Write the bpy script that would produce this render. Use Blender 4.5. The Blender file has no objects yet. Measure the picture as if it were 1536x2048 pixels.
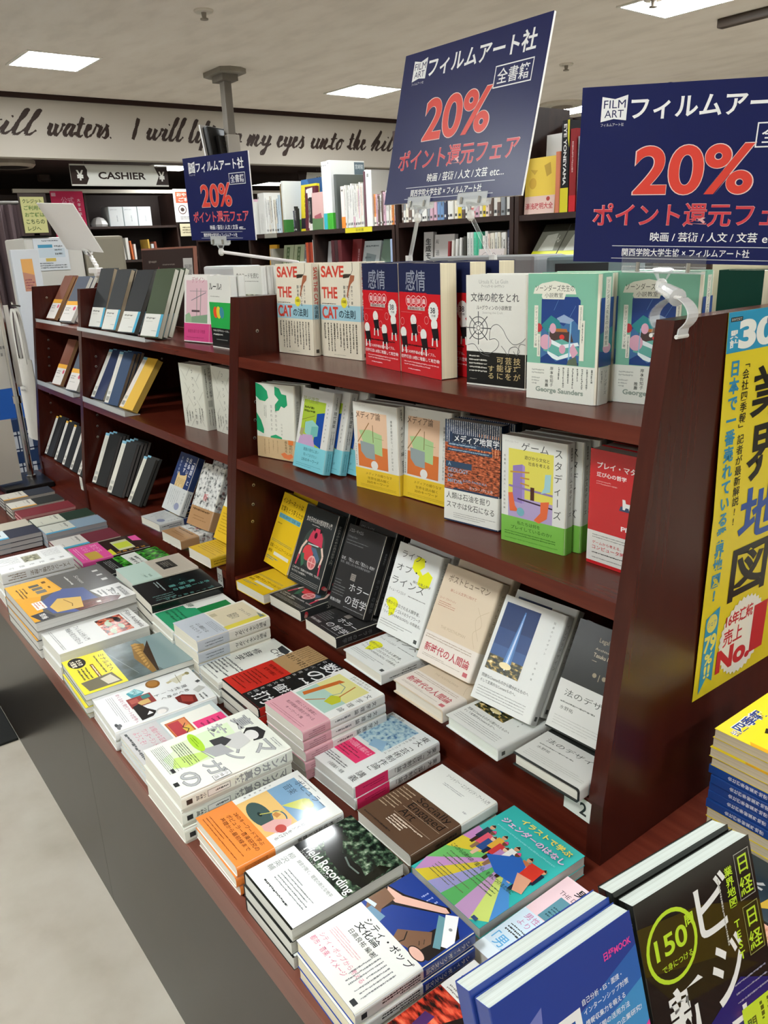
import bpy, math, random
from mathutils import Matrix, Vector
random.seed(7)
D = bpy.data; SC = bpy.context.scene; COL = SC.collection
Z0 = 0.6                      # height of the display bench top; all heights below are measured from it
# ------------------------------------------------------------------ camera, world, exposure
cam = D.cameras.new('camera'); cam_o = D.objects.new('camera', cam); COL.objects.link(cam_o)
cam.sensor_fit = 'VERTICAL'; cam.sensor_height = 36.0; cam.lens = 1599.67 * 36.0 / 2048.0
cam.clip_start = 0.02; cam.clip_end = 60
def cam_axes(roll, pitch, yaw):
    r, p, y = map(math.radians, (roll, pitch, yaw))
    fwd = Vector((math.sin(y) * math.cos(p), math.cos(y) * math.cos(p), -math.sin(p)))
    right = Vector((math.cos(y), -math.sin(y), 0)); up = right.cross(fwd)
    return right * math.cos(r) + up * math.sin(r), up * math.cos(r) - right * math.sin(r), fwd
_r, _u, _f = cam_axes(-2.3611, 18.4323, -53.3938)
cam_o.matrix_world = Matrix(((_r.x, _u.x, -_f.x, 0.59894), (_r.y, _u.y, -_f.y, -0.82252), (_r.z, _u.z, -_f.z, 0.9 + Z0), (0, 0, 0, 1)))
SC.camera = cam_o
SC.view_settings.view_transform = 'Standard'; SC.view_settings.look = 'None'
SC.view_settings.gamma = 1.0; SC.view_settings.exposure = 0.0
try: SC.view_settings.use_curve_mapping = False
except Exception: pass
w = D.worlds.new('world'); SC.world = w; w.use_nodes = True
w.node_tree.nodes['Background'].inputs[0].default_value = (1.0, 0.97, 0.93, 1); w.node_tree.nodes['Background'].inputs[1].default_value = 0.05
PANEL_STRENGTH = 63.0         # ceiling lamp panels
DARK_PANEL_STRENGTH = 20.0

# ------------------------------------------------------------------ materials
def lin(h):
    h = h.lstrip('#'); o = []
    for i in (0, 2, 4):
        c = int(h[i:i + 2], 16) / 255.0
        o.append(c / 12.92 if c <= 0.04045 else ((c + 0.055) / 1.055) ** 2.4)
    return (*o, 1.0)
MATS = {}
def newmat(name):
    m = D.materials.new(name); m.use_nodes = True
    return m, m.node_tree, m.node_tree.nodes['Principled BSDF']
def ink(h, rough=0.42, metal=0.0):
    k = (h, rough, metal)
    if k not in MATS:
        m, nt, b = newmat('print_' + h.strip('#')); b.inputs['Base Color'].default_value = lin(h)
        b.inputs['Roughness'].default_value = rough; b.inputs['Metallic'].default_value = metal
        b.inputs['Specular IOR Level'].default_value = 0.5 if rough < .24 else 0.28
        MATS[k] = m
    return MATS[k]
def tex(nt, kind, scale=(1, 1, 1), rot=(0, 0, 0), coord='Object', **kw):
    tc = nt.nodes.new('ShaderNodeTexCoord'); mp = nt.nodes.new('ShaderNodeMapping'); t = nt.nodes.new('ShaderNodeTex' + kind)
    mp.inputs['Scale'].default_value = scale; mp.inputs['Rotation'].default_value = rot
    nt.links.new(tc.outputs[coord], mp.inputs[0]); nt.links.new(mp.outputs[0], t.inputs[0])
    for k, v in kw.items(): t.inputs[k].default_value = v
    return t
def ramp(nt, src, stops):
    r = nt.nodes.new('ShaderNodeValToRGB'); e = r.color_ramp.elements
    e[0].position, e[0].color = stops[0][0], lin(stops[0][1]); e[1].position, e[1].color = stops[-1][0], lin(stops[-1][1])
    for p, c in stops[1:-1]:
        n = e.new(p); n.color = lin(c)
    nt.links.new(src, r.inputs[0]); return r
def noisemat(name, stops, scale=(1, 1, 1), nscale=8, detail=4, rough=0.4, bump=0.0, kind='Noise', rot=(0, 0, 0), **kw):
    m, nt, b = newmat(name)
    t = tex(nt, kind, scale, rot, Scale=nscale, **({'Detail': detail} if kind == 'Noise' else {}), **kw)
    out = t.outputs[0] if kind != 'Noise' else t.outputs[0]
    r = ramp(nt, out, stops); nt.links.new(r.outputs[0], b.inputs['Base Color']); b.inputs['Roughness'].default_value = rough
    if bump:
        bn = nt.nodes.new('ShaderNodeBump'); bn.inputs['Strength'].default_value = bump; bn.inputs['Distance'].default_value = 0.01
        nt.links.new(out, bn.inputs['Height']); nt.links.new(bn.outputs[0], b.inputs['Normal'])
    return m
WOOD = noisemat('cherry_wood_laminate', [(0.25, '#38130c'), (0.5, '#3f170f'), (0.75, '#461b12')], (40, 40, 1.6), 2.2, 4, 0.27)
WOODH = noisemat('cherry_wood_board', [(0.3, '#4a1a10'), (0.5, '#552014'), (0.7, '#5d271a')], (1.6, 22, 22), 2.2, 5, 0.27)
for _m in (WOOD, WOODH): _m.node_tree.nodes['Principled BSDF'].inputs['Specular IOR Level'].default_value = 0.3
DARKWOOD = noisemat('dark_brown_laminate', [(0.3, '#241510'), (0.7, '#33201a')], (20, 20, 2), 2, 4, 0.4)
CEIL = noisemat('ceiling_board', [(0.35, '#e2d9cf'), (0.5, '#eae1d7'), (0.7, '#eee6dd')], (1, 2.5, 1), 3.0, 6, 0.9)
FLOORM = noisemat('vinyl_floor', [(0.3, '#aba393'), (0.5, '#bbb4a6'), (0.68, '#c4beb1')], (1, 1, 1), 5.0, 6, 0.42)
BEAMM = ink('#b3aca1', 0.8); DARKCEIL = ink('#2b1c17', 0.75); TRIM = ink('#2a1611', 0.6)
STEEL = noisemat('dark_grey_kick_board', [(0.35, '#201a14'), (0.65, '#272019')], (2, 2, 2), 3, 4, 0.3)
STEEL.node_tree.nodes['Principled BSDF'].inputs['Specular IOR Level'].default_value = 0.34
CHROME = ink('#c9c9c9', 0.15, 1.0); BLACKP = ink('#141414', 0.35); GREYM = ink('#6d6a66', 0.4, 0.6)
PAPER = ink('#e6e5dd', 0.6)
def pagesmat(h):
    k = ('pages', h)
    if k not in MATS:
        m, nt, b = newmat('page_edges_' + h.strip('#'))
        t = tex(nt, 'Noise', (1.5, 900, 1.5), Scale=1.0, Detail=2.0)
        c = lin(h); r = nt.nodes.new('ShaderNodeValToRGB'); e = r.color_ramp.elements
        e[0].position = 0.3; e[0].color = (c[0] * 0.8, c[1] * 0.79, c[2] * 0.77, 1); e[1].position = 0.62; e[1].color = c
        nt.links.new(t.outputs[0], r.inputs[0]); nt.links.new(r.outputs[0], b.inputs['Base Color']); b.inputs['Roughness'].default_value = 0.75
        MATS[k] = m
    return MATS[k]
def clearmat(name, h='#ffffff', rough=0.06, alpha=0.75):
    m, nt, b = newmat(name); b.inputs['Base Color'].default_value = lin(h); b.inputs['Roughness'].default_value = rough
    tr = nt.nodes.new('ShaderNodeBsdfTransparent'); mx = nt.nodes.new('ShaderNodeMixShader'); fr = nt.nodes.new('ShaderNodeFresnel')
    fr.inputs[0].default_value = 1.5
    ad = nt.nodes.new('ShaderNodeMath'); ad.operation = 'ADD'; ad.inputs[1].default_value = 1 - alpha; ad.use_clamp = True
    ml = nt.nodes.new('ShaderNodeMath'); ml.operation = 'MULTIPLY'; ml.inputs[1].default_value = 0.6
    nt.links.new(fr.outputs[0], ml.inputs[0]); nt.links.new(ml.outputs[0], ad.inputs[0]); nt.links.new(ad.outputs[0], mx.inputs[0])
    nt.links.new(tr.outputs[0], mx.inputs[1]); nt.links.new(b.outputs[0], mx.inputs[2])
    nt.links.new(mx.outputs[0], nt.nodes['Material Output'].inputs['Surface']); return m
CLEAR = clearmat('clear_plastic', '#eef2f2', 0.05, 0.965); ACRYL = clearmat('clear_acrylic', '#e8eeee', 0.05, 0.985)
MILKY = clearmat('milky_plastic', '#f2f2ee', 0.2, 0.35)
def lamp(name, s, col=(0.95, 0.99, 1.0, 1)):
    m, nt, b = newmat(name); b.inputs['Base Color'].default_value = (0.8, 0.8, 0.8, 1)
    b.inputs['Emission Color'].default_value = col; b.inputs['Emission Strength'].default_value = s
    return m
# printed pictures
LEAFPIC = noisemat('leafy_tree_picture', [(0.36, '#0c1210'), (0.47, '#1d2a22'), (0.55, '#39503c'), (0.63, '#7d8f78'), (0.72, '#c3cfc4')], (1, 1, 1), 95, 6, 0.06)
SPLASH = noisemat('blue_splash_picture', [(0.36, '#3f6d9e'), (0.45, '#8fb4c9'), (0.55, '#b3cfd6'), (0.7, '#c6d9da')], (1, 1, 1), 120, 8, 0.3)
ROCKPIC = noisemat('copper_rubble_picture', [(0.35, '#26130f'), (0.48, '#8c4326'), (0.6, '#c9663d'), (0.75, '#e09a70')], (1, 1, 2.5), 130, 6, 0.25)
CITYPIC = noisemat('city_lights_picture', [(0.4, '#0e1512'), (0.52, '#4a4a2c'), (0.6, '#b99a50'), (0.72, '#f1e2b0')], (1, 1, 2.0), 90, 5, 0.3)
CLOUDPIC = noisemat('grey_blue_cloud_picture', [(0.35, '#46524f'), (0.55, '#68787a'), (0.75, '#8fa0a2')], (1, 1, 1), 14, 4, 0.2)
REDPAINT = noisemat('red_paint_picture', [(0.38, '#1a0d0c'), (0.47, '#8a2418'), (0.56, '#d8452c'), (0.7, '#ee7a55')], (1, 1, 3), 45, 5, 0.2)
FOODPIC = noisemat('red_green_food_picture', [(0.38, '#2a1512'), (0.48, '#a33a22'), (0.56, '#d0583a'), (0.66, '#b9cfb0')], (1, 1, 1), 60, 3, 0.2)
CROWDPIC = noisemat('small_photo_picture', [(0.35, '#3a3a30'), (0.5, '#8a8a70'), (0.65, '#c9c7b0')], (1, 1, 1), 90, 3, 0.3)
GREENPIC = noisemat('green_grid_picture', [(0.4, '#12400f'), (0.55, '#2f8a22'), (0.7, '#6fc44c')], (2, 1, 1), 55, 2, 0.2)
TEALPIC = noisemat('dark_teal_picture', [(0.4, '#0d1717'), (0.6, '#132121'), (0.78, '#4f8f88')], (1, 1, 1), 60, 4, 0.2)
DOODLE = noisemat('ink_doodle_picture', [(0.36, '#4d4f50'), (0.46, '#c8cac8'), (0.6, '#dfe0dc')], (1, 1, 1), 85, 6, 0.25)
CORRU = noisemat('kraft_band', [(0.3, '#b1906a'), (0.7, '#c4a37c')], (1, 1, 30), 20, 3, 0.7)

# ------------------------------------------------------------------ mesh collector
class MB:
    def __init__(s): s.v = []; s.f = []; s.m = []; s.mats = []
    def mi(s, m):
        if isinstance(m, str): m = ink(m)
        if m not in s.mats: s.mats.append(m)
        return s.mats.index(m)
    def face(s, pts, m):
        i = len(s.v); s.v += [tuple(p) for p in pts]; s.f.append(tuple(range(i, i + len(pts)))); s.m.append(s.mi(m)); return s
    def raw(s, vs, fs, m):
        i = len(s.v); s.v += [tuple(p) for p in vs]; k = s.mi(m)
        for f in fs: s.f.append(tuple(i + j for j in f)); s.m.append(k)
        return s
    def box(s, a, b, m):
        x0, y0, z0 = a; x1, y1, z1 = b
        return s.raw([(x0, y0, z0), (x1, y0, z0), (x1, y1, z0), (x0, y1, z0), (x0, y0, z1), (x1, y0, z1), (x1, y1, z1), (x0, y1, z1)],
                     [(0, 3, 2, 1), (4, 5, 6, 7), (0, 1, 5, 4), (1, 2, 6, 5), (2, 3, 7, 6), (3, 0, 4, 7)], m)
    def bevbox(s, a, b, m, r=0.004):
        # box with chamfered vertical and horizontal edges
        import bmesh
        bm = bmesh.new(); bmesh.ops.create_cube(bm, size=1)
        for v in bm.verts:
            for k in range(3): v.co[k] = a[k] if v.co[k] < 0 else b[k]
        bmesh.ops.bevel(bm, geom=bm.edges[:], offset=r, segments=2, affect='EDGES', profile=0.6)
        bm.verts.index_update(); s.raw([v.co[:] for v in bm.verts], [[v.index for v in f.verts] for f in bm.faces], m); bm.free(); return s
    def prism(s, prof, axis, t0, t1, m):
        # profile in the two other axes, extruded along axis
        n = len(prof)
        def P(p, t): return {0: (t, p[0], p[1]), 1: (p[0], t, p[1]), 2: (p[0], p[1], t)}[axis]
        vs = [P(p, t0) for p in prof] + [P(p, t1) for p in prof]
        fs = [tuple(range(n))[::-1], tuple(range(n, 2 * n))] + [(i, (i + 1) % n, n + (i + 1) % n, n + i) for i in range(n)]
        return s.raw(vs, fs, m)
    def tube(s, pts, r, m, seg=10, caps=True):
        pts = [Vector(p) for p in pts]; rr = r if isinstance(r, (list, tuple)) else [r] * len(pts)
        rings = []; ref = None
        for i, p in enumerate(pts):
            d = (pts[min(i + 1, len(pts) - 1)] - pts[max(i - 1, 0)]).normalized()
            if ref is None: ref = d.orthogonal().normalized()
            a = (ref - d * ref.dot(d)).normalized(); b = d.cross(a); ref = a
            rings.append([p + (a * math.cos(2 * math.pi * k / seg) + b * math.sin(2 * math.pi * k / seg)) * rr[i] for k in range(seg)])
        vs = [v for r_ in rings for v in r_]
        fs = [(i * seg + k, i * seg + (k + 1) % seg, (i + 1) * seg + (k + 1) % seg, (i + 1) * seg + k) for i in range(len(pts) - 1) for k in range(seg)]
        if caps: fs += [tuple(range(seg))[::-1], tuple(range((len(pts) - 1) * seg, len(pts) * seg))]
        return s.raw(vs, fs, m)
    def lathe(s, c, prof, m, seg=20):
        # prof: (radius, z)
        vs = [(c[0] + r * math.cos(2 * math.pi * k / seg), c[1] + r * math.sin(2 * math.pi * k / seg), c[2] + z) for r, z in prof for k in range(seg)]
        fs = [(i * seg + k, i * seg + (k + 1) % seg, (i + 1) * seg + (k + 1) % seg, (i + 1) * seg + k) for i in range(len(prof) - 1) for k in range(seg)]
        fs += [tuple(range(seg))[::-1], tuple(range((len(prof) - 1) * seg, len(prof) * seg))]
        return s.raw(vs, fs, m)
    def disc(s, c, r, nrm, m, seg=10):
        n = Vector(nrm).normalized(); a = n.orthogonal().normalized(); b = n.cross(a)
        return s.face([Vector(c) + (a * math.cos(2 * math.pi * k / seg) + b * math.sin(2 * math.pi * k / seg)) * r for k in range(seg)], m)
    def mesh(s, name):
        me = D.meshes.new(name); me.from_pydata(s.v, [], s.f)
        for m in s.mats: me.materials.append(m)
        me.polygons.foreach_set('material_index', s.m); me.update(); return me
    def build(s, name, parent=None, label=None, cat=None, group=None, kind=None, mat=None):
        return link(name, s.mesh(name), parent, label, cat, group, kind, mat)
def props(o, label=None, cat=None, group=None, kind=None):
    for k, v in (('label', label), ('category', cat), ('group', group), ('kind', kind)):
        if v: o[k] = v
    return o
def link(name, me, parent=None, label=None, cat=None, group=None, kind=None, mat=None):
    o = D.objects.new(name, me); COL.objects.link(o)
    if parent is not None: o.parent = parent
    else: o.matrix_world = (mat if mat is not None else Matrix.Translation((0, 0, Z0)))
    return props(o, label, cat, group, kind)
def thing(name, label, cat, mat=None, group=None):
    o = D.objects.new(name, None); COL.objects.link(o); o.empty_display_size = 0.05
    o.matrix_world = mat if mat is not None else Matrix.Translation((0, 0, Z0))
    return props(o, label, cat, group)
def struct(name, mb): return mb.build(name, kind='structure', label=None)

# ------------------------------------------------------------------ lettering and flat printed shapes
_fc = D.curves.new('lettering', 'FONT'); _fo = D.objects.new('lettering', _fc); GL = {}
def glyphs(text, wt=0.0, res=3, shear=0.0):
    k = (text, wt, res, shear)
    if k not in GL:
        _fc.body = text; _fc.offset = wt; _fc.resolution_u = res; _fc.shear = shear
        m = _fo.to_mesh(); GL[k] = ([(v.co.x, v.co.y) for v in m.vertices], [tuple(p.vertices) for p in m.polygons]); _fo.to_mesh_clear()
    return GL[k]
ROTATE = set('ー〜（）「」()『』…―-')
class Art:
    """prints flat ops on a plane: fn(fx, fy, lift) -> point, fractions from the top-left corner; W, H the real size"""
    def __init__(s, mb, fn, W, H, lift=0.00012, step=0.00002, rough=0.42):
        s.mb = mb; s.fn = fn; s.W = W; s.H = H; s.k = lift; s.step = step; s.rough = rough
    def c(s, col): return ink(col, s.rough) if isinstance(col, str) else col
    def poly(s, pts, col):
        a = sum(pts[i][0] * pts[(i + 1) % len(pts)][1] - pts[(i + 1) % len(pts)][0] * pts[i][1] for i in range(len(pts)))
        if a > 0: pts = pts[::-1]      # fractions run downwards: clockwise there is counter-clockwise here
        s.mb.face([s.fn(x, y, s.k) for x, y in pts], s.c(col))
    def put(s, vf, x0, y0, x1, y1, col, rot=0):
        vs, fs = vf
        if not vs: return
        if rot: 
            for _ in range(rot % 4): vs = [(y, -x) for x, y in vs]
        ax, bx = min(v[0] for v in vs), max(v[0] for v in vs); ay, by = min(v[1] for v in vs), max(v[1] for v in vs)
        sx = (x1 - x0) / max(bx - ax, 1e-6); sy = (y1 - y0) / max(by - ay, 1e-6)
        s.mb.raw([s.fn(x0 + (vx - ax) * sx, y1 - (vy - ay) * sy, s.k) for vx, vy in vs], fs, s.c(col))
    def ops(s, L):
        for o in L:
            k = o[0]; s.k += s.step
            if k == 'r': s.poly([(o[1], o[2]), (o[3], o[2]), (o[3], o[4]), (o[1], o[4])], o[5])
            elif k == 'p': s.poly(o[2], o[1])
            elif k == 'e':
                n = o[6] if len(o) > 6 else 24
                s.poly([(o[1] + o[3] * math.cos(2 * math.pi * i / n), o[2] + o[4] * math.sin(2 * math.pi * i / n)) for i in range(n)], o[5])
            elif k == 'star':      # scalloped badge
                n = o[6] if len(o) > 6 else 40
                s.poly([(o[1] + o[3] * (1 if i % 2 else 0.93) * math.cos(2 * math.pi * i / n), o[2] + o[4] * (1 if i % 2 else 0.93) * math.sin(2 * math.pi * i / n)) for i in range(n)], o[5])
            elif k == 'ring':
                n = 32; q = o[5]
                for i in range(n):
                    a, b = 2 * math.pi * i / n, 2 * math.pi * (i + 1) / n
                    s.poly([(o[1] + o[3] * math.cos(a), o[2] + o[4] * math.sin(a)), (o[1] + o[3] * math.cos(b), o[2] + o[4] * math.sin(b)),
                            (o[1] + (o[3] - q) * math.cos(b), o[2] + (o[4] - q * s.W / s.H) * math.sin(b)), (o[1] + (o[3] - q) * math.cos(a), o[2] + (o[4] - q * s.W / s.H) * math.sin(a))], o[6])
            elif k == 'l':
                for (xa, ya), (xb, yb) in zip(o[3], o[3][1:]):
                    dx, dy = (xb - xa) * s.W, (yb - ya) * s.H; n = math.hypot(dx, dy) or 1; hx, hy = -dy / n * o[2] / 2 * s.W, dx / n * o[2] / 2 * s.W
                    s.poly([(xa + hx / s.W, ya + hy / s.H), (xb + hx / s.W, yb + hy / s.H), (xb - hx / s.W, yb - hy / s.H), (xa - hx / s.W, ya - hy / s.H)], o[1])
            elif k == 't':
                s.put(glyphs(o[1], o[7] if len(o) > 7 else 0.0, 7 if len(o[1]) <= 4 and o[1].isascii() else 3, o[8] if len(o) > 8 else 0.0), o[2], o[3], o[4], o[5], o[6])
            elif k == 'tr':        # text turned by quarter turns clockwise
                s.put(glyphs(o[1], o[8] if len(o) > 8 else 0.0), o[2], o[3], o[4], o[5], o[6], o[7])
            elif k == 'v':         # vertical text: v, text, xc, y0, y1, width, col, weight
                t = o[1]; n = len(t); ch = (o[4] - o[3]) / n; wt = o[7] if len(o) > 7 else 0.0; em = o[5]
                eh = min(ch * 0.96, em * s.W / s.H)
                for i, g in enumerate(t):
                    if g == ' ': continue
                    vs, fs = glyphs(g, wt, 2)
                    if not vs: continue
                    if ord(g) < 0x2000:
                        ax = (min(v[0] for v in vs) + max(v[0] for v in vs)) / 2 - 0.5; vs = [(v[0] - ax, v[1]) for v in vs]
                    q = [(v[0] - 0.5, v[1] - 0.38) for v in vs]
                    if g in ROTATE: q = [(b, -a) for a, b in q]
                    cy = o[3] + ch * (i + 0.5)
                    s.mb.raw([s.fn(o[2] + a * em, cy - b * eh, s.k) for a, b in q], fs, s.c(o[6]))
            elif k == 'g':         # rows of tiny illegible print: g, x0, y0, x1, y1, n, col, 'h'|'v', fill
                rnd = random.Random(int(o[1] * 997 + o[2] * 7919 + o[5])); vert = len(o) > 7 and o[7] == 'v'; fill = o[8] if len(o) > 8 else 0.5
                for i in range(o[5]):
                    if vert: a0, a1, b0, b1 = o[2], o[4], o[3] - (o[3] - o[1]) * (i + 0.5 + fill / 2) / o[5], o[3] - (o[3] - o[1]) * (i + 0.5 - fill / 2) / o[5]
                    else: a0, a1, b0, b1 = o[1], o[3], o[2] + (o[4] - o[2]) * (i + 0.5 - fill / 2) / o[5], o[2] + (o[4] - o[2]) * (i + 0.5 + fill / 2) / o[5]
                    end = a0 + (a1 - a0) * (1 if rnd.random() < 0.6 else rnd.uniform(0.5, 0.95)); a = a0; em = (b1 - b0) * ((s.W / s.H) if vert else (s.H / s.W))
                    while a < end:
                        e = min(a + em * rnd.choice((0.6, 0.85, 0.85, 1.7)), end)
                        t0 = b0 + (b1 - b0) * rnd.choice((0, 0, .12, .25)); t1 = b1 - (b1 - b0) * rnd.choice((0, 0, .12, .3))
                        s.poly([(t0, a), (t1, a), (t1, e), (t0, e)] if vert else [(a, t0), (e, t0), (e, t1), (a, t1)], o[6]); a = e + em * 0.25
# ------------------------------------------------------------------ the room
CZ = 2.1; CD = 1.66; XB = -6.4; XW = -9.6; YF = 9.5; YN = -5.5; XN = 4.5
struct('floor', MB().box((XW, YN, -0.7), (XN, YF, -0.6), FLOORM))
struct('ceiling', MB().box((XB, YN, CZ), (XN, YF, CZ + 0.08), CEIL))
struct('ceiling_low', MB().box((XW, YN, CD), (XB - 0.12, YF, CD + 0.08), DARKCEIL))
struct('wall_back', MB().box((XW - 0.1, YN, -0.6), (XW, YF, CD + 0.2), ink('#3a2a24', 0.7)))
struct('wall_far', MB().box((XW, YF, -0.6), (XN, YF + 0.1, CZ + 0.1), ink('#6b5a4c', 0.8)))
struct('wall_near', MB().box((XW, YN - 0.1, -0.6), (XN, YN, CZ + 0.1), ink('#cfc8bb', 0.8)))
struct('wall_camera_side', MB().box((XN, YN, -0.6), (XN + 0.1, YF, CZ + 0.1), ink('#cfc8bb', 0.8)))
struct('beam_white', MB().box((XB - 0.12, YN, CD - 0.01), (XB, 6.35, CZ), BEAMM))
struct('beam_brown', MB().box((XB - 0.12, 6.35, CD - 0.01), (XB, YF, CZ), ink('#4a382f', 0.7)))
struct('trim_1', MB().box((XB - 0.005, YN, CZ - 0.036), (XB + 0.022, YF, CZ), TRIM))
# brush-script quotation painted on the beam; strokes are drawn letter by letter as ribbons of changing width
ST = {  # letter: advance, strokes in a unit x-height grid (slanted later)
 't': (.55, [[(.0, .35), (.15, .2), (.3, 1.5)], [(.3, 1.5), (.2, .3), (.3, .0), (.5, .15)], [(.05, .95), (.5, 1.05)]]),
 'i': (.42, [[(.0, .3), (.18, .95)], [(.18, .95), (.12, .2), (.22, .0), (.42, .3)], [(.27, 1.3), (.31, 1.38)]]),
 'l': (.45, [[(.0, .3), (.25, 1.2), (.38, 1.85), (.28, 1.85), (.13, .8), (.12, .1), (.25, .0), (.45, .35)]]),
 'w': (.95, [[(.0, .5), (.15, .95), (.12, .3), (.22, .02), (.45, .5), (.5, .9), (.45, .3), (.55, .02), (.8, .5), (.82, .95), (.95, .8)]]),
 'a': (.68, [[(.5, .85), (.3, .95), (.08, .4), (.15, .02), (.35, .3), (.55, .95), (.45, .25), (.52, .02), (.68, .3)]]),
 'e': (.55, [[(.0, .3), (.3, .6), (.38, .9), (.22, .95), (.1, .4), (.2, .02), (.4, .1), (.55, .35)]]),
 'r': (.52, [[(.0, .3), (.15, 1.05), (.2, .9), (.42, .92), (.36, .3), (.4, .02), (.52, .25)]]),
 's': (.5, [[(.0, .25), (.28, 1.05), (.26, .8), (.38, .35), (.28, .0), (.08, .08)]]),
 '.': (.3, [[(.1, .0), (.15, .07)]]),
 'I': (.4, [[(.22, 1.7), (.2, .8), (.16, .0)]]),
 'f': (.5, [[(.0, .3), (.3, 1.2), (.4, 1.8), (.3, 1.8), (.18, .8), (.1, -.6), (.22, -.3), (.25, .1), (.5, .35)]]),
 'u': (.7, [[(.0, .4), (.14, .95), (.1, .3), (.22, .02), (.42, .4), (.52, .95), (.46, .25), (.55, .02), (.7, .3)]]),
 'p': (.62, [[(.0, .3), (.18, .95), (.05, -.7)], [(.18, .8), (.4, .98), (.45, .5), (.3, .05), (.15, .15), (.62, .3)]]),
 'm': (.98, [[(.0, .4), (.15, .95), (.08, .0), (.32, .95), (.38, .85), (.32, .0), (.58, .95), (.66, .85), (.6, .2), (.7, .0), (.98, .35)]]),
 'y': (.68, [[(.0, .5), (.14, .95), (.12, .3), (.24, .1), (.46, .5), (.54, .95), (.35, -.5), (.18, -.75), (.15, -.5), (.68, .25)]]),
 'n': (.7, [[(.0, .4), (.15, .95), (.08, .0), (.36, .92), (.44, .85), (.36, .2), (.46, .0), (.7, .3)]]),
 'o': (.55, [[(.3, .95), (.1, .6), (.12, .05), (.32, .1), (.42, .6), (.3, .95), (.55, .8)]]),
 'h': (.72, [[(.0, .4), (.3, 1.75), (.36, 1.75), (.1, .0), (.36, .9), (.45, .85), (.38, .2), (.46, .0), (.72, .35)]])}
def smooth(p, n=5):
    out = []
    for i in range(len(p) - 1):
        a, b, c, d = p[max(i - 1, 0)], p[i], p[i + 1], p[min(i + 2, len(p) - 1)]
        for k in range(n):
            t = k / n; out.append(tuple(0.5 * (2 * b[j] + (c[j] - a[j]) * t + (2 * a[j] - 5 * b[j] + 4 * c[j] - d[j]) * t * t + (3 * b[j] - a[j] - 3 * c[j] + d[j]) * t ** 3) for j in (0, 1)))
    return out + [p[-1]]
quote = MB(); BR = ink('#33251f', 0.6); qs = 0.092
def script_word(word, y0, y1, base):
    x = 0; strokes = []
    for ch in word:
        adv, ss = ST[ch]; strokes += [[(x + px + 0.25 * py, py) for px, py in st] for st in ss]; x += adv
    tot = x + 0.1; k = (y1 - y0) / tot
    for i, st in enumerate(strokes):
        p = [(y0 + a * k, base + b * qs) for a, b in smooth(st)]
        for j in range(len(p) - 1):
            (ya, za), (yb, zb) = p[j], p[j + 1]; dz = zb - za; dy = yb - ya; L = math.hypot(dy, dz) or 1e-6
            wd = 0.0065 + 0.0085 * max(0, -dz / L) + 0.002 * math.sin(j * 1.3); ny, nz = -dz / L * wd, dy / L * wd
            e = 0.25; ya -= dy * e; za -= dz * e; yb += dy * e; zb += dz * e
            X = XB + 0.0012 + (i % 5) * 0.00006 + j * 0.000002
            quote.face([(X, ya + ny, za + nz), (X, ya - ny, za - nz), (X, yb - ny, zb - nz), (X, yb + ny, zb + nz)], BR)
for wd, a, b, z in (('still', .70, 1.19, 1.812), ('waters.', 1.26, 1.80, 1.812), ('I', 1.93, 2.0, 1.812), ('will', 2.06, 2.40, 1.812), ('lift', 2.44, 2.70, 1.806), ('up', 2.74, 2.96, 1.803),
                    ('my', 3.0, 3.26, 1.80), ('eyes', 3.31, 3.62, 1.80), ('unto', 3.68, 4.06, 1.80), ('the', 4.11, 4.34, 1.806), ('hills.', 4.39, 4.90, 1.806)):
    script_word(wd, a, b, z)
quote.build('beam_lettering', label='brown brush-script quotation running along the white ceiling beam', cat='lettering')
# ------------------------------------------------------------------ ceiling lamps
LM = lamp('lit_lamp_panel', PANEL_STRENGTH); LD = lamp('lit_far_lamp_panel', DARK_PANEL_STRENGTH)
def ceiling_lamp(x, y, z, s, mat, label, rot=0.0):
    t = thing('ceiling_lamp', label, 'ceiling light', Matrix.Translation((x, y, z + Z0)) @ Matrix.Rotation(rot, 4, 'Z'), 'square lamp panels in the ceiling')
    h = s / 2; f = MB(); b = 0.018
    f.box((-h - b, -h - b, -0.008), (-h, h + b, 0), '#e9e6df').box((h, -h - b, -0.008), (h + b, h + b, 0), '#e9e6df').box((-h, -h - b, -0.008), (h, -h, 0), '#e9e6df').box((-h, h, -0.008), (h, h + b, 0), '#e9e6df')
    f.build('frame', t); MB().box((-h, -h, -0.006), (h, h, -0.001), mat).build('diffuser', t); return t
ceiling_lamp(-5.23, 1.03, CZ, .43, LM, 'square lit lamp panel in the pale ceiling above the cashier side', 0.03)
ceiling_lamp(-5.25, 3.49, CZ, .43, LM, 'square lit lamp panel in the pale ceiling beside the tallest sign', 0.03)
ceiling_lamp(-2.40, 3.55, CZ, .43, LM, 'square lit lamp panel with a sprinkler in front, nearest the right edge', 0.03)
for i, (x, y) in enumerate([(-2.53, .97), (-2.6, -1.5), (0.05, 1.03), (0.05, 3.5), (0.05, -1.5), (-5.2, -1.5), (-5.2, 6.0), (-2.5, 6.0), (2.6, 1.03), (2.6, -1.5), (2.6, 3.5), (-2.6, -4.0), (0.05, -4.0)]):
    ceiling_lamp(x, y, CZ, .43, LM, 'square lit lamp panel of the same ceiling grid, out of the picture above the shop')
for x, y, lab in ((-6.98, 2.48, 'lit lamp panel in the dark low ceiling right of the CASHIER sign'), (-6.9, 4.76, 'lit lamp panel in the dark low ceiling beside the tallest sign'), (-8.5, 4.5, 'small lit lamp panel in the dark low ceiling behind the row of tall books')):
    ceiling_lamp(x, y, CD, .42, LD, lab)
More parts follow.
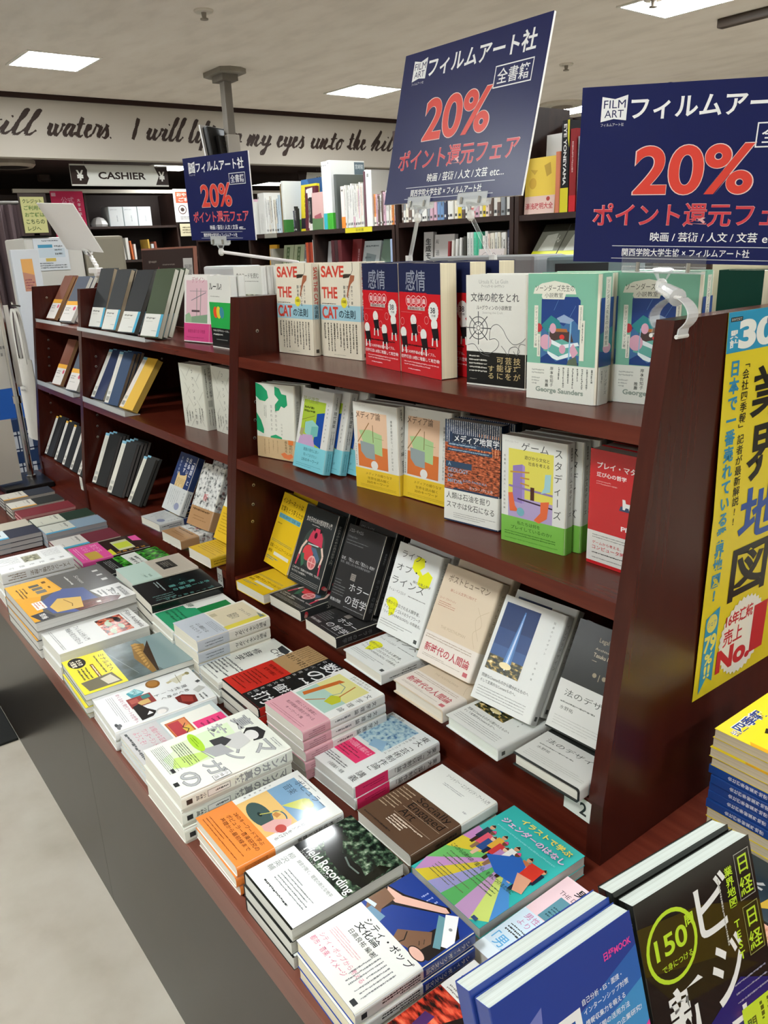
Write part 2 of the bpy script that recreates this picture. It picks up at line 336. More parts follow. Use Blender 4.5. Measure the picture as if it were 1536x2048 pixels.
def sprinkler(x, y, label, r=.05):
    t = thing('sprinkler_head', label, 'sprinkler', Matrix.Translation((x, y, CZ + Z0)), 'fittings on the ceiling')
    MB().lathe((0, 0, -.012), [(r * .9, 0), (r, .006), (r, .012)], '#d8d2c6').build('flange', t)
    MB().lathe((0, 0, -.045), [(r * .42, 0), (r * .42, .006), (r * .2, .008), (r * .28, .033)], '#8d857a').build('head', t)
sprinkler(-3.75, 1.37, 'round sprinkler head in the ceiling above the hanging monitor')
sprinkler(-3.78, 4.25, 'small grey sprinkler head in the ceiling between the two big signs')
sprinkler(-2.42, 3.36, 'dark sprinkler head right in front of a lit lamp panel', .055)
t = thing('ceiling_vent', 'round slotted ventilation outlet in the ceiling behind the tallest sign', 'vent', Matrix.Translation((-5.0, 5.62, CZ + Z0)))
MB().lathe((0, 0, -.03), [(.17, 0), (.21, .01), (.215, .03)], '#c9c1b4').build('rim', t)
MB().lathe((0, 0, -.045), [(.06, 0), (.10, .012), (.10, .016)], '#8b8176').build('core', t)
t = thing('ceiling_speaker', 'dark ring-shaped fitting in the low dark ceiling at the left edge', 'ceiling fitting', Matrix.Translation((-6.77, 1.05, CD + Z0)))
MB().lathe((0, 0, -.05), [(.17, 0), (.19, .02), (.19, .05)], '#9a8e82').build('rim', t); MB().lathe((0, 0, -.055), [(.1, 0), (.15, .006)], '#1d1512').build('grille', t)
MB().lathe((-7.9, 1.62, CD - .06), [(.05, 0), (.06, .01), (.06, .06)], '#4a3c34').build('spotlight', label='small dark cylinder spotlight under the low ceiling left of the CASHIER sign', cat='spotlight')
MB().bevbox((-2.5, 4.1, CZ - .05), (-1.9, 4.16, CZ), '#4a4038', .008).build('ceiling_rail', label='dark bar fixed to the ceiling at the top right corner', cat='rail')
# monitor on its ceiling pole
t = thing('hanging_monitor', 'black monitor seen from behind on a grey ceiling pole', 'monitor', Matrix.Translation((-5.05, 2.14, Z0)))
G = '#7d776f'
MB().prism([(-.13, -.1), (.13, -.1), (.17, -.04), (.17, .04), (.13, .1), (-.13, .1), (-.17, .04), (-.17, -.04)], 2, CZ - .03, CZ, '#8f897f').prism([(-.08, -.06), (.08, -.06), (.08, .06), (-.08, .06)], 2, CZ - .07, CZ - .03, '#79736b').build('ceiling_plate', t)
p = MB().bevbox((-.035, -.03, 1.66), (.035, .03, CZ - .06), G, .008).build('pole', t)
MB().bevbox((-.05, -.045, 1.56), (.05, .05, 1.69), '#b7b2aa', .008).tube([(0, -.03, 1.63), (-.02, -.10, 1.64)], .02, '#2a2725').build('bracket', t)
RM = Matrix.Rotation(math.radians(118), 4, 'Z') @ Matrix.Rotation(math.radians(-8), 4, 'X')
s = MB().bevbox((-.165, -.05, 1.53), (.165, -.005, 1.77), '#161514', .012).bevbox((-.10, -.085, 1.57), (.10, -.05, 1.71), '#201e1d', .01)
for i in range(5): s.box((-.07, -.0865, 1.60 + i * .022), (.07, -.0852, 1.608 + i * .022), '#0d0c0c')
sc = s.build('screen_back', t); MB().box((-.185, -.0045, 1.515), (.172, .006, 1.785), '#b9b6b2').build('screen_frame', sc)
sc.matrix_local = Matrix.Translation((-.075, -.055, 1.585)) @ RM @ Matrix.Translation((0, 0, -1.62))
# ------------------------------------------------------------------ display bench
t = thing('display_bench', 'long cherry-wood display bench carrying the rows of books', 'display bench')
MB().box((-3.14, -.445, -.05), (.86, 1.10, -.0005), WOODH).build('bench_top', t)
MB().bevbox((-3.14, -.466, -.05), (.86, -.4452, 0), noisemat('worn_edge_laminate', [(.3, '#6a3a2e'), (.7, '#7b4a3c')], (1, 20, 20), 2, 4, .35), .002).build('edge_strip', t)
MB().box((-3.14, -.45, -.6), (-1.08, -.43, -.0505), STEEL).box((-1.079, -.45, -.6), (.86, -.43, -.0505), STEEL).build('kick_board', t)
MB().box((-3.135, -.43, -.6), (.855, 1.09, -.051), DARKWOOD).build('carcass', t)
# ------------------------------------------------------------------ bookcase units
ZT, ZM, TH = .6585, .4113, .0246
YC = .4225
def yf(z): return 0 if z <= .105 else .0893 * (z - .105) / .691
def side_panel(t, x0, x1, top=.796, pins=(), face=0):
    prof = [(0, 0), (0, .105), (yf(top), top), (2 * YC - yf(top), top), (2 * YC, .105), (2 * YC, 0)]
    m = MB().prism(prof, 0, x0, x1, WOOD); pm = ink('#b9b2a8', .3, .8)
    for z in pins:
        x = (x1 + .0004) if face > 0 else (x0 - .0004)
        m.disc((x, yf(z) + .05, z), .0042, (1, 0, 0), pm); m.disc((x, yf(z) + .30, z), .0042, (1, 0, 0), pm)
        m.disc((x + .0002 * face, yf(z) + .05, z - .001), .0024, (1, 0, 0), '#2a1510')
    return m.build('side_panel', t)
def shelf(t, x0, x1, z):
    a, b = yf(z) + .001, yf(z - TH) + .001
    return MB().prism([(b, z - TH), (a, z), (2 * YC - a, z), (2 * YC - b, z - TH)], 0, x0 + .0003, x1 - .0003, WOODH).build('shelf', t)
def plinth(t, x0, x1):
    MB().box((x0 + .0003, .004, .0), (x1 - .0003, 2 * YC - .004, .105 - TH), WOODH).build('plinth', t)
    MB().box((x0 + .0003, .001, .105 - TH + .0003), (x1 - .0003, 2 * YC - .001, .105), WOODH).build('base_shelf', t)
t = thing('bookcase', 'slant-sided dark cherry bookcase in front, with the yellow poster on its end panel', 'bookcase')
holes = [.18, .22, .26, .30, .34, .50, .54, .58, .70]
side_panel(t, -1.1900, -1.1670, pins=[.715, .545, .50, .455, .335, .285, .24], face=1); side_panel(t, -.0267, 0)
for z in (ZT, ZM): shelf(t, -1.167, -.0267, z)
plinth(t, -1.167, -.0267); MB().box((-1.1667, YC - .006, .105), (-.027, YC + .006, ZT - TH), WOOD).build('back_panel', t)
t = thing('bookcase', 'slant-sided dark cherry bookcase further off, holding notebooks and binders', 'bookcase')
side_panel(t, -1.2135, -1.1905); side_panel(t, -2.39, -2.359, pins=[.72, .56, .525, .35, .31, .27], face=1); side_panel(t, -2.986, -2.955, pins=[.75, .58, .545, .51, .475, .36, .32, .28], face=1)
for a, b in ((-2.359, -1.2135), (-2.955, -2.39)):
    shelf(t, a, b, ZT); shelf(t, a, b, ZM); plinth(t, a, b)
    MB().box((a + .0003, YC - .006, .105), (b - .0003, YC + .006, ZT - TH), WOOD).build('back_panel', t)
def tag(x, z, s, label, w=.028, h=.05, tilt=0):
    m = MB().box((0, -.0012, 0), (w, 0, h), '#d9dad2')
    if s: Art(m, lambda fx, fy, k: (fx * w, -.0012 - k, (1 - fy) * h), w, h).ops(s)
    return m.build('shelf_tag', label=label, cat='tag', group='number tags on the plinth', mat=Matrix.Translation((x, -.0002, z + Z0)) @ Matrix.Rotation(tilt, 4, 'Y'))
tag(-1.266, .052, [('t', '313', .12, .3, .88, .72, '#2b2b2b', .02)], 'white tag reading 313 on the plinth under the yellow books')
tag(-.072, .066, [('t', '2', .6, .18, .86, .8, '#2b2b2b', .02)], 'white tag reading 2 under the grey-jacketed flat book', .05, .036, 0.05)
tag(-2.42, .07, [('g', .2, .3, .8, .7, 4, '#8a8a84')], 'small white tag on the plinth below the narrow bay of notebooks')
# the floor mat at the far end
MB().bevbox((-2.34, -1.5, -.6), (-1.97, -.453, -.592), ink('#161715', .6), .003).build('floor_mat', label='black rubber mat on the pale floor along the bench', cat='mat')
# ------------------------------------------------------------------ books
SPEC = {}
def profile(W, T, r, off=0.0, n=4):
    pts = [(0, -off), (W - r, -off)]
    for c0, c1, a0 in ((W - r, r, -90), (W - r, T - r, 0)):
        for i in range(1, n + 1):
            a = math.radians(a0 + 90 * i / n); pts.append((c0 + (r + off) * math.cos(a), c1 + (r + off) * math.sin(a)))
        if a0 == -90: pts.append((W + off, T - r)) 
    pts.append((0, T + off)); return pts
def shell(W, H, T, r, th, off, bands, bind, mb, rough):
    # U-shaped cover: bands = (z0, z1, colour); closed solid with inner wall
    out = profile(W, T, r, off); inn = [(0, th)] + [(W - max(r, th), th), (W - th, max(r, th)), (W - th, T - max(r, th)), (W - max(r, th), T - th)] + [(0, T - th)]
    X = (lambda x: x) if bind == 'R' else (lambda x: W - x)
    def P(p, z): return (X(p[0]), p[1], z)
    for z0, z1, col in bands:
        c = ink(col, rough) if isinstance(col, str) else col
        for a, b in zip(out, out[1:]): mb.face([P(a, z0), P(b, z0), P(b, z1), P(a, z1)], c)
    z0, z1 = min(b[0] for b in bands), max(b[1] for b in bands)
    c0 = ink(bands[0][2], rough) if isinstance(bands[0][2], str) else bands[0][2]
    for a, b in zip(inn, inn[1:]): mb.face([P(a, z0), P(b, z0), P(b, z1), P(a, z1)], c0)
    for z in (z0, z1): 
        # end rims: fan between outer and inner outline
        mb.face([P(out[0], z), P(out[1], z), P(inn[1], z), P(inn[0], z)], c0)
        k = len(out) // 2
        mb.face([P(q, z) for q in out[1:-1]] + [P(q, z) for q in inn[1:-1][::-1]], c0)
        mb.face([P(out[-2], z), P(out[-1], z), P(inn[-1], z), P(inn[-2], z)], c0)
    for o, i in ((out[0], inn[0]), (out[-1], inn[-1])): mb.face([P(o, z0), P(o, z1), P(i, z1), P(i, z0)], c0)
def planes(W, H, T, bind, lift=0.0, z0=0.0, z1=None):
    z1 = H if z1 is None else z1; h = z1 - z0
    fr = lambda fx, fy, k: (fx * W, -lift - k, z0 + (1 - fy) * h)
    sp = (lambda fx, fy, k: (W + lift + k, fx * T, z0 + (1 - fy) * h)) if bind == 'R' else (lambda fx, fy, k: (-lift - k, (1 - fx) * T, z0 + (1 - fy) * h))
    return fr, sp, h
def spec(key, W, H, T, bind='R', base='#e4e6e1', bands=None, front=(), spine=(), obi=None, of=(), os=(), page='#e3dfcf', rough=0.35, hard=False, r=None, name='book', cat='book'):
    th = 0.0022 if hard else 0.0006; r = (min(T * .28, .0045) if r is None else r) if bind == 'R' else min(T * .12, .0015); r = max(r, th * 1.05)
    if hard and r < .0024: r = .0024
    mb = MB(); bl = []
    if bands:
        top = H
        for y1, col in bands: bl.append((H * (1 - y1), top, col)); top = H * (1 - y1)
        if top > 1e-5: bl.append((0, top, base))
    else: bl = [(0, H, base)]
    shell(W, H, T, r, th, 0, bl, bind, mb, rough)
    fr, sp, _ = planes(W, H, T, bind); Art(mb, fr, W, H, rough=rough).ops(front); Art(mb, sp, T, H, rough=rough).ops(spine)
    cov = mb.mesh('cover')
    pb = MB(); i = .0035 if hard else .0012; e = .003 if hard else .0006
    xa, xb = (e, W - th - .0006) if bind == 'R' else (th + .0006, W - e)
    pb.box((xa, th + .0001, i), (xb, T - th - .0001, H - i), pagesmat(page)); pg = pb.mesh('page_block')
    om = None
    if obi:
        y0, y1, col = obi; ob = MB(); zl, zh = H * (1 - y1), H * (1 - y0)
        shell(W, H, T, r, -.0001, .0004, [(zl, zh, col)], bind, ob, rough)
        fr, sp, h = planes(W, H, T, bind, .0004, zl, zh); Art(ob, fr, W, h, rough=rough).ops(of); Art(ob, sp, T, h, rough=rough).ops(os)
        om = ob.mesh('paper_band')
    SPEC[key] = dict(W=W, H=H, T=T, cov=cov, pg=pg, om=om, name=name, cat=cat)
def pose(x, y, z, yaw=0.0, lean=0.0):
    return Matrix.Translation((x, y, z + Z0)) @ Matrix.Rotation(math.radians(yaw), 4, 'Z') @ Matrix.Rotation(-math.radians(lean), 4, 'X')
def book(key, M, label, group=None):
    s = SPEC[key]; t = thing(s['name'], label, s['cat'], M, group)
    link('cover', s['cov'], t); link('page_block', s['pg'], t)
    if s['om']: link('paper_band', s['om'], t)
    return t
ORD = ['top', 'second', 'third', 'fourth', 'fifth', 'sixth', 'seventh', 'eighth', 'ninth', 'tenth', 'eleventh', 'twelfth', 'lowest']
def stack(key, x, y, ztop, yaw, n, label, what, jit=.003, group=None):
    T = SPEC[key]['T']; rnd = random.Random(key)
    for i in range(n):
        dx, dy, da = (0, 0, 0) if i == 0 else (rnd.uniform(-jit, jit), rnd.uniform(-jit, jit * .6), rnd.uniform(-.7, .7))
        lab = label if i == 0 else f'{ORD[i] if i < n - 1 or n < 3 else "lowest"} copy down in the stack of {what}'
        book(key, pose(x + dx, y + dy, ztop - i * (T + .0003), yaw + da, 90), lab, group or ('stack of ' + what))
def row(key, x, y, z, yaw, lean, n, label, what, dy=.002, dx=0.0, group=None):
    # copies one behind the other
    T = SPEC[key]['T']; a = math.radians(yaw); k = math.radians(lean); g = group or ('copies of ' + what)
    for i in range(n):
        d = i * (T / max(math.cos(k), .5) + dy + abs(math.sin(a) * dx) + .0006); rnd = random.Random(key + str(i))
        lab = label if i == 0 else f'{ORD[i]} copy behind the front one of the {what}'.replace('second copy behind', 'second copy, right behind')
        book(key, pose(x + i * dx - math.sin(a) * d, y + math.cos(a) * d, z, yaw + (rnd.uniform(-.25, .25) if i else 0), lean), lab, g)
K = '#26282a'; W_ = '#e4e7e2'; GY = '#8b8d8c'
def sil(x0, y0, x1, y1, col, n=4): return ('g', x0, y0, x1, y1, n, col, 'h', .38)
# ---- flat stacks, aisle row
spec('citypop', .133, .187, .0202, base='#1f3f92', rough=.22, page='#e6e0c6', bands=[(.47, '#1f3f92')],
  front=[('p', '#1b3a8c', [(0, 0), (.97, 0), (.97, .48), (0, .48)]), ('g', .30, .03, .52, .09, 3, '#9fb0dd', 'v', .3),
    ('p', '#1a1412', [(-.0, .21), (.2, .17), (.62, .0), (.68, .02), (.66, .06), (.22, .3), (.2, .4), (.02, .36)]),
    ('p', '#e2b6a6', [(.0, .22), (.2, .19), (.6, .02), (.67, .03), (.65, .055), (.22, .27), (.08, .27)]), ('p', '#7a5a44', [(.0, .24), (.18, .25), (.2, .38), (.3, .46), (.1, .47), (.0, .4)]),
    ('p', '#cfe0ee', [(.0, .40), (.12, .38), (.14, .41), (.0, .43)]), ('p', '#6e93ae', [(.1, .42), (.3, .40), (.32, .47), (.1, .47)]),
    ('p', '#1a1412', [(.70, .34), (.74, .12), (.84, .06), (.96, .12), (.97, .40), (.86, .44)]), ('p', '#7a5a44', [(.5, .40), (.6, .33), (.74, .23), (.84, .30), (.82, .42), (.7, .45), (.56, .48)]),
    ('p', '#e2b6a6', [(.80, .40), (.86, .42), (.84, .44), (.80, .43)]), ('l', '#1a1412', .012, [(.58, .36), (.64, .42), (.62, .47)]), ('l', '#1a1412', .006, [(.76, .31), (.80, .34)]), ('l', '#1a1412', .006, [(.74, .345), (.78, .37)]),
    ('p', '#6796a0', [(.62, .10), (.69, .08), (.94, .28), (.88, .31)]), ('p', '#eceff0', [(.66, .06), (.76, .0), (.97, .17), (.97, .24), (.92, .26)]), ('e', .83, .12, .02, .012, '#8a8f92'),
    ('e', .84, .425, .11, .042, '#1a1412'), ('e', .84, .425, .097, .034, '#e2b6a6')],
  spine=[('v', 'シティ・ポップ文化論', .5, .05, .44, .5, '#d8dde8', .01)], obi=(.46, 1, W_),
  of=[('t', 'シティ・ポップ', .22, .05, .93, .17, K, .008), ('t', '文化論', .2, .18, .55, .30, K, .012), ('t', '日高良祐 編著', .22, .33, .62, .41, K, .004),
    ('g', .10, .47, .56, .60, 4, '#d9a6b2', 'h', .4), ('t', 'シティ・ポップから考える', .08, .65, .78, .73, '#d57f9b', 0), ('t', '都市・音楽・イメージ', .05, .76, .62, .85, '#d57f9b', .006),
    ('g', .60, .32, .93, .84, 7, '#7d8082', 'v', .34), ('r', .86, .89, .93, .96, '#303336')],
  os=[('g', .2, .05, .8, .62, 3, '#3a3d40', 'v', .6), ('r', .3, .84, .7, .92, '#303336')])
_f = [('r', .0, .0, 1, .56, LEAFPIC), ('p', '#0b0e0c', [(.0, .24), (.10, .13), (.45, .30), (.75, .28), (1, .33), (1, .40), (.7, .44), (.35, .41), (.12, .33), (.3, .56), (0, .56)]), ('p', '#12160f', [(.86, .16), (.97, .10), (1, .34), (.9, .36)]),
  ('l', '#5d6a63', .02, [(.52, .31), (.66, .34), (.82, .33)]), ('t', 'Field Recording', .12, .44, .98, .545, '#f0f2ee', .012), ('t', 'フィールド・レコーディング入門', .12, .525, .66, .55, '#cfd6d0')]
spec('fieldrec', .131, .186, .0216, 'L', base='#10140f', rough=.07, page='#d8dad4', front=_f, obi=(.555, .985, '#e3e8e6'),
  of=[('v', '柳沢英輔', .13, .1, .66, .10, '#8b9190'), ('t', '録音が開く、聴覚の新たな地平', .24, .10, .90, .18, '#7c8281'), ('g', .28, .36, .86, .70, 5, '#70777a', 'h', .32), ('g', .24, .80, .80, .86, 1, '#3d4244', 'h', .6)])
spec('popular', .139, .188, .0178, base='#e8ebe8', rough=.12, page='#e2dfd2',
  front=[('r', .10, .08, .80, .36, '#7aa3c4'), ('r', .10, .36, .80, .66, '#e3bd76'), ('e', .42, .56, .25, .085, '#3e5654'), ('e', .42, .56, .045, .016, '#22302f'), ('ring', .60, .45, .13, .06, .016, '#44687e'), ('l', '#c5c765', .014, [(.42, .56), (.54, .38)]),
    ('p', '#c9cf5f', [(.45, .36), (.50, .18), (.56, .13), (.70, .17), (.68, .25)]), ('e', .61, .17, .1, .035, '#b9c04e'), ('p', '#d9a9a4', [(.60, .50), (.72, .38), (.80, .42), (.82, .56), (.7, .63), (.6, .62)]), ('e', .78, .51, .07, .045, '#b94a42'), ('p', '#c58a4c', [(.5, .44), (.58, .42), (.6, .47), (.52, .48)]),
    ('t', 'ポピュラー', .18, .05, .78, .12, '#4a6173', .004), ('t', '音楽', .16, .15, .36, .23, '#4a6173'), ('t', '〈聴く〉を広げる・', .82, .28, .96, .30, '#4b5052'), ('v', '〈聴く〉を広げる', .89, .28, .62, .06, '#5b6062'), ('g', .10, .02, .5, .045, 1, '#9a9f9f'), ('v', '永冨真梨編著', .05, .28, .58, .03, '#4b5052')],
  spine=[('v', 'ポピュラー音楽', .5, .10, .46, .45, '#4b5052', .01), ('g', .3, .02, .7, .08, 2, '#8a8f8f', 'v')], obi=(.66, 1, '#ec8a3d'),
  of=[('t', '28のキーワードで学ぶ', .22, .10, .88, .22, '#4c2c17', .004), ('t', 'ポピュラー音楽研究の', .20, .27, .92, .40, '#4c2c17', .004), ('t', '基礎から最前線まで', .20, .45, .86, .57, '#4c2c17', .004), ('g', .08, .66, .9, .92, 3, '#8a4c22', 'h', .3)],
  os=[('g', .25, .2, .75, .8, 3, '#7b451f', 'v', .4)])
spec('manga', .16, .202, .03, base='#e4e9df', rough=.2, page='#e2e1d8', r=.007,
  front=[('p', '#d5e8c4', [(.1, .25), (.5, .28), (.62, .55), (.55, .9), (.3, .92), (.1, .6)]), ('p', '#d9e8c2', [(.12, .62), (.6, .62), (.6, .82), (.12, .8)]),
    ('t', '真', .07, .06, .34, .22, '#6a6e70', .03), ('t', '真', .075, .065, .335, .215, '#aeb1b2', .012), ('t', '技', .05, .30, .30, .44, '#6a6e70', .03), ('t', '技', .055, .305, .295, .435, '#aeb1b2', .012),
    ('t', 'マ', .66, .10, .92, .27, '#6a6e70', .03), ('t', 'マ', .665, .105, .915, .265, '#aeb1b2', .012), ('t', 'ン', .60, .34, .84, .48, '#6a6e70', .03), ('t', 'ン', .605, .345, .835, .475, '#aeb1b2', .012), ('t', 'ガ', .64, .55, .92, .70, '#6a6e70', .03), ('t', 'ガ', .645, .555, .915, .695, '#aeb1b2', .012), ('t', 'の', .66, .77, .93, .92, '#6a6e70', .03), ('t', 'の', .665, .775, .925, .915, '#aeb1b2', .012),
    ('p', '#2a2b2e', [(.34, .16), (.40, .07), (.54, .05), (.64, .12), (.62, .20), (.5, .17), (.42, .22)]), ('e', .5, .17, .10, .055, '#dfe0de'), ('p', '#caccca', [(.36, .22), (.60, .22), (.66, .36), (.5, .42), (.34, .36)]), ('p', '#3a3c40', [(.32, .38), (.44, .34), (.5, .42), (.44, .5), (.3, .5)]), ('p', '#a9abad', [(.44, .44), (.66, .40), (.62, .56), (.4, .62)]), ('l', '#8d9092', .01, [(.42, .62), (.52, .6), (.64, .58)]),
    ('e', .24, .60, .20, .045, '#a5d435', 30), ('g', .12, .58, .36, .62, 2, '#5c8412', 'h', .35), ('p', '#c2e07a', [(.44, .62), (.56, .60), (.6, .78), (.52, .9), (.36, .84)]),
    ('g', .14, .68, .58, .80, 6, '#4a4d4e', 'h', .4), ('g', .06, .84, .60, .955, 8, '#6a6d6e', 'h', .35), ('r', .52, .90, .60, .93, '#2f3133'), ('r', .90, .55, .985, .70, '#5d6162'), ('r', .905, .555, .98, .695, '#e8e9e6'), ('v', '小林昌', .94, .56, .69, .05, K), ('g', .70, .04, .9, .08, 2, '#9a9d9c'), ('r', .76, .945, .83, .985, '#2b2d2f')],
  spine=[('v', 'マンガの真技', .5, .04, .54, .62, '#8e9192', .03), ('r', .3, .58, .7, .78, '#7d8182'), ('r', .33, .585, .67, .775, '#e6e8e4'), ('g', .4, .6, .6, .76, 1, '#5b5f60', 'v'), ('v', '小林昌', .5, .79, .88, .34, '#3c3f41', .005), ('r', .35, .91, .65, .96, '#2b2d2f')])
spec('grayson', .148, .189, .0124, base='#cfd6d4', rough=.28, page='#e0ded6', bands=[(.62, '#b9c6c7')],
  front=[('r', .09, .05, .97, .60, '#e6e8df'), ('p', '#e8457f', [(.36, .02), (.98, .02), (.98, .34), (.36, .34)]), ('g', .44, .06, .9, .30, 4, '#7d1c44', 'h', .4), ('r', .16, .36, .62, .58, '#b9683a'), ('r', .18, .375, .60, .565, '#d98a5c'), ('r', .19, .44, .59, .56, '#b4424a'), ('p', '#d9b64f', [(.36, .38), (.59, .38), (.59, .44), (.4, .46)]), ('l', '#2a2420', .012, [(.3, .40), (.38, .45), (.46, .41), (.54, .46)])],
  obi=(.62, 1, '#c3c3c3'), of=[('t', 'お騒がせな芸術家', .10, .12, .62, .28, '#cf7f92'), ('t', 'ワンダーランドへ', .10, .34, .62, .50, '#cf7f92'), ('t', 'ようこそ!', .10, .56, .42, .72, '#cf7f92'), ('g', .05, .82, .9, .93, 1, '#55585a', 'h', .7)])
spec('mekuru', .15, .208, .0212, base='#dfe3e3', rough=.2, page='#e1e2dc', r=.006,
  front=[('l', '#b9b28f', .05, [(.14, .06), (.24, .30)]), ('p', '#c9c7b2', [(.12, .10), (.3, .16), (.34, .22), (.18, .26)]), ('l', '#7d7a66', .008, [(.08, .17), (.36, .19)]), ('e', .15, .06, .045, .022, '#8d875f'),
    ('e', .13, .42, .12, .07, '#8a5c22'), ('e', .12, .42, .09, .05, '#a4712c'), ('p', '#4f9aa5', [(.10, .60), (.26, .54), (.34, .60), (.34, .68), (.16, .70)]), ('p', '#9fd0d5', [(.12, .60), (.25, .555), (.26, .64), (.14, .68)]), ('g', .14, .60, .25, .66, 3, '#2b5d66', 'v'),
    ('r', .32, .50, .60, .74, '#8c3d3a'), ('r', .34, .52, .44, .60, '#3f7f7a'), ('r', .46, .55, .58, .66, '#c8a86b'), ('r', .36, .64, .48, .72, '#b0584e'), ('p', '#1c1b1d', [(.52, .66), (.70, .62), (.84, .56), (.93, .62), (.95, .73), (.62, .73), (.56, .73)]), ('p', '#eceeed', [(.78, .62), (.86, .60), (.86, .66)]), ('e', .88, .52, .085, .06, '#b6b8b8'), ('e', .90, .53, .06, .045, '#e3e1dd'),
    ('p', '#6e211d', [(.66, .26), (.78, .16), (.96, .18), (.98, .28), (.82, .34), (.68, .34)]), ('p', '#93322a', [(.68, .28), (.80, .19), (.94, .22), (.84, .31)]), ('p', '#b5b8b4', [(.58, .06), (.68, .02), (.76, .12), (.64, .14)]), ('p', '#33353a', [(.42, .02), (.48, .01), (.5, .05), (.44, .06)]),
    ('v', 'めくるめく', .60, .16, .46, .085, '#3f4244'), ('v', '現代アート', .47, .15, .50, .085, '#3f4244'), ('g', .80, .06, .96, .14, 2, '#6a6d6e')],
  spine=[('g', .3, .08, .7, .6, 1, '#77797a', 'v', .5)], obi=(.74, 1, '#e2e4e5'), of=[('t', 'めくるめく現代アートの世界へ', .10, .06, .96, .22, '#b0607a', .004), ('g', .12, .34, .86, .62, 4, '#9a9d9f', 'h', .35), ('e', .86, .82, .05, .06, '#4a4c4f'), ('e', .93, .8, .05, .06, '#6a6c6f'), ('e', .89, .72, .045, .06, '#6a6c6f')])
spec('minaru', .176, .238, .014, 'L', base='#5f7073', rough=.13, page='#d9dbd4',
  front=[('r', 0, 0, 1, .64, CLOUDPIC), ('p', '#7f9597', [(.0, 0), (1, 0), (1, .3), (.75, .34), (.3, .27), (0, .30)]), ('p', '#8b6a35', [(.18, .27), (.98, .36), (.99, .40), (.5, .44), (.1, .37)]), ('p', '#3b2a1a', [(.12, .22), (.98, .335), (.98, .355), (.4, .33)])] + [('p', '#b98f4c', [(.10 + i * .085, .335 + i * .004), (.16 + i * .085, .30 + i * .011), (.18 + i * .085, .37 + i * .005), (.13 + i * .085, .385 + i * .002)]) for i in range(9)] + [('l', '#9ca9a8', .004, [(.1, .62), (.9, .5)])],
  obi=(.62, 1, '#e9dc3c'), of=[('t', 'ミナルスへ', .10, .06, .62, .20, '#4b4a30', .004), ('g', .10, .24, .62, .32, 1, '#5b5a3a'), ('r', .30, .42, .86, .50, '#7a4a28'), ('g', .33, .435, .83, .485, 1, '#f0e9c0', 'h', .7), ('e', .16, .72, .15, .20, '#1a1a17'), ('t', 'たちの', .09, .60, .25, .72, '#f0ead0', .02), ('t', '大聖堂', .08, .74, .26, .86, '#f0ead0', .02), ('p', '#6f6a55', [(.66, .18), (.95, .10), (.95, .86), (.70, .92)]), ('p', '#cfc9b4', [(.70, .24), (.92, .14), (.92, .42), (.74, .5)]), ('g', .34, .58, .66, .84, 3, '#5b5a3a')])
spec('filma', .138, .211, .0317, 'L', base='#dfe1df', rough=.3, page='#dfe0d8',
  front=[('r', .17, .15, .90, .44, FOODPIC), ('e', .36, .22, .13, .035, '#1e1413'), ('e', .66, .24, .11, .03, '#c9d8c4'), ('e', .44, .34, .12, .035, '#c2d4bd'), ('e', .78, .36, .11, .03, '#cfdcc8'), ('t', 'Film Analysis', .12, .03, .94, .105, '#2c2c2c', 0), ('g', .14, .115, .6, .135, 1, '#6d6f70'), ('t', 'フィルム分析入門', .14, .62, .80, .68, '#5d6062'), ('t', '映画の見方が変わる', .14, .71, .86, .77, '#5d6062'), ('g', .06, .90, .9, .94, 2, '#9a9c9c')])
spec('omag', .278, .247, .0227, 'L', base='#5b5a58', rough=.18, page='#c9c9c6',
  front=[('p', '#dfe0de', [(.62, .03), (1, 0), (1, .28), (.8, .30), (.62, .34)]), ('p', '#4d5d92', [(.38, .58), (.5, .36), (.80, .34), (.98, .30), (1, .62), (.9, .8), (.6, .84)]), ('p', '#5b2a22', [(.86, .22), (.93, .14), (1, .20), (1, .58), (.88, .62), (.8, .5)]), ('g', .88, .26, .99, .56, 4, '#79443a', 'v', .5), ('r', .9, .34, .94, .38, '#d9d3cc'), ('p', '#d8b260', [(.60, .66), (.70, .46), (.94, .52), (.90, .76), (.74, .78)]), ('l', '#5a4322', .006, [(.66, .62), (.8, .58), (.86, .6)]),
    ('p', '#e0a22f', [(0, .58), (.40, .54), (.42, .76), (.64, .84), (.98, .88), (.98, 1), (0, 1)]), ('p', '#e5ab3b', [(0, .60), (.42, .56), (.44, .78), (.34, 1), (0, 1)]), ('r', .12, .70, .18, .80, '#5b5a50'), ('r', .20, .69, .27, .79, '#6b6a60'), ('r', .29, .68, .37, .78, '#74736a'), ('g', .05, .62, .36, .66, 2, '#6a4a12', 'v'), ('g', .14, .84, .4, .94, 3, '#5d3f10'),
    ('r', .55, .80, .74, .90, '#e8e6e0'), ('g', .56, .81, .73, .89, 3, '#c05a3a'), ('p', '#3a3c46', [(.80, .86), (.97, .80), (.99, .94), (.82, .99)]), ('t', '究極の映画', .84, .86, .96, .92, '#e4e2dc', .02), ('t', '脚本プロになるための', .72, .05, .96, .11, '#46484a', .01), ('t', '実践マニュアル', .70, .13, .92, .20, '#3a3c3e', .02), ('g', .68, .22, .84, .30, 2, '#6a6c6e'),
    ('g', .12, .08, .5, .14, 3, '#cfcfcb', 'v', .5), ('t', 'Screen', .16, .30, .40, .34, '#b9b9b4', 0, .3), ('g', .12, .4, .5, .44, 1, '#c5c5c0')])
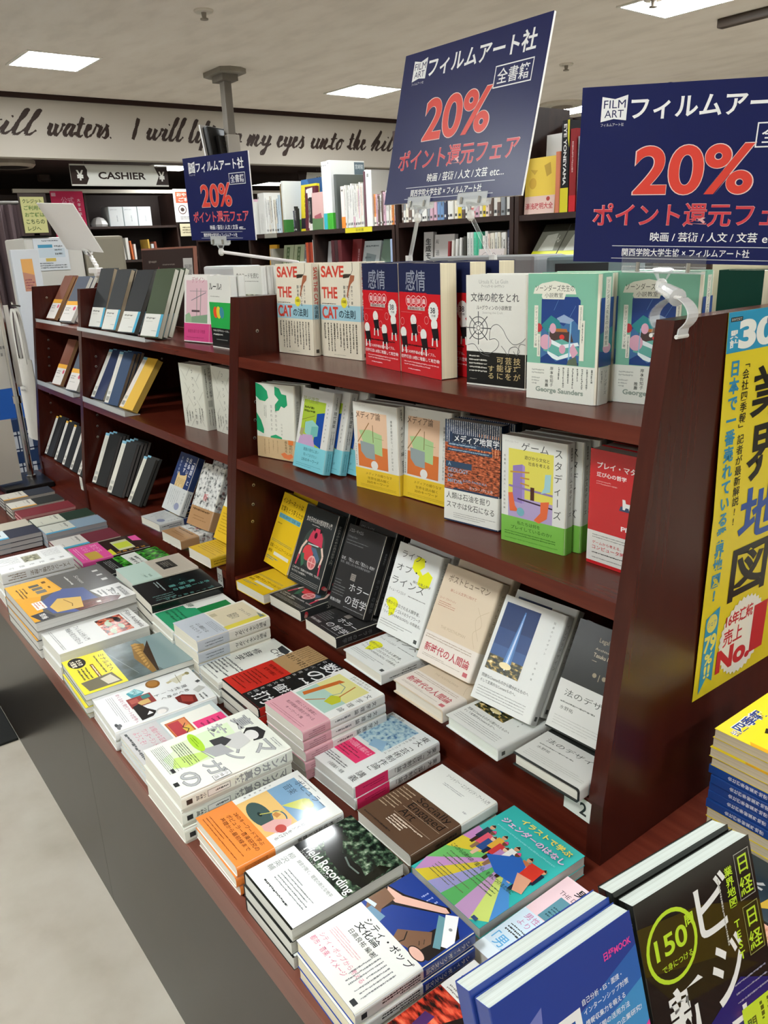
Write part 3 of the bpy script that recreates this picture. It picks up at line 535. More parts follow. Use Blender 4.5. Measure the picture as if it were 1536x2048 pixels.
spec('wphoto', .129, .191, .0322, base='#e7e9e8', rough=.2, page='#dddcd4', front=[('r', .20, .38, .62, .62, '#b9bab0'), ('r', .22, .39, .60, .61, CROWDPIC), ('g', .1, .08, .55, .32, 6, '#9a9c9e', 'v', .3), ('g', .1, .66, .55, .94, 6, '#9a9c9e', 'v', .3), ('v', '美術史を読む', .82, .06, .9, .12, '#7d8082')], spine=[('v', 'イメージの記憶と歴史', .5, .05, .62, .5, '#8a8074', .01), ('g', .2, .68, .8, .92, 3, '#8a7a68', 'v')])
spec('blackbook', .13, .19, .015, base='#15100f', rough=.16, page='#ddd8cc',
  front=[('r', .0, .0, .55, .3, '#e7e8e2'), ('t', 'アフロフ', .08, .03, .52, .11, '#34302e'), ('g', .06, .13, .46, .2, 2, '#55504c'), ('g', .06, .24, .3, .29, 2, '#8a8580'), ('p', '#3a1d1c', [(.3, .3), (.36, .2), (.5, .16), (.62, .22), (.64, .32)]),
    ('r', .0, .30, .55, .78, REDPAINT), ('p', '#150f0e', [(.42, .3), (.56, .3), (.56, .8), (.36, .72), (.30, .5)]), ('p', '#4b2a63', [(.12, .5), (.22, .48), (.24, .6), (.14, .62)]), ('p', '#1f8a5c', [(.28, .62), (.42, .6), (.62, .78), (.5, .82)]), ('p', '#7a96ad', [(.46, .50), (.54, .49), (.72, .62), (.66, .65)]), ('g', .62, .3, .95, .75, 9, '#3d3230')],
  obi=(.78, 1, '#1e1e1e'), of=[('t', '黒人', .10, .15, .5, .5, '#8a8a88'), ('g', .08, .6, .9, .9, 3, '#6a6a68')])
# ---- flat stacks, back row
spec('otoko', .128, .188, .0245, base='#e9ccd2', rough=.25, page='#e2dfd6', front=[('t', '男らしさの', .22, .03, 1.0, .115, K, .02), ('tr', 'THE DESCENT (', .10, .14, .62, .195, '#6a5a60', 0, .0), ('r', .16, .20, .90, .46, '#5f8f9d'), ('t', 'DEFGND', .42, .21, .86, .28, '#d9c3cc', .01), ('e', .40, .31, .09, .035, '#e6d2cc'), ('e', .62, .33, .09, .035, '#e6d2cc'), ('l', '#3b5d68', .02, [(.34, .4), (.5, .43), (.66, .38), (.8, .43)]), ('g', .20, .3, .3, .42, 4, '#365a64')],
  obi=(.47, 1, '#cfe2ee'), of=[('t', '男性が変われば世', .08, .03, .80, .15, '#c07ea8', .004), ('t', 'より良い場所に', .08, .18, .66, .29, '#c07ea8'), ('g', .06, .33, .8, .50, 3, '#3f4446', 'h', .5), ('t', '「男」に悩む', .04, .56, .74, .78, '#68aede', .01), ('r', .0, .8, .6, 1, '#e2eef4')])
_w = [('#bd86bd', 0), ('#d6c23c', 1), ('#6cb867', 2), ('#bf8fc4', 3), ('#d6c23c', 4), ('#9d9bd0', 5), ('#5eb568', 6), ('#c39cc9', 7), ('#cddf78', 8), ('#4f8fd0', 9)]
_edge = [(0, .36), (0, .52), (0, .68), (0, .86), (.06, 1), (.26, 1), (.46, 1), (.66, 1), (.86, 1), (1, .92), (1, .74)]
_rays = [('p', _w[i][0], [(.55, .42), _edge[i], _edge[i + 1]]) for i in range(10)]
def crowd():
    o = []; rnd = random.Random(3); cols = ['#20283c', '#d8556a', '#2f4f88', '#d7a53a', '#c43a3a', '#b184b8', '#e2e2de', '#2c5a9a', '#3f3a42', '#b9734a', '#caa0cc', '#e0c0a8']
    for i in range(13):
        x = .12 + i * .065; y = .30 + (i % 3) * .035 + .004 * i; c = cols[i % 12]
        o += [('p', ['#3a2a22', '#8a6a52', '#d9b39a', '#20283c'][i % 4], [(x - .025, y + .12), (x + .03, y + .12), (x + .02, y + .22), (x - .02, y + .22)]), ('p', c, [(x - .045, y + .02), (x + .045, y + .02), (x + .05, y + .14), (x - .04, y + .15)]), ('e', x, y - .005, .03, .026, ['#c99a78', '#6b4630', '#e0bda2'][i % 3]), ('p', ['#2a1d17', '#d14f88', '#4a3324'][i % 3], [(x - .03, y - .01), (x, y - .036), (x + .03, y - .01)])]
    return o + [('p', '#2f63b5', [(.36, .52), (.62, .36), (.74, .4), (.82, .58), (.6, .60)]), ('p', '#cf3a2c', [(.74, .34), (.9, .33), (.92, .47), (.76, .5)]), ('p', '#d9a184', [(.74, .48), (.9, .46), (.96, .6), (.86, .62)])]
spec('gender', .146, .211, .018, 'L', base='#35b3ad', rough=.16, page='#c7c9c4', bands=[(1, '#38b4ae')],
  front=_rays + crowd() + [('t', 'イラストで学ぶ', .25, .05, .93, .11, '#3c9aa0', .05), ('t', 'イラストで学ぶ', .245, .048, .925, .108, '#e6d65a', .03), ('t', 'ジェンダーのはなし', .10, .14, .96, .205, '#3c9aa0', .05), ('t', 'ジェンダーのはなし', .095, .138, .955, .203, '#d7b6d8', .03), ('g', .12, .235, .92, .26, 1, '#6cc7c9', 'h', .6),
    ('t', 'これからの時代の「頭と心」を身につけるために', .04, .62, .90, .66, '#3b5d3a', .01), ('g', .1, .68, .8, .78, 3, '#5a7350', 'h', .3), ('g', .14, .82, .6, .93, 4, '#6a6f52', 'h', .3), ('r', .86, .955, .92, .985, '#3b4f7a')])
spec('socially', .133, .183, .0217, base='#e1e4df', rough=.3, page='#e0ddd2', front=[('t', 'ソーシャリー・エンゲイジド・アート入門', .22, .05, .95, .10, '#6d7072'), ('g', .3, .16, .8, .2, 2, '#a5a8a8'), ('g', .85, .30, .95, .34, 1, '#b0b2b2')], obi=(.44, 1, '#5b4433'),
  of=[('t', 'Socially', .34, .03, .90, .21, '#1d1713', 0), ('t', 'Engaged', .34, .21, .92, .40, '#1d1713', 0), ('t', 'Art', .34, .38, .58, .54, '#1d1713', 0), ('r', .30, .20, .95, .205, '#b9a996'), ('r', .30, .385, .95, .39, '#b9a996'), ('r', .30, .57, .95, .575, '#b9a996'), ('g', .02, .06, .26, .62, 8, '#b9a68e', 'h', .3), ('g', .34, .60, .86, .80, 4, '#e1d6c6', 'h', .55), ('g', .05, .88, .86, .93, 1, '#2c211a', 'h', .6)], os=[('g', .3, .1, .7, .7, 1, '#2c211a', 'v', .5)])
spec('toudai', .133, .195, .0222, base='#dde2e0', rough=.28, page='#d8d9d3', front=[('r', .03, .05, .66, .50, SPLASH), ('p', '#8fb6d3', [(.34, .42), (.52, .36), (.64, .48), (.4, .52)]), ('t', '村山悟郎', .02, .015, .30, .05, '#4b4e50'), ('v', '東大「芸術制作論」講義', .84, .04, .96, .14, '#35383a', 0), ('v', '創造のアルゴリズム', .70, .12, .50, .05, '#5c5f61'), ('p', '#e2376c', [(.0, .55), (.62, .55), (.62, .78), (.0, .78)]), ('t', '制作の回路を構築せよ', .06, .57, .60, .63, '#f2a5bd', .01), ('g', .05, .65, .56, .76, 3, '#7c1838', 'h', .4), ('g', .04, .82, .6, .90, 3, '#6b6e70'), ('t', '小田部胤久・推薦', .34, .92, .66, .96, '#45484a')],
  spine=[('v', '東大「芸術制作論」', .5, .04, .58, .5, '#55585a', .01), ('r', 0, .62, 1, .98, '#e2376c'), ('g', .3, .66, .7, .9, 2, '#8a1c40', 'v', .4)])
spec('bungaku', .129, .184, .0203, base='#e2e5e2', rough=.26, page='#dedbd0', front=[('r', .08, .10, .82, .40, '#d9d690'), ('r', .08, .40, .82, .66, '#a9c9bd'), ('p', '#c0692f', [(.24, .18), (.34, .16), (.22, .62), (.13, .60)]), ('l', '#6f8a8f', .012, [(.30, .22), (.46, .22), (.55, .32), (.5, .44)]), ('p', '#b9bf35', [(.5, .42), (.62, .36), (.74, .42), (.72, .52), (.56, .54)]), ('l', '#b06a34', .02, [(.56, .14), (.62, .38)]), ('l', '#b06a34', .02, [(.52, .5), (.34, .66)]), ('v', '文学理論', .90, .10, .56, .11, '#5d6062'), ('t', '読み方を学び', .30, .015, .72, .045, '#5c5f55'), ('t', '文学と出会いなおす', .3, .055, .8, .085, '#5c5f55'), ('g', .02, .2, .06, .6, 1, '#8a8d8d', 'v')],
  spine=[('v', '文学理論', .5, .10, .40, .5, '#5d6062', .01), ('g', .3, .44, .7, .66, 1, '#7d8082', 'v')], obi=(.68, 1, '#d6a1ab'), of=[('t', '読むことの基礎と', .28, .12, .78, .24, '#6b4a52'), ('t', '批評理論の現在が学べる', .18, .32, .86, .45, '#6b4a52'), ('t', 'キーワード集', .30, .54, .72, .65, '#6b4a52'), ('g', .08, .76, .9, .92, 2, '#a5727d', 'h', .3)], os=[('g', .2, .2, .8, .8, 3, '#94626d', 'v', .4)])
spec('kazu', .15, .214, .021, base='#17191a', rough=.3, page='#e1ded3', bands=[(1, '#16181a')], front=[('r', .0, .0, .52, .44, '#a98a60'), ('g', .02, .01, .5, .20, 9, '#5d4a30', 'v', .3), ('g', .02, .22, .5, .3, 8, '#6b5638', 'v', .6), ('t', '数', .64, .02, .98, .17, '#dfe3e4', .01), ('t', 'の', .66, .21, .96, .35, '#dfe3e4', .01), ('t', '値', .65, .40, .98, .55, '#dfe3e4', .01), ('t', '打', .65, .60, .98, .75, '#dfe3e4', .01), ('t', 'ち', .66, .80, .96, .94, '#dfe3e4', .01), ('v', 'ローバル資本主義と日本文学', .575, .03, .97, .065, '#b9bcbc')],
  obi=(.44, .985, '#c62a20'), of=[('r', .53, 0, .999, 1, '#17191a'), ('t', '値打', .65, .28, .98, .50, '#dfe3e4', .01), ('t', '打ち', .66, .62, .96, .92, '#dfe3e4', .01), ('v', '日本文学を読む', .59, .05, .95, .07, '#b9bcbc'), ('t', '数値で測れないものを', .10, .08, .46, .15, '#5a1510', .01), ('t', '文学で読む', .12, .2, .42, .28, '#5a1510', .01), ('g', .06, .36, .46, .9, 7, '#7a1a14', 'h', .35)])
spec('shu', .10, .189, .0168, base='#dfe3dc', rough=.3, page='#dddbd0', front=[('p', '#303438', [(.44, .02), (.8, .02), (.9, .1), (.7, .12), (.5, .10)]), ('t', 'CHE', .46, .12, .94, .20, '#3a3d3f', 0), ('v', '修辞学', .3, .26, .60, .26, '#3f4244', .01), ('g', .05, .64, .9, .92, 6, '#55585a', 'h', .5), ('g', .06, .94, .8, .97, 1, '#8a8d8d')])
spec('honyaku', .122, .18, .0272, base='#e3e2d8', rough=.3, page='#e5e1d1', r=.006, front=[('r', .05, .04, .80, .56, '#d9cfb2'), ('r', .80, .02, .95, .58, '#ddd04f'), ('p', '#7d8a80', [(.66, .06), (.92, .03), (.90, .10)]), ('t', '翻訳の', .40, .26, .62, .40, '#4c4a42', 0), ('t', 'スキャンダル', .32, .14, .72, .20, '#5c5a50'), ('r', .16, .48, .30, .56, '#bcb394')],
  spine=[('v', '翻訳のスキャンダル', .5, .06, .50, .5, '#4f4f4b', .014)], obi=(.58, 1, '#bfc7d0'), of=[('g', .42, .08, .95, .30, 4, '#6a727a', 'h', .3), ('t', 'よい翻訳とは', .34, .42, .78, .55, '#5a6069', .01), ('t', 'なんだろう', .34, .62, .74, .74, '#5a6069'), ('r', .82, .82, .88, .88, '#8a929a')], os=[('g', .25, .2, .75, .85, 2, '#6a727a', 'v', .4)])
spec('green', .128, .184, .0214, base='#e2e5df', rough=.3, page='#dfdccf', front=[('r', .34, .06, 1, .5, '#0f7a3e'), ('r', .04, .58, 1, .97, '#2f9a6c'), ('p', '#2f9a6c', [(.2, .58), (.3, .48), (.9, .48), (.9, .58)]), ('g', .1, .66, .9, .86, 3, '#17613f'), ('t', '生きる哲学', .04, .46, .2, .54, '#1d4a33', .02)])
spec('horeiga', .15, .183, .0262, base='#121516', rough=.2, page='#dcd9cd', bands=[(.6, '#101414')], front=[('r', .04, .3, .6, .6, TEALPIC), ('v', 'ホラー映画の', .62, .06, .60, .12, '#5f9f98', .01), ('v', '教科書', .44, .20, .62, .12, '#5f9f98', .01), ('g', .1, .66, .6, .74, 2, '#9fb2b0'), ('g', .66, .62, .9, .9, 3, '#5a7a78', 'v', .4), ('t', 'ホラー映画の科学', .84, .1, .95, .14, '#5a8a84'), ('v', 'ホラー映画の科学', .92, .12, .80, .08, '#5a8a84')])
spec('mint', .135, .179, .0208, base='#b9b1a4', rough=.35, page='#d9dad2', bands=[(.56, '#bcb4a6')], front=[('r', .2, .22, .68, .44, '#1c1c1b'), ('g', .28, .27, .6, .4, 4, '#8a8a80'), ('g', .03, .03, .97, .53, 12, '#a0988a', 'v', .12)], obi=(.56, 1, '#b9d1c7'), of=[('g', .7, .2, .85, .5, 2, '#7f9a90'), ('t', 'ことばの', .6, .4, .8, .5, '#7f9a90')])
spec('gblack', .123, .182, .0224, base='#15181a', rough=.22, page='#d6d8cf', bands=[(.36, GREENPIC), (.60, '#dcdfd9'), (.74, GREENPIC)], front=[('t', '無限ゲームへの', .28, .41, .95, .46, '#2f3334', .015), ('t', '挑戦する人', .3, .49, .95, .55, '#2f3334', .02), ('g', .12, .8, .8, .92, 4, '#8a8d8d')])
spec('neon', .149, .207, .0164, base='#2a1a17', rough=.25, page='#d9d6cf', front=[('r', .2, .18, .82, .42, '#c9cba0'), ('r', .34, .19, .7, .41, '#c4d23e'), ('p', '#e85aa8', [(.1, .0), (.5, 0), (.4, .12), (.1, .12)]), ('v', '旅する銀河', .9, .04, .5, .09, '#b8862e', .02), ('p', '#d9d23a', [(.6, .5), (.98, .5), (.98, .62), (.7, .62)])], obi=(.56, 1, '#e0559f'), of=[('r', .5, .3, .98, .72, '#c9a54a'), ('t', '友だち', .08, .1, .6, .34, '#f0a8cf'), ('t', 'になる', .1, .45, .44, .64, '#f0a8cf'), ('g', .1, .76, .9, .9, 2, '#f0a8cf')])
# ---- books on the shelves
_cat = [('t', 'SAVE', .04, .03, .62, .15, '#cf4636', .03), ('t', 'THE', .04, .25, .44, .37, '#cf4636', .03), ('r', 0, .44, 1, .60, '#9cc6d4'), ('t', 'CAT', .03, .455, .44, .585, '#cf4636', .035), ('t', 'の法則', .46, .485, .87, .575, '#1d3a48', .02), ('g', .03, .415, .5, .435, 1, '#4a4a48'),
  ('e', .60, .41, .075, .055, '#e2d83c'), ('t', '100', .555, .385, .65, .415, '#4a4420', .02), ('v', '世界で一番', .80, .23, .43, .05, '#3c3c3a'), ('v', '読まれている', .71, .23, .46, .06, '#3c3c3a', .01), ('v', '脚本術', .62, .23, .36, .06, '#3c3c3a'), ('l', '#33302c', .008, [(.83, .0), (.83, .08), (.79, .12), (.64, .14)]), ('p', '#3b342c', [(.6, .12), (.66, .115), (.8, .115), (.74, .15), (.6, .16)]), ('p', '#a9674a', [(.78, .125), (.88, .13), (.86, .18), (.78, .22), (.72, .30), (.70, .36), (.67, .34), (.74, .2)]),
  ('g', .05, .63, .92, .94, 11, '#6b675c', 'v', .4), ('v', '創造性は制約から生まれる', .07, .64, .80, .035, '#4a463c', .01), ('v', '売れる脚本の条件', .34, .64, .78, .035, '#4a463c', .01), ('g', .3, .965, .6, .975, 1, '#8a8678')]
spec('cat', .148, .208, .0215, base='#ddd6c3', rough=.3, r=.006, page='#e2dcc8', bands=[(.44, '#dfd9c8'), (.60, '#9cc6d4')], front=_cat, spine=[('tr', 'SAVE THE CAT', .25, .04, .75, .44, '#c8493a', 1, .02), ('v', 'の法則', .5, .45, .59, .5, '#1d3a48', .02), ('r', .3, .93, .7, .97, '#4a463c')])
_kan = [('t', '感情', .18, .06, .66, .24, '#8f95a4', .006), ('r', 0, .262, 1, .272, '#cf2029'), ('g', .02, .252, .98, .268, 1, '#cf2029', 'h', .9)] + [('ring', .245 + i * .125, .33, .068, .05, .008, '#f0c9c9') for i in range(4)] + [('t', g, .205 + i * .125, .305, .285 + i * .125, .355, '#f1dada', .01) for i, g in enumerate('類語辞典')] + [('r', .22, .38, .64, .41, '#b7b3ac'), ('t', '増補改訂版', .25, .385, .61, .405, '#7a2022', .01), ('g', .05, .43, .66, .437, 1, '#e58a8a'), ('star', .84, .41, .12, .085, '#dfe1de', 36), ('t', '38', .77, .375, .88, .425, '#3a3c40', .02), ('t', '万部', .79, .435, .89, .455, '#3a3c40', .01)]
for i, (x, y) in enumerate([(.10, .62), (.36, .50), (.60, .62), (.86, .52)]):
    _kan += [('e', x, y, .075, .05, '#e3e4e0'), ('p', '#1c1a1c', [(x - .07, y + .04), (x + .08, y + .03), (x + .1, y + .13), (x - .02, y + .14)]), ('l', '#e3e4e0', .03, [(x - .04, y + .12), (x - .05, y + .19)]), ('l', '#e3e4e0', .03, [(x + .05, y + .12), (x + .06, y + .19)]), ('ring', (.08, .38, .5, .68)[i], (.50, .47, .555, .47)[i] + .02, .05, .035, .006, '#f0a8a8')]
_kan += [('p', '#e3e4e0', [(.33, .49), (.36, .455), (.385, .49)]), ('g', .08, .72, .88, .74, 1, '#3a1416', 'h', .7), ('t', 'すべての創作者必携のバイブル、', .06, .775, .88, .805, '#f3e3e3', .012), ('t', '収録項目1.8倍に増量して再登場!', .03, .825, .97, .86, '#f3e3e3', .012), ('g', .10, .875, .95, .925, 2, '#f0b0b0'), ('g', .2, .945, .8, .96, 1, '#f6dada', 'h', .7)]
spec('kanjo', .147, .207, .036, 'L', base='#c91f27', rough=.28, page='#e0d6b8', bands=[(.262, '#22284a')], front=_kan)
_cr = [('t', 'Ursula K. Le Guin', .22, .04, .70, .075, '#a7a9a6', 0), ('t', 'アーシュラ・K・ル=グウィン', .26, .085, .64, .11, '#5a5c5a'), ('t', '文体の舵をとれ', .08, .155, .88, .235, '#3f4143', .004), ('t', 'ル=グウィンの小説教室', .18, .265, .76, .305, '#47494a', .004), ('t', 'Steering the Craft', .28, .32, .62, .345, '#b4b5b2'), ('ring', .21, .47, .16, .105, .012, '#5f6163'), ('ring', .21, .47, .09, .06, .012, '#5f6163'), ('ring', .21, .47, .035, .024, .01, '#5f6163')] + [('l', '#5f6163', .014, [(.21 + .05 * math.cos(a), .47 + .034 * math.sin(a)), (.21 + .22 * math.cos(a), .47 + .15 * math.sin(a))]) for a in [i * math.pi / 4 for i in range(8)]] + [
  ('l', '#6a6c6d', .008, smooth([(.40, .57), (.42, .47), (.52, .43), (.62, .47), (.70, .55), (.80, .60), (.92, .58), (.99, .54)])), ('l', '#6a6c6d', .008, smooth([(.40, .57), (.50, .56), (.56, .60), (.50, .66), (.36, .70), (.24, .66)])), ('l', '#6a6c6d', .008, smooth([(.02, .63), (.14, .62), (.26, .70), (.40, .72)])), ('l', '#6a6c6d', .008, smooth([(.72, .70), (.74, .64), (.84, .62), (.9, .66), (.84, .69), (.8, .66)])), ('l', '#6a6c6d', .008, smooth([(.86, .70), (.9, .60), (.99, .60)])), ('l', '#6a6c6d', .008, smooth([(.60, .62), (.66, .66), (.7, .7)]))]
spec('craft', .127, .187, .017, base='#d9dad4', rough=.3, page='#ddd9ca', bands=[(.685, '#d9dad4'), (.985, '#171716')], front=_cr + [('v', '技巧が', .86, .715, .93, .12, '#c9b583', .006), ('v', '芸術を', .72, .715, .93, .12, '#c9b583', .006), ('v', '可能に', .58, .715, .93, .12, '#c9b583', .006), ('v', 'する', .43, .80, .93, .12, '#c9b583', .006), ('g', .05, .71, .36, .88, 5, '#cfcfc6', 'h', .4), ('g', .06, .93, .2, .95, 1, '#8a8a80')], spine=[('v', '文体の舵をとれ', .5, .06, .5, .6, '#5a5c5a')])
def gs_front():
    o = [('p', '#23407f', [(.20, .20), (.24, .175), (.70, .175), (.74, .20), (.74, .70), (.20, .70)]), ('p', '#3f6b9a', [(.20, .44), (.35, .34), (.52, .40), (.62, .33), (.74, .40), (.74, .70), (.2, .70)]), ('p', '#8fa4c4', [(.42, .34), (.52, .31), (.66, .35), (.6, .38), (.46, .37)]), ('p', '#2e7f86', [(.20, .40), (.34, .32), (.46, .36), (.5, .44), (.3, .46)]), ('p', '#4a3a38', [(.30, .45), (.62, .44), (.66, .52), (.32, .53)]), ('p', '#a8683a', [(.36, .42), (.56, .42), (.58, .445), (.36, .445)]), ('e', .50, .485, .035, .02, '#cf3d3d'), ('p', '#5fa59a', [(.24, .54), (.5, .50), (.74, .56), (.74, .62), (.5, .64), (.24, .60)]), ('p', '#d9e6e8', [(.32, .50), (.5, .545), (.72, .52), (.74, .545), (.5, .575), (.36, .545)]), ('p', '#d9e6e8', [(.3, .60), (.46, .64), (.62, .60), (.64, .63), (.44, .67), (.3, .64)]), ('p', '#1f3f7a', [(.2, .66), (.3, .62), (.42, .68), (.56, .65), (.74, .68), (.74, .70), (.2, .70)]),
      ('e', .27, .53, .085, .06, '#cf9fb2'), ('e', .37, .42, .045, .04, '#cf9fb2'), ('e', .51, .58, .045, .035, '#cf9fb2'), ('p', '#cf9fb2', [(.60, .58), (.66, .53), (.73, .60), (.66, .65)]), ('e', .17, .42, .045, .035, '#b5363c'), ('l', '#7fb2cf', .02, [(.62, .36), (.60, .70)]), ('l', '#7fb2cf', .012, [(.32, .42), (.31, .6)]), ('l', '#5f83b5', .005, [(.44, .20), (.38, .28)]), ('l', '#5f83b5', .005, [(.68, .24), (.6, .33)]),
      ('p', '#dcdccf', [(.08, .155), (.10, .11), (.20, .075), (.38, .055), (.56, .075), (.66, .11), (.68, .155)]), ('t', 'ソーンダーズ先生の', .11, .085, .65, .135, '#3f4440'), ('p', '#dcdccf', [(.22, .135), (.52, .135), (.54, .155), (.52, .195), (.22, .195), (.20, .175)]), ('t', '小説教室', .245, .145, .50, .183, '#3f4440'), ('r', .10, .245, .155, .58, '#dcdccf'), ('v', 'ジョージ・ソーンダーズ著', .128, .255, .57, .04, '#4f544f'), ('r', .72, .235, .78, .42, '#dcdccf'), ('g', .735, .25, .765, .41, 1, '#8f938c', 'v'), ('r', .75, .35, .81, .66, '#dcdccf'), ('g', .765, .37, .795, .64, 1, '#6f736c', 'v'), ('r', .15, .47, .195, .65, '#dcdccf'), ('g', .16, .485, .185, .64, 1, '#7a7e78', 'v'), ('p', '#5c6a58', [(.60, .66), (.70, .63), (.73, .70), (.58, .70)])]
    return o
spec('saunders', .128, .191, .036, base='#79b29a', rough=.3, r=.009, page='#dfdac8', bands=[(.705, '#7ab39b')], front=gs_front(), spine=[('r', .05, .18, .98, .70, '#2a4a86'), ('p', '#2e7f86', [(.05, .45), (.98, .40), (.98, .6), (.05, .58)]), ('e', .6, .56, .3, .04, '#cf9fb2'), ('r', .34, .03, .72, .55, '#dcdccf'), ('v', 'ソーンダーズ先生の小説教室', .53, .04, .54, .24, '#55594f')], obi=(.705, 1, '#dcdfd6'),
  of=[('v', '岸本佐知子', .37, .06, .62, .05, '#4f534e', .01), ('v', '推薦', .30, .42, .64, .05, '#4f534e', .01), ('g', .44, .06, .96, .60, 8, '#7b807a', 'v', .35), ('g', .08, .14, .26, .30, 2, '#a8ada6'), ('g', .08, .36, .2, .6, 3, '#a8ada6'), ('t', 'George Saunders', .14, .64, .82, .82, '#8d9b90', .03)], os=[('v', 'ソーンダーズ', .6, .08, .75, .24, '#7b807a'), ('g', .2, .1, .4, .6, 1, '#9aa09a', 'v')])
spec('leaves', .132, .182, .0215, base='#d9dad0', rough=.35, page='#dad5c5', front=[('p', '#1c9a68', [(0, .0), (.16, .03), (.3, .1), (.33, .19), (.24, .24), (.1, .23), (0, .18)]), ('p', '#1c9a68', [(.5, .03), (.62, .05), (.68, .12), (.8, .13), (.82, .26), (.74, .30), (.66, .28), (.6, .34), (.5, .36), (.5, .27), (.6, .2), (.5, .14)]), ('p', '#1c9a68', [(.0, .40), (.12, .5), (.19, .62), (.18, .68), (0, .64)]), ('p', '#1c9a68', [(.36, .70), (.5, .67), (.66, .70), (.66, .72), (.36, .72)]), ('v', '庭のかたちが', .52, .27, .63, .06, '#6f726b'), ('v', '生まれるとき', .40, .27, .63, .06, '#6f726b'), ('v', '山内朋樹', .66, .50, .68, .04, '#8f918a'), ('g', .20, .29, .28, .46, 2, '#9a9c95', 'v')], spine=[('v', '庭のかたちが生まれるとき', .5, .2, .62, .42, '#7a7d75')], obi=(.72, 1, '#c7ad86'), of=[('v', '徹底的に', .88, .05, .62, .09, '#6d5536', .01), ('v', '庭を見る', .76, .05, .62, .07, '#6d5536', .01), ('r', .82, .0, .95, .22, '#dc7a3a'), ('p', '#e07c4a', [(.62, .72), (.72, .62), (.8, .72), (.9, .64), (.94, .78), (.84, .94), (.7, .9)]), ('g', .14, .1, .6, .85, 4, '#a58d68', 'v', .2)])
spec('kenchiku', .127, .184, .021, base='#d3d4d0', rough=.2, page='#d6d3c8', bands=[(.12, '#cfd0cd')], front=[('r', .10, .14, .80, .70, '#a3bd3c'), ('t', '現代建築', .05, .10, .56, .18, '#8f9b48', 0), ('g', .14, .21, .5, .3, 2, '#4f5c20', 'h', .6), ('p', '#1d4a9a', [(.56, .29), (.80, .26), (.80, .70), (.56, .66)]), ('p', '#8cc4bd', [(.22, .42), (.44, .38), (.66, .44), (.66, .56), (.44, .60), (.24, .55)]), ('p', '#6fb0a8', [(.44, .46), (.66, .44), (.66, .56), (.44, .60)]), ('p', '#b99bc0', [(.12, .58), (.50, .56), (.62, .70), (.06, .70)]), ('l', '#6a5a30', .008, [(.10, .40), (.5, .32)]), ('l', '#4f5c30', .006, [(.2, .5), (.22, .4)]), ('p', '#a09a6a', [(.1, .50), (.22, .5), (.18, .6), (.08, .58)]), ('v', '山崎泰寛・本橋仁編著', .88, .14, .62, .035, '#4f5250')], spine=[('v', '現代建築', .5, .22, .42, .42, '#5a5d5b', .012), ('g', .3, .05, .7, .2, 1, '#8d908e', 'v'), ('g', .25, .46, .75, .68, 2, '#7a7d7b', 'v')], obi=(.70, 1, '#7cc5d2'), of=[('t', '建築の現代に迷い', .28, .10, .78, .24, '#3c6f7c'), ('t', '知っておきたい', .30, .32, .74, .45, '#3c6f7c'), ('t', '235のキーワード', .26, .53, .82, .66, '#2f5f6c', .006), ('g', .08, .76, .9, .92, 2, '#5b98a5', 'h', .3)], os=[('g', .25, .12, .75, .86, 2, '#4f8c9a', 'v', .4)])
spec('mediaron', .128, .184, .0225, base='#d6d7d1', rough=.26, page='#d8d4c8', front=[('t', 'クリティカル・ワード', .05, .02, .28, .045, '#9a9b98'), ('r', .08, .10, .76, .50, '#ddbb9e'), ('r', .08, .48, .76, .74, '#cf7238'), ('t', 'メディア論', .06, .095, .62, .18, '#5a4a3f', .004), ('p', '#a3c48c', [(.12, .32), (.36, .30), (.64, .34), (.64, .58), (.4, .56), (.2, .44)]), ('p', '#8d9a9c', [(.14, .44), (.46, .46), (.47, .64), (.26, .63), (.15, .56)]), ('l', '#8d6a3f', .016, [(.36, .22), (.08, .46)]), ('l', '#6d5a35', .012, [(.44, .24), (.44, .44)]), ('l', '#7a8a5a', .006, [(.46, .38), (.68, .39)]), ('e', .45, .70, .08, .05, '#dcdcd8'), ('v', '理論と歴史から〈いま〉が学べる', .86, .15, .72, .045, '#55564f'), ('v', '門林岳史・増田展大編', .035, .48, .74, .03, '#55564f')], spine=[('v', 'メディア論', .5, .2, .56, .4, '#5f605c', .012), ('g', .3, .03, .7, .16, 1, '#8d8e8a', 'v'), ('g', .3, .6, .7, .74, 1, '#8d8e8a', 'v')], obi=(.76, 1, '#e0bf33'), of=[('t', 'メディアの織りなす', .24, .14, .84, .28, '#7a6418'), ('t', '世界を読み解く', .28, .36, .76, .50, '#7a6418'), ('t', '35のキーワード', .26, .56, .76, .68, '#6a5510', .006), ('g', .1, .76, .92, .9, 2, '#a58a28', 'h', .3)])
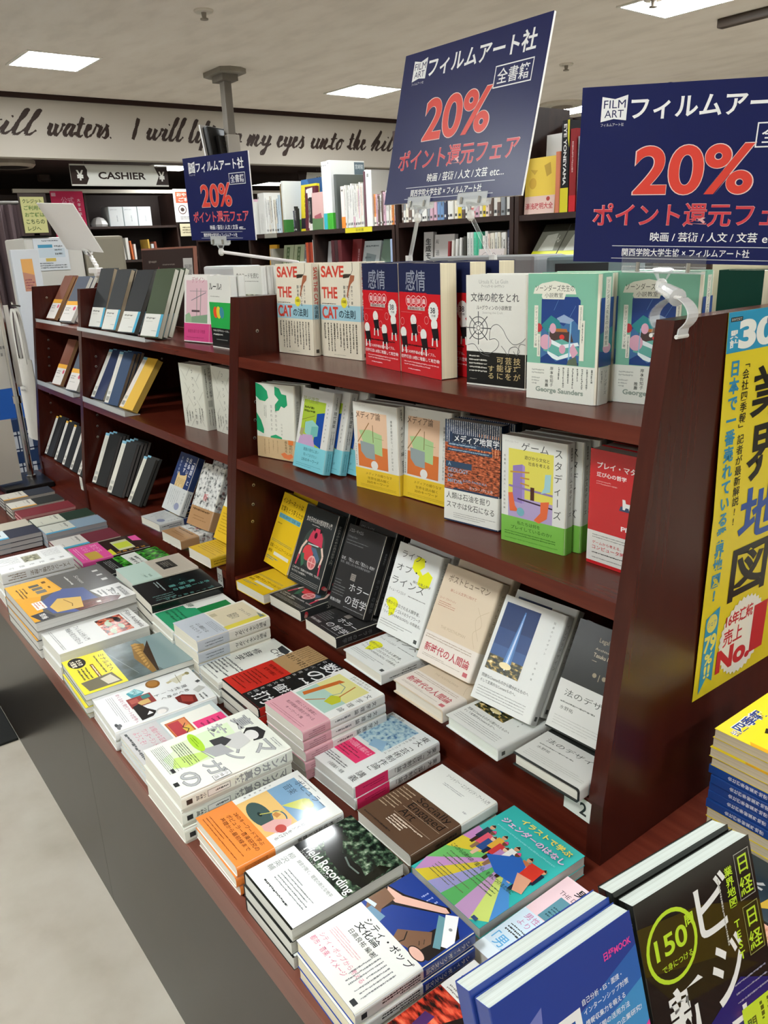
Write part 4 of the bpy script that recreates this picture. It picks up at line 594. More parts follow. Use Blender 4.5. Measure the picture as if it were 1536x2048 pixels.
spec('geology', .122, .188, .026, base='#1f3350', rough=.22, page='#d4d0c4', bands=[(.70, '#1f3350')], front=[('r', 0, .22, 1, .66, ROCKPIC), ('g', .02, 0, .98, .22, 26, '#d6dbe0', 'v', .38), ('g', .6, .1, .98, .3, 8, '#e0a070', 'v', .3), ('r', .14, .13, .98, .21, '#1d2c42'), ('t', 'メディア地質学', .17, .135, .97, .205, '#dfe5e8', .012), ('r', .06, .215, .84, .25, '#24405c'), ('g', .08, .22, .82, .245, 1, '#9ab4c8', 'h', .6), ('r', .05, .27, .86, .30, '#24405c'), ('g', .08, .275, .8, .295, 1, '#9ab4c8', 'h', .6), ('r', .02, .40, .5, .46, '#24405c'), ('t', 'A', .06, .41, .12, .445, '#86a9c4'), ('t', 'GEOLOGY', .06, .465, .44, .505, '#86a9c4', .008), ('t', 'OF', .06, .525, .16, .56, '#86a9c4'), ('t', 'MEDIA', .06, .575, .34, .615, '#86a9c4', .008), ('t', 'JUSSI PARIKKA', .34, .56, .78, .59, '#6f94b0'), ('t', 'ユッシ・パリッカ', .46, .615, .88, .645, '#d5dde2'), ('g', .0, .60, .34, .68, 3, '#c9663d', 'h', .4)], spine=[('v', 'メディア地質学', .5, .1, .6, .4, '#b9c4cc', .01)], obi=(.68, .985, '#dcdfd9'), of=[('t', '人類は石油を掘り', .04, .08, .84, .30, '#4a4c4b', .004), ('t', 'スマホは化石になる', .05, .38, .92, .60, '#4a4c4b', .004), ('g', .18, .72, .95, .92, 3, '#8a8d8a', 'h', .3)], os=[('g', .3, .2, .7, .8, 1, '#8a8d8a', 'v')])
spec('game', .127, .185, .0225, base='#d5d7d2', rough=.26, page='#d8d5c9', front=[('t', 'クリティカル・ワード', .05, .045, .26, .065, '#9a9b98'), ('r', .11, .115, .80, .56, '#d7cf5c'), ('r', .11, .56, .80, .80, '#a99bc4'), ('t', 'ゲーム', .31, .045, .72, .12, '#4d4f4e', 0), ('v', 'スタディーズ', .87, .04, .70, .13, '#4d4f4e', 0), ('t', '遊びから文化と', .36, .16, .74, .195, '#3d3f38', .006), ('t', '社会を考える', .42, .21, .74, .245, '#3d3f38', .006), ('p', '#8c78b5', [(.18, .27), (.33, .245), (.33, .61), (.18, .60)]), ('p', '#a08cc6', [(.33, .245), (.37, .26), (.37, .60), (.33, .61)]), ('l', '#b88a3c', .02, [(.14, .33), (.44, .31)]), ('l', '#b88a3c', .02, [(.3, .37), (.44, .37)]), ('l', '#b88a3c', .02, [(.3, .42), (.44, .43)]), ('p', '#8a78a8', [(.12, .45), (.8, .47), (.8, .49), (.12, .47)]), ('r', .46, .44, .52, .56, '#4b2c22'), ('p', '#9cc6cc', [(.68, .30), (.77, .29), (.76, .45), (.62, .48), (.67, .42)]), ('l', '#3c2a3c', .02, [(.26, .57), (.80, .60)]), ('p', '#d9693f', [(.11, .53), (.18, .52), (.22, .64), (.28, .69), (.14, .70)]), ('p', '#d9693f', [(.62, .56), (.75, .54), (.72, .70), (.6, .76), (.52, .74), (.62, .66)]), ('e', .31, .69, .06, .04, '#6fa8b5'), ('v', '吉田寛・井上明人・松永伸司編', .05, .17, .70, .03, '#55564f')], spine=[('v', 'ゲームスタディーズ', .5, .2, .66, .36, '#5f605c', .01), ('g', .3, .04, .7, .16, 1, '#8d8e8a', 'v')], obi=(.75, 1, '#76b54c'), of=[('t', '私たちは何を', .26, .12, .62, .26, '#355f1f', .004), ('t', 'プレイしているのか?', .16, .32, .80, .46, '#355f1f', .004), ('g', .06, .54, .86, .72, 2, '#467c2c', 'h', .45), ('g', .06, .80, .9, .88, 1, '#5d9a3c', 'h', .5)])
spec('playred', .128, .185, .026, base='#bf1f26', rough=.22, page='#cfccc2', front=[('t', 'プレイ・マターズ', .10, .10, .84, .155, '#ecdede', .02), ('t', '遊び心の哲学', .10, .185, .52, .225, '#ecdede', .02), ('g', .1, .255, .5, .295, 2, '#d98a8a'), ('p', '#2f3f5f', [(.46, .43), (.74, .43), (.70, .47), (.44, .47)]), ('p', '#dfe0de', [(.48, .37), (.52, .37), (.53, .40), (.62, .40), (.66, .375), (.68, .42), (.62, .43), (.61, .455), (.58, .455), (.57, .435), (.53, .435), (.52, .455), (.49, .455)]), ('t', 'PLAY', .48, .60, .76, .64, '#ecdede', .03)], obi=(.70, .97, '#d8d8d3'), of=[('g', .08, .08, .9, .24, 2, '#8a8a86', 'h', .4), ('t', 'ゲームから考える、', .08, .32, .5, .42, '#bf3a3f', .01), ('t', 'コンピュータ時代の「遊び', .08, .46, .9, .60, '#bf3a3f', .01), ('g', .08, .68, .9, .74, 1, '#4a4a48', 'h', .6), ('g', .08, .84, .6, .9, 1, '#8a8a86', 'h', .5)])
spec('yellow', .125, .187, .024, 'L', base='#e3bd24', rough=.16, page='#dcd8ca', front=[('t', 'インターネットは', .06, .06, .90, .135, '#4a3c10', .006), ('t', '言葉をどう変えたか', .06, .17, .98, .245, '#4a3c10', .006), ('r', .08, .28, .96, .345, '#6aa7b5'), ('t', 'デジタル時代の〈言語〉地図', .1, .29, .94, .335, '#2f5a66'), ('g', .1, .40, .4, .43, 1, '#8a7420'), ('g', .05, .64, .9, .68, 2, '#5b7a60', 'h', .4), ('t', '言葉とコミュニケーションの', .06, .71, .98, .76, '#4a3c10'), ('t', '創造', .06, .79, .22, .83, '#4a3c10'), ('r', .30, .80, .92, .845, '#dcd9cc'), ('g', .05, .88, .55, .93, 2, '#4f7a8a', 'h', .5)])
spec('girls', .131, .188, .026, base='#2b2f30', rough=.3, page='#dad7ca', front=[('t', '女の子のための西洋哲学入門', .10, .13, .88, .20, '#d5d3cc', .004), ('g', .3, .215, .62, .235, 1, '#b9b7b0'), ('e', .50, .50, .33, .26, '#3d4a44'), ('p', '#c23c55', [(.34, .34), (.42, .25), (.60, .25), (.72, .34), (.76, .46), (.3, .44)]), ('p', '#241a1c', [(.36, .27), (.46, .24), (.44, .30)]), ('p', '#241a1c', [(.58, .24), (.68, .27), (.60, .30)]), ('e', .5, .34, .045, .04, '#3a1520'), ('l', '#ddc2b5', .05, [(.28, .44), (.18, .54), (.14, .70)]), ('l', '#ddc2b5', .05, [(.76, .46), (.85, .56), (.82, .70)]), ('e', .40, .58, .16, .10, '#cf4248'), ('e', .58, .68, .13, .09, '#e0a8a4'), ('e', .58, .68, .10, .07, '#c9686a'), ('l', '#e8c4be', .012, [(.48, .68), (.68, .68)]), ('l', '#e8c4be', .012, [(.58, .60), (.58, .76)]), ('p', '#3c6a50', [(.2, .62), (.3, .60), (.36, .74), (.3, .78)]), ('l', '#c5d3d6', .02, [(.34, .47), (.66, .46)]), ('p', '#4d6780', [(.44, .50), (.6, .49), (.78, .60), (.74, .66)]), ('l', '#c23c55', .04, [(.16, .64), (.12, .78)]), ('l', '#c23c55', .04, [(.84, .66), (.86, .80)]), ('t', 'これまでの「普通のための哲学」ではない、', .06, .80, .96, .83, '#dddcd6', .008), ('t', 'もうひとつの哲学へ', .06, .845, .52, .875, '#dddcd6', .008), ('g', .06, .90, .95, .965, 3, '#a5a5a0', 'h', .35)], spine=[('v', '女の子のための西洋哲学入門', .45, .12, .62, .36, '#b0afa8'), ('e', .45, .92, .25, .025, '#b93a44'), ('e', .65, .93, .22, .022, '#b4827c')])
spec('horror', .124, .187, .026, base='#2a2a2b', rough=.3, page='#dcd9cd', front=[('t', 'ノエル・キャロル', .04, .045, .42, .09, '#aeb0b2'), ('t', 'The Philosophy of Horror', .04, .13, .3, .16, '#7a7c7e'), ('g', .04, .17, .62, .24, 2, '#6a6c6e', 'h', .3), ('t', 'なぜ、「怖い」のに「見たい」のか?', .03, .385, .92, .43, '#c9cacb', .006), ('t', 'なぜ、存在しないものを怖がるのか?', .03, .44, .84, .47, '#9fa1a3'), ('r', .40, .55, .53, .63, '#8a8580'), ('g', .41, .56, .52, .62, 3, '#5a5550', 'h', .5), ('t', 'ホラー', .44, .66, .96, .75, '#d4d6d7', 0), ('t', 'の哲学', .42, .80, .98, .91, '#d4d6d7', 0), ('g', .03, .66, .34, .86, 6, '#77797b', 'h', .3), ('t', '戦慄の閃読', .03, .90, .32, .94, '#c5c7c8', .006), ('g', .42, .94, .96, .96, 1, '#8a8c8e')], spine=[('v', 'ホラーの哲学', .5, .5, .92, .45, '#6f7173', .004), ('g', .3, .2, .7, .4, 1, '#5f6163', 'v')])
spec('lines', .13, .188, .025, base='#dfe3e1', rough=.24, page='#dcd9ce', hard=True, front=[('p', '#e3e62c', [(.42, .14), (.5, .08), (.64, .09), (.68, .17), (.6, .22), (.68, .26), (.78, .20), (.9, .24), (.88, .36), (.74, .40), (.62, .37), (.62, .28), (.5, .26), (.42, .22)]), ('e', .20, .67, .14, .06, '#e3e62c'), ('p', '#e3e62c', [(.12, .68), (.32, .66), (.30, .78), (.2, .82)]), ('t', 'ライフ・', .12, .075, .68, .15, '#4f5352', -.004), ('t', 'オブ・', .08, .22, .56, .30, '#4f5352', -.004), ('t', 'ラインズ', .05, .37, .82, .46, '#4f5352', -.004), ('t', 'ティム・インゴルド', .04, .51, .44, .545, '#5f6362'), ('g', .5, .52, .9, .54, 1, '#8a8e8d'), ('t', '線の生態人類学', .52, .345, .92, .375, '#4f5352'), ('t', '世界から注目される人類学者、', .04, .65, .86, .69, '#4f5352'), ('t', 'ティム・インゴルドのライフワーク', .04, .71, .9, .75, '#4f5352'), ('t', '「ライン学(=LINEOLOGY)」の到達点。', .04, .77, .94, .81, '#4f5352'), ('g', .04, .86, .8, .94, 3, '#9a9e9d', 'h', .3), ('r', .88, .93, .95, .97, '#4f5352')], spine=[('v', 'ライフ・オブ・ラインズ', .5, .06, .5, .4, '#7a7e7d'), ('g', .3, .55, .7, .9, 2, '#6a6e6d', 'v')])
spec('posthuman', .140, .191, .026, base='#d6c6ae', rough=.32, page='#ddd9cb', hard=True, bands=[(.70, '#d6c6ae')], front=[('t', 'ポストヒューマン', .10, .09, .86, .165, '#6d5c48', 0), ('t', '新しい人文学に向けて', .20, .225, .68, .255, '#a85a4a'), ('t', 'ロージ・ブライドッティ', .06, .33, .36, .355, '#a85a4a'), ('g', .06, .37, .38, .43, 3, '#b0705e', 'h', .35), ('t', 'THE POSTHUMAN', .24, .60, .7, .63, '#bba98e'), ('l', '#c0ae92', .006, smooth([(.75, .3), (.9, .45), (.8, .55), (.9, .68)])), ('l', '#c0ae92', .006, smooth([(.95, .3), (.78, .42), (.92, .6)]))], obi=(.70, .995, '#dfd8cf'), of=[('g', .04, .08, .9, .24, 2, '#b0a090', 'h', .45), ('t', '新時代の人間論', .08, .36, .92, .66, '#b33a48', .012), ('g', .08, .74, .8, .84, 2, '#9a8d80', 'h', .4), ('r', .86, .76, .94, .9, '#c06a70')], spine=[('v', 'ポストヒューマン', .5, .1, .6, .36, '#8a7860')])
spec('beam', .13, .19, .024, base='#d6d9d5', rough=.26, page='#dce3da', hard=True, front=[('p', '#27467c', [(.06, .06), (.62, .06), (.62, .70), (.06, .70)]), ('r', .06, .06, .62, .30, '#1f3766'), ('r', .06, .30, .62, .46, '#27457a'), ('r', .06, .46, .62, .56, '#33578d'), ('r', .06, .56, .62, .70, CITYPIC), ('p', '#4a76b0', [(.30, .62), (.44, .62), (.405, .10), (.385, .10)]), ('p', '#86aede', [(.335, .64), (.40, .64), (.402, .12), (.390, .12)]), ('p', '#dfeaf5', [(.355, .66), (.375, .66), (.398, .2), (.394, .2)]), ('e', .36, .62, .10, .03, '#e8d9a8'), ('v', '社会のリデザイン', .86, .08, .40, .035, '#6a6d6a'), ('v', '若林恵著', .80, .46, .66, .03, '#6a6d6a'), ('t', '閉鎖なCinemaものから開かれたものへ', .06, .75, .84, .785, '#5c5f5c'), ('t', 'そして変異的なContentものへ。', .06, .80, .66, .83, '#5c5f5c'), ('g', .06, .86, .86, .96, 4, '#9a9d9a', 'h', .3)], spine=[('v', 'インフラデザイン', .5, .06, .5, .36, '#8a8d8a'), ('r', .35, .92, .65, .96, '#5c5f5c')])
spec('legal', .128, .186, .0235, base='#2a2c2a', rough=.24, page='#dfddd0', hard=True, bands=[(.56, '#2b2d2b')], front=[('t', 'Legal Design', .36, .10, .72, .15, '#b9ad92'), ('t', 'Architecting Creativity', .34, .19, .96, .215, '#a59a82'), ('t', 'Tasuku Mizuno', .34, .235, .72, .27, '#b9ad92'), ('g', .34, .30, .46, .31, 1, '#a59a82'), ('e', .44, .42, .03, .02, '#8f846c'), ('e', .58, .42, .03, .02, '#8f846c'), ('r', .505, .40, .515, .46, '#8f846c')], obi=(.55, .985, '#cfd0cb'), of=[('t', '法のデザイン', .12, .16, .96, .30, '#5c5e5a', 0), ('g', .1, .40, .95, .45, 1, '#7a7c78', 'h', .6), ('t', '水野祐', .12, .5, .32, .58, '#5c5e5a'), ('g', .08, .70, .95, .92, 4, '#aaaca6', 'h', .25)], spine=[('r', .3, .88, .7, .95, '#5a5c58')])
spec('kokuu', .123, .187, .024, base='#2a3a66', rough=.22, page='#dcdace', bands=[(.58, '#2b3b66')], front=[('v', '「国語」と', .86, .05, .50, .15, '#d3d8e2', .02), ('v', '出会い', .66, .05, .34, .14, '#d3d8e2', .02), ('v', 'なおす', .48, .05, .32, .14, '#d3d8e2', .02), ('v', '矢野利裕著', .2, .06, .38, .08, '#9aa5c0', .01), ('p', '#d8bd8a', [(.22, .38), (.26, .32), (.36, .38), (.6, .36), (.70, .32), (.74, .40), (.72, .58), (.24, .58)]), ('g', .28, .42, .7, .57, 8, '#8a6a3a', 'v', .4)], obi=(.57, 1, '#c9cccb'), of=[('g', .1, .12, .7, .8, 6, '#9fa3a4', 'v', .3), ('e', .72, .72, .13, .14, '#8d93ac'), ('v', '国語教育', .9, .1, .6, .06, '#7a7e80')], os=[('g', .25, .1, .75, .9, 2, '#5c6068', 'v')])
spec('marble', .12, .187, .028, base='#c9cac7', rough=.1, page='#dcd9cd', bands=[(.70, DOODLE)], front=[('v', '思考の庭', .48, .18, .42, .14, '#6a6c6a', .01), ('t', '新', .40, .46, .58, .58, '#c26a6a', .01), ('g', .5, .5, .74, .68, 4, '#3f4140', 'v', .3)], obi=(.69, 1, '#b08a63'), of=[('g', .1, .1, .86, .2, 1, '#6d5236', 'h', .9), ('g', .2, .4, .8, .7, 2, '#8f6d4a', 'h', .3)], spine=[('v', '新しい思考の庭', .5, .1, .66, .4, '#7a4a48', .01)])
spec('yellowband', .125, .187, .028, base='#d9dbd4', rough=.24, page='#e0dccf', front=[('g', .2, .1, .6, .4, 3, '#8a8d88', 'v', .3)], obi=(.5, 1, '#dcb62e'), of=[('g', .1, .15, .9, .8, 7, '#9a7f1c', 'h', .25)], os=[('g', .25, .4, .75, .9, 2, '#8a7018', 'v')])
spec('iro', .13, .2, .019, base='#d9d8d2', rough=.3, page='#d6d3ca', bands=[(.36, '#dcdbd5')], front=[('t', '色のコードを読む', .10, .08, .92, .15, '#5d5b55', .006), ('g', .12, .18, .9, .2, 1, '#8a8882'), ('g', .14, .24, .35, .28, 2, '#9a9892'), ('r', .1, .36, 1, .7, CROWDPIC)], spine=[('r', .48, .02, .52, .38, '#b9b8b4'), ('r', .4, .38, .55, .5, '#3d3c3a')])
spec('rule', .128, .183, .02, base='#d9dad5', rough=.24, page='#d6d3ca', bands=[(.36, '#d9dad5'), (.72, '#2aa54c'), (.985, '#1c1d1c')], front=[('t', 'ルール?', .06, .10, .62, .19, '#3f413f', .02), ('g', .08, .27, .5, .29, 1, '#8a8c88'), ('e', .26, .50, .10, .08, '#d9502c'), ('e', .40, .50, .10, .085, '#d9c83c'), ('e', .54, .50, .10, .08, '#3f8a9a'), ('t', '今ある世界のルールを、', .08, .74, .8, .77, '#d3d4cf', .01), ('g', .08, .79, .9, .83, 1, '#c0c1bc', 'h', .6), ('g', .2, .87, .7, .89, 1, '#a0a19c')])
spec('pinkdesign', .129, .183, .02, base='#dddcd8', rough=.24, page='#d6d3ca', front=[('r', .08, .08, .92, .71, '#d3b2bb'), ('t', 'デザイン', .30, .03, .80, .12, '#b06a80'), ('p', '#8fae8c', [(.04, .60), (.2, .56), (.4, .71), (.04, .71)]), ('l', '#6d7f72', .02, [(.5, .2), (.5, .7)]), ('l', '#6d7f72', .02, [(.66, .2), (.64, .7)]), ('l', '#8d8a8c', .012, [(.22, .24), (.88, .24)]), ('l', '#6a6f76', .014, [(.28, .38), (.86, .26)]), ('r', .3, .52, .62, .55, '#5b4b50'), ('p', '#7f9c80', [(.3, .62), (.92, .58), (.92, .71), (.3, .71)])], obi=(.72, .985, '#cc4a82'), of=[('t', '倫理を語り合う物語', .16, .34, .84, .54, '#93305c'), ('g', .1, .75, .8, .85, 1, '#a83a6a')])
spec('fashion', .127, .187, .036, base='#d3d4c8', rough=.3, page='#c9c6b8', r=.004, front=[('v', 'ファッションと哲学', .56, .06, .96, .10, '#3f413c', .004)] + [('l', '#a3a499', .012, [(x, y), (x + .2, y + .16)]) for x, y in ((.08, .1), (.2, .3), (.6, .2), (.3, .5), (.66, .55), (.1, .7), (.7, .78))] + [('l', '#a3a499', .012, [(x, y), (x - .2, y + .14)]) for x, y in ((.5, .05), (.9, .12), (.4, .35), (.96, .4), (.3, .62), (.9, .7), (.5, .84))] + [('g', .1, .74, .46, .95, 3, '#6a6c62', 'v', .3), ('g', .68, .66, .9, .9, 2, '#6a6c62', 'v', .3)], spine=[('v', 'ファッションと哲学', .62, .04, .50, .28, '#4f514a', .01), ('g', .2, .06, .4, .5, 1, '#6a6c62', 'v'), ('r', .3, .54, .7, .64, '#b0b1a6'), ('g', .2, .68, .9, .94, 3, '#6a6c62', 'v', .3)])
# notebooks and binders
def notebook(key, W, H, T, cover, band=None, by=.66, edge='#c9c3b2', strip=None, tab='#7fb3c9', side='#3f9fc0'):
    f = [('r', 0, 0, 1, 1, cover)] if 0 else []
    kw = {}
    if band: kw = dict(obi=(by, .985, band), of=[('g', .12, .14, .62, .24, 1, '#6a6a66', 'h', .8), ('g', .12, .32, .5, .36, 1, '#9a9a94'), ('g', .55, .72, .85, .78, 1, '#9a9a94'), ('r', .86, 0, .999, 1, side)] if side != '#e0a53c' else [('r', 0, 0, 1, .2, side), ('e', .82, .36, .1, .1, '#c9506a'), ('g', .12, .3, .5, .5, 2, '#7a7a76'), ('g', .12, .6, .6, .66, 1, '#9a9a94')])
    if strip: f = [('r', .02, .0, .30, .98, strip), ('r', .02, 0, .30, .05, tab), ('g', .08, .08, .24, .5, 2, '#a5a59c', 'v', .3), ('r', .06, .86, .26, .94, '#8f8f88'), ('r', .06, .76, .26, .82, '#b0b0a8')]
    spec(key, W, H, T, 'L', base=cover, rough=.6, page=edge, front=f, name='notebook', cat='notebook', hard=False, **kw)
notebook('note_charcoal', .098, .21, .014, '#26292b', '#d5d6d0', edge='#b9ab92'); notebook('note_black', .104, .212, .014, '#16181a', '#d5d6d0', edge='#4a4a48'); notebook('note_green', .105, .21, .014, '#37452a', '#d5d6d0', edge='#c9c9bc')
notebook('note_brown', .085, .195, .014, '#7a4a3a', '#d8d4d0', .55, '#b58a60', side='#e0a53c'); notebook('note_slate', .09, .195, .014, '#4d5462', '#d8d4d0', .55, '#c9c9c0', side='#e0a53c')
notebook('binder_navy', .101, .188, .011, '#2a3556', strip='#d2d0c8'); notebook('binder_blue', .101, .188, .011, '#2d4463', strip='#d2d0c8', edge='#8a7a68'); notebook('binder_yellow', .104, .188, .02, '#d9ad38', strip='#d6cfc6', edge='#c9a850')
notebook('binder_black', .103, .192, .011, '#1e2021', strip='#cfcdc2', edge='#6d6a68'); notebook('binder_small', .084, .165, .010, '#1d1f1d', strip='#cfcfc0', edge='#3f3f3c'); notebook('binder_slim', .085, .17, .010, '#212326', strip='#d4d2cc', tab='#d9a93f', edge='#55555a')
notebook('pad_slate', .1, .19, .012, '#353a45', '#d3cfc6', .52, '#b9b7b0', side='#d9a24a'); notebook('pad_dark', .1, .19, .012, '#2b2d2c', '#d3d0c6', .52, '#c5c2b8', side='#d9a24a'); notebook('pad_red', .1, .19, .011, '#7a2530', edge='#cf9a97'); notebook('pad_green', .1, .2, .016, '#1b3325', '#c9cabb', .5, '#b9b9b4', side='#b9bdb0')
notebook('pad_blue', .1, .2, .0155, '#8297a8', '#c6c8bd', .5, '#a9a9ac', side='#3f94bd'); notebook('pad_navy', .1, .2, .0155, '#262a3c', '#c9d6dc', .5, '#b9b9b9', side='#3f94bd'); notebook('pad_cream', .1, .2, .013, '#b9b2a2', '#c9c6ba', .5); notebook('pad_maroon', .11, .2, .012, '#6a2434', '#c9c6c0', .5)
# ------------------------------------------------------------------ placing the books
# aisle row of flat stacks, near end first
stack('citypop', -.123, -.454, .061, -1, 3, 'white paperback with blue cartoon of a white-capped figure, top of its stack', 'blue and white cartoon-cover paperbacks')
stack('fieldrec', -.269, -.452, .065, -.2, 3, 'glossy paperback with a leafy tree photo and white band, top of its stack', 'tree-photo paperbacks')
stack('popular', -.432, -.452, .0545, .1, 3, 'white paperback with turntable drawing and orange band, top of its stack', 'orange-banded paperbacks')
stack('manga', -.608, -.464, .091, -.4, 3, 'thick white book with big grey letters and lime splashes, top of its stack', 'thick white grey-lettered books')
stack('grayson', -.766, -.456, .038, 0, 3, 'pale art book with grey band and pink sticker, partly under the thick white one', 'grey-banded pale art books')
stack('mekuru', -.920, -.457, .043, -2, 2, 'white paperback strewn with small drawings of a guitar, car and blond figure', 'white paperbacks strewn with small drawings')
stack('minaru', -1.097, -.464, .057, -1.5, 4, 'grey-blue landscape photo book with bright yellow band, top of its stack', 'grey-blue books with yellow bands')
stack('filma', -1.261, -.462, .064, 1, 2, 'white paperback with a square photo of red and green food, top of its stack', 'white food-photo paperbacks')
stack('omag', -1.540, -.474, .092, 1, 4, 'large grey magazine-size book with orange corner and blue brick house, top of its stack', 'large grey and orange books')
stack('wphoto', -1.764, -.458, .097, -.4, 3, 'white book with a small square photo, top of the stack at the left edge', 'white small-photo books with beige spines')
stack('blackbook', .022, -.470, .031, 0, 2, 'black book with red painting and white label, beside the blue cartoon cover', 'black books with red painting')
# row behind it
stack('otoko', .000, -.262, .025, 0, 1, 'pink book with teal picture panel and pale blue band lying at the bench corner', 'pink books')
stack('gender', -.151, -.243, .037, -.9, 2, 'turquoise picture book with a crowd of cartoon people over coloured rays, top of its pair', 'turquoise crowd-picture books')
stack('socially', -.293, -.238, .044, .8, 2, 'white book with wide brown band of dark serif letters, top of its pair', 'brown-banded white books')
stack('toudai', -.474, -.215, .045, 1.5, 2, 'grey book with blue splatter picture and magenta block, top of its pair', 'blue-splatter books with magenta spines')
stack('bungaku', -.587, -.237, .103, 1.6, 5, 'paperback with yellow and green abstract cover and pink band, top of its stack', 'pink-banded paperbacks')
stack('kazu', -.782, -.232, .064, 1.2, 3, 'black book with big white characters, red band and brown picture, top of its stack', 'black books with red bands')
stack('shu', -.893, -.235, .051, 0, 3, 'white paperback with black ink drawing, half under the red-banded black book', 'white ink-drawing paperbacks')
stack('honyaku', -1.006, -.236, .111, 1.2, 4, 'cream paperback with pale blue-grey band and yellow stripe, top of its stack', 'cream books with blue-grey bands')
stack('green', -1.137, -.237, .087, -1, 4, 'white book with two green blocks, top of its stack behind the cream book', 'white books with green blocks')
stack('horeiga', -1.290, -.225, .106, -3, 4, 'black book with faint teal lettering, top of its stack', 'black teal-lettered books')
stack('mint', -1.432, -.217, .106, -1, 5, 'beige book with black square and pale mint band, top of its stack', 'beige mint-banded books')
stack('gblack', -1.622, -.212, .068, 2, 3, 'black book with white strip and glowing green grid, top of its stack', 'black and green-grid books')
stack('neon', -1.840, -.229, .050, -.5, 3, 'dark book with hot pink band and yellow panel, top of its stack', 'dark books with hot pink bands')
# notebooks at the far end of the bench
stack('pad_maroon', -2.00, -.245, .036, 0, 3, 'maroon notebook with white band behind the pink-banded stack', 'maroon notebooks')
stack('pad_blue', -2.135, -.240, .048, 0, 3, 'slate-blue notebook with white half band, top of its stack', 'slate-blue notebooks')
stack('pad_green', -2.240, -.243, .049, 0, 3, 'dark green notebook with white half band, top of its stack', 'dark green notebooks')
stack('pad_navy', -2.185, -.440, .048, 0, 3, 'navy notebook with white and blue band nearest the bench edge, top of its stack', 'navy notebooks')
stack('pad_cream', -2.300, -.440, .039, 0, 3, 'cream notebook lying beside the navy stack', 'cream notebooks')
stack('pad_red', -2.43, -.245, .036, 0, 3, 'dark red notebook with pink page edges, top of its stack', 'dark red notebooks')
stack('pad_dark', -2.550, -.250, .037, 0, 3, 'black notebook with orange-tipped band, top of its stack', 'black orange-tipped notebooks')
stack('pad_slate', -2.690, -.245, .037, 0, 3, 'slate notebook with orange-tipped band at the far end of the bench, top of its stack', 'slate orange-tipped notebooks')
# bottom shelf: one copy flat, one leaning above it
FL = 'books lying flat on the bottom shelf'; LN = 'books leaning on the bottom shelf'
def flat(key, x, y, z, yaw, label): book(key, pose(x, y, .105 + SPEC[key]['T'] + .0008, yaw, 90), label, FL)
def lean(key, x, y, yaw, a, label, n=1, z=.1415, what=''):
    row(key, x, y, z, yaw, a, n, label, what or 'leaning books', group=LN)
flat('yellow', -1.088, -.033, 0, 3, 'yellow paperback lying flat at the left end of the bottom shelf, under its leaning copy')
flat('girls', -.954, -.015, 0, 2.3, 'black paperback lying flat between the yellow one and the white-lettered black one')
flat('horror', -.788, -.020, 0, -.9, 'black book with white lettering lying flat on the bottom shelf')
flat('lines', -.616, -.036, 0, -1.3, 'white hardback with a yellow blot lying flat on the bottom shelf')
flat('posthuman', -.455, -.034, 0, -.7, 'beige hardback with red lettering lying flat on the bottom shelf')
flat('beam', -.306, -.035, 0, -2, 'white hardback with dark city photo lying flat on the bottom shelf')
flat('legal', -.157, -.025, 0, 1.8, 'grey-white hardback lying flat at the right end of the bottom shelf')
lean('yellow', -1.130, .069, -3.2, 24, 'yellow paperback with brown lettering leaning at the left end of the bottom shelf', 2, what='leaning yellow paperbacks')
lean('girls', -.989, .056, 1.6, 23.3, 'black paperback with red fruit figure illustration leaning on the bottom shelf', 2, what='leaning red-figure paperbacks')
lean('horror', -.801, .049, 4.2, 24.5, 'dark grey book with large white lettering leaning on the bottom shelf', 2, what='leaning white-lettered dark books')
lean('lines', -.633, .060, 1.8, 23.4, 'white hardback with bright yellow splash leaning on the bottom shelf', 2, what='leaning yellow-splash hardbacks')
lean('posthuman', -.480, .043, 2.6, 28, 'beige hardback with red-lettered white band leaning on the bottom shelf', 2, what='leaning beige hardbacks')
lean('beam', -.308, .024, 5, 31, 'white hardback with blue night photo of a light beam leaning on the bottom shelf', 2, what='leaning light-beam hardbacks')
lean('legal', -.162, .054, 3, 27.5, 'black and white hardback leaning at the right end of the bottom shelf')
# middle shelf
MS = 'books standing on the middle shelf'
for a in (('leaves', -1.150, .092, 14, 3.8, 2, 'cream book with green leaf shapes and kraft band on the middle shelf', 'green-leaf books', .004, .012), ('kenchiku', -.994, .099, .6, 14, 3, 'grey book with lime and blue building cover and aqua band on the middle shelf', 'aqua-banded books', .002, .03), ('mediaron', -.758, .116, 8, 0, 2, 'peach and orange abstract book with yellow band, left of the two alike', 'left peach and orange books', .002, .006),
          ('mediaron', -.631, .142, 4.6, 4, 2, 'peach and orange abstract book with yellow band, right of the two alike', 'right peach and orange books', .002, .004), ('geology', -.464, .106, 9.6, 2.4, 2, 'blue and copper patterned book with white band on the middle shelf', 'copper-patterned books', .002, .008), ('game', -.319, .109, 7.5, 0, 3, 'white book with yellow and purple shapes and green band on the middle shelf', 'green-banded books', .002, .013), ('playred', -.156, .134, .2, 0, 2, 'bright red book with tiny white cat at the right end of the middle shelf', 'bright red books', .002, 0)):
    k, x, y, yaw, ln, n, lab, what, dy, dx = a
    row(k, x, y, ZM + .0005 + SPEC[k]['T'] * math.sin(math.radians(ln)), yaw, ln, n, lab, what, dy, dx, MS)
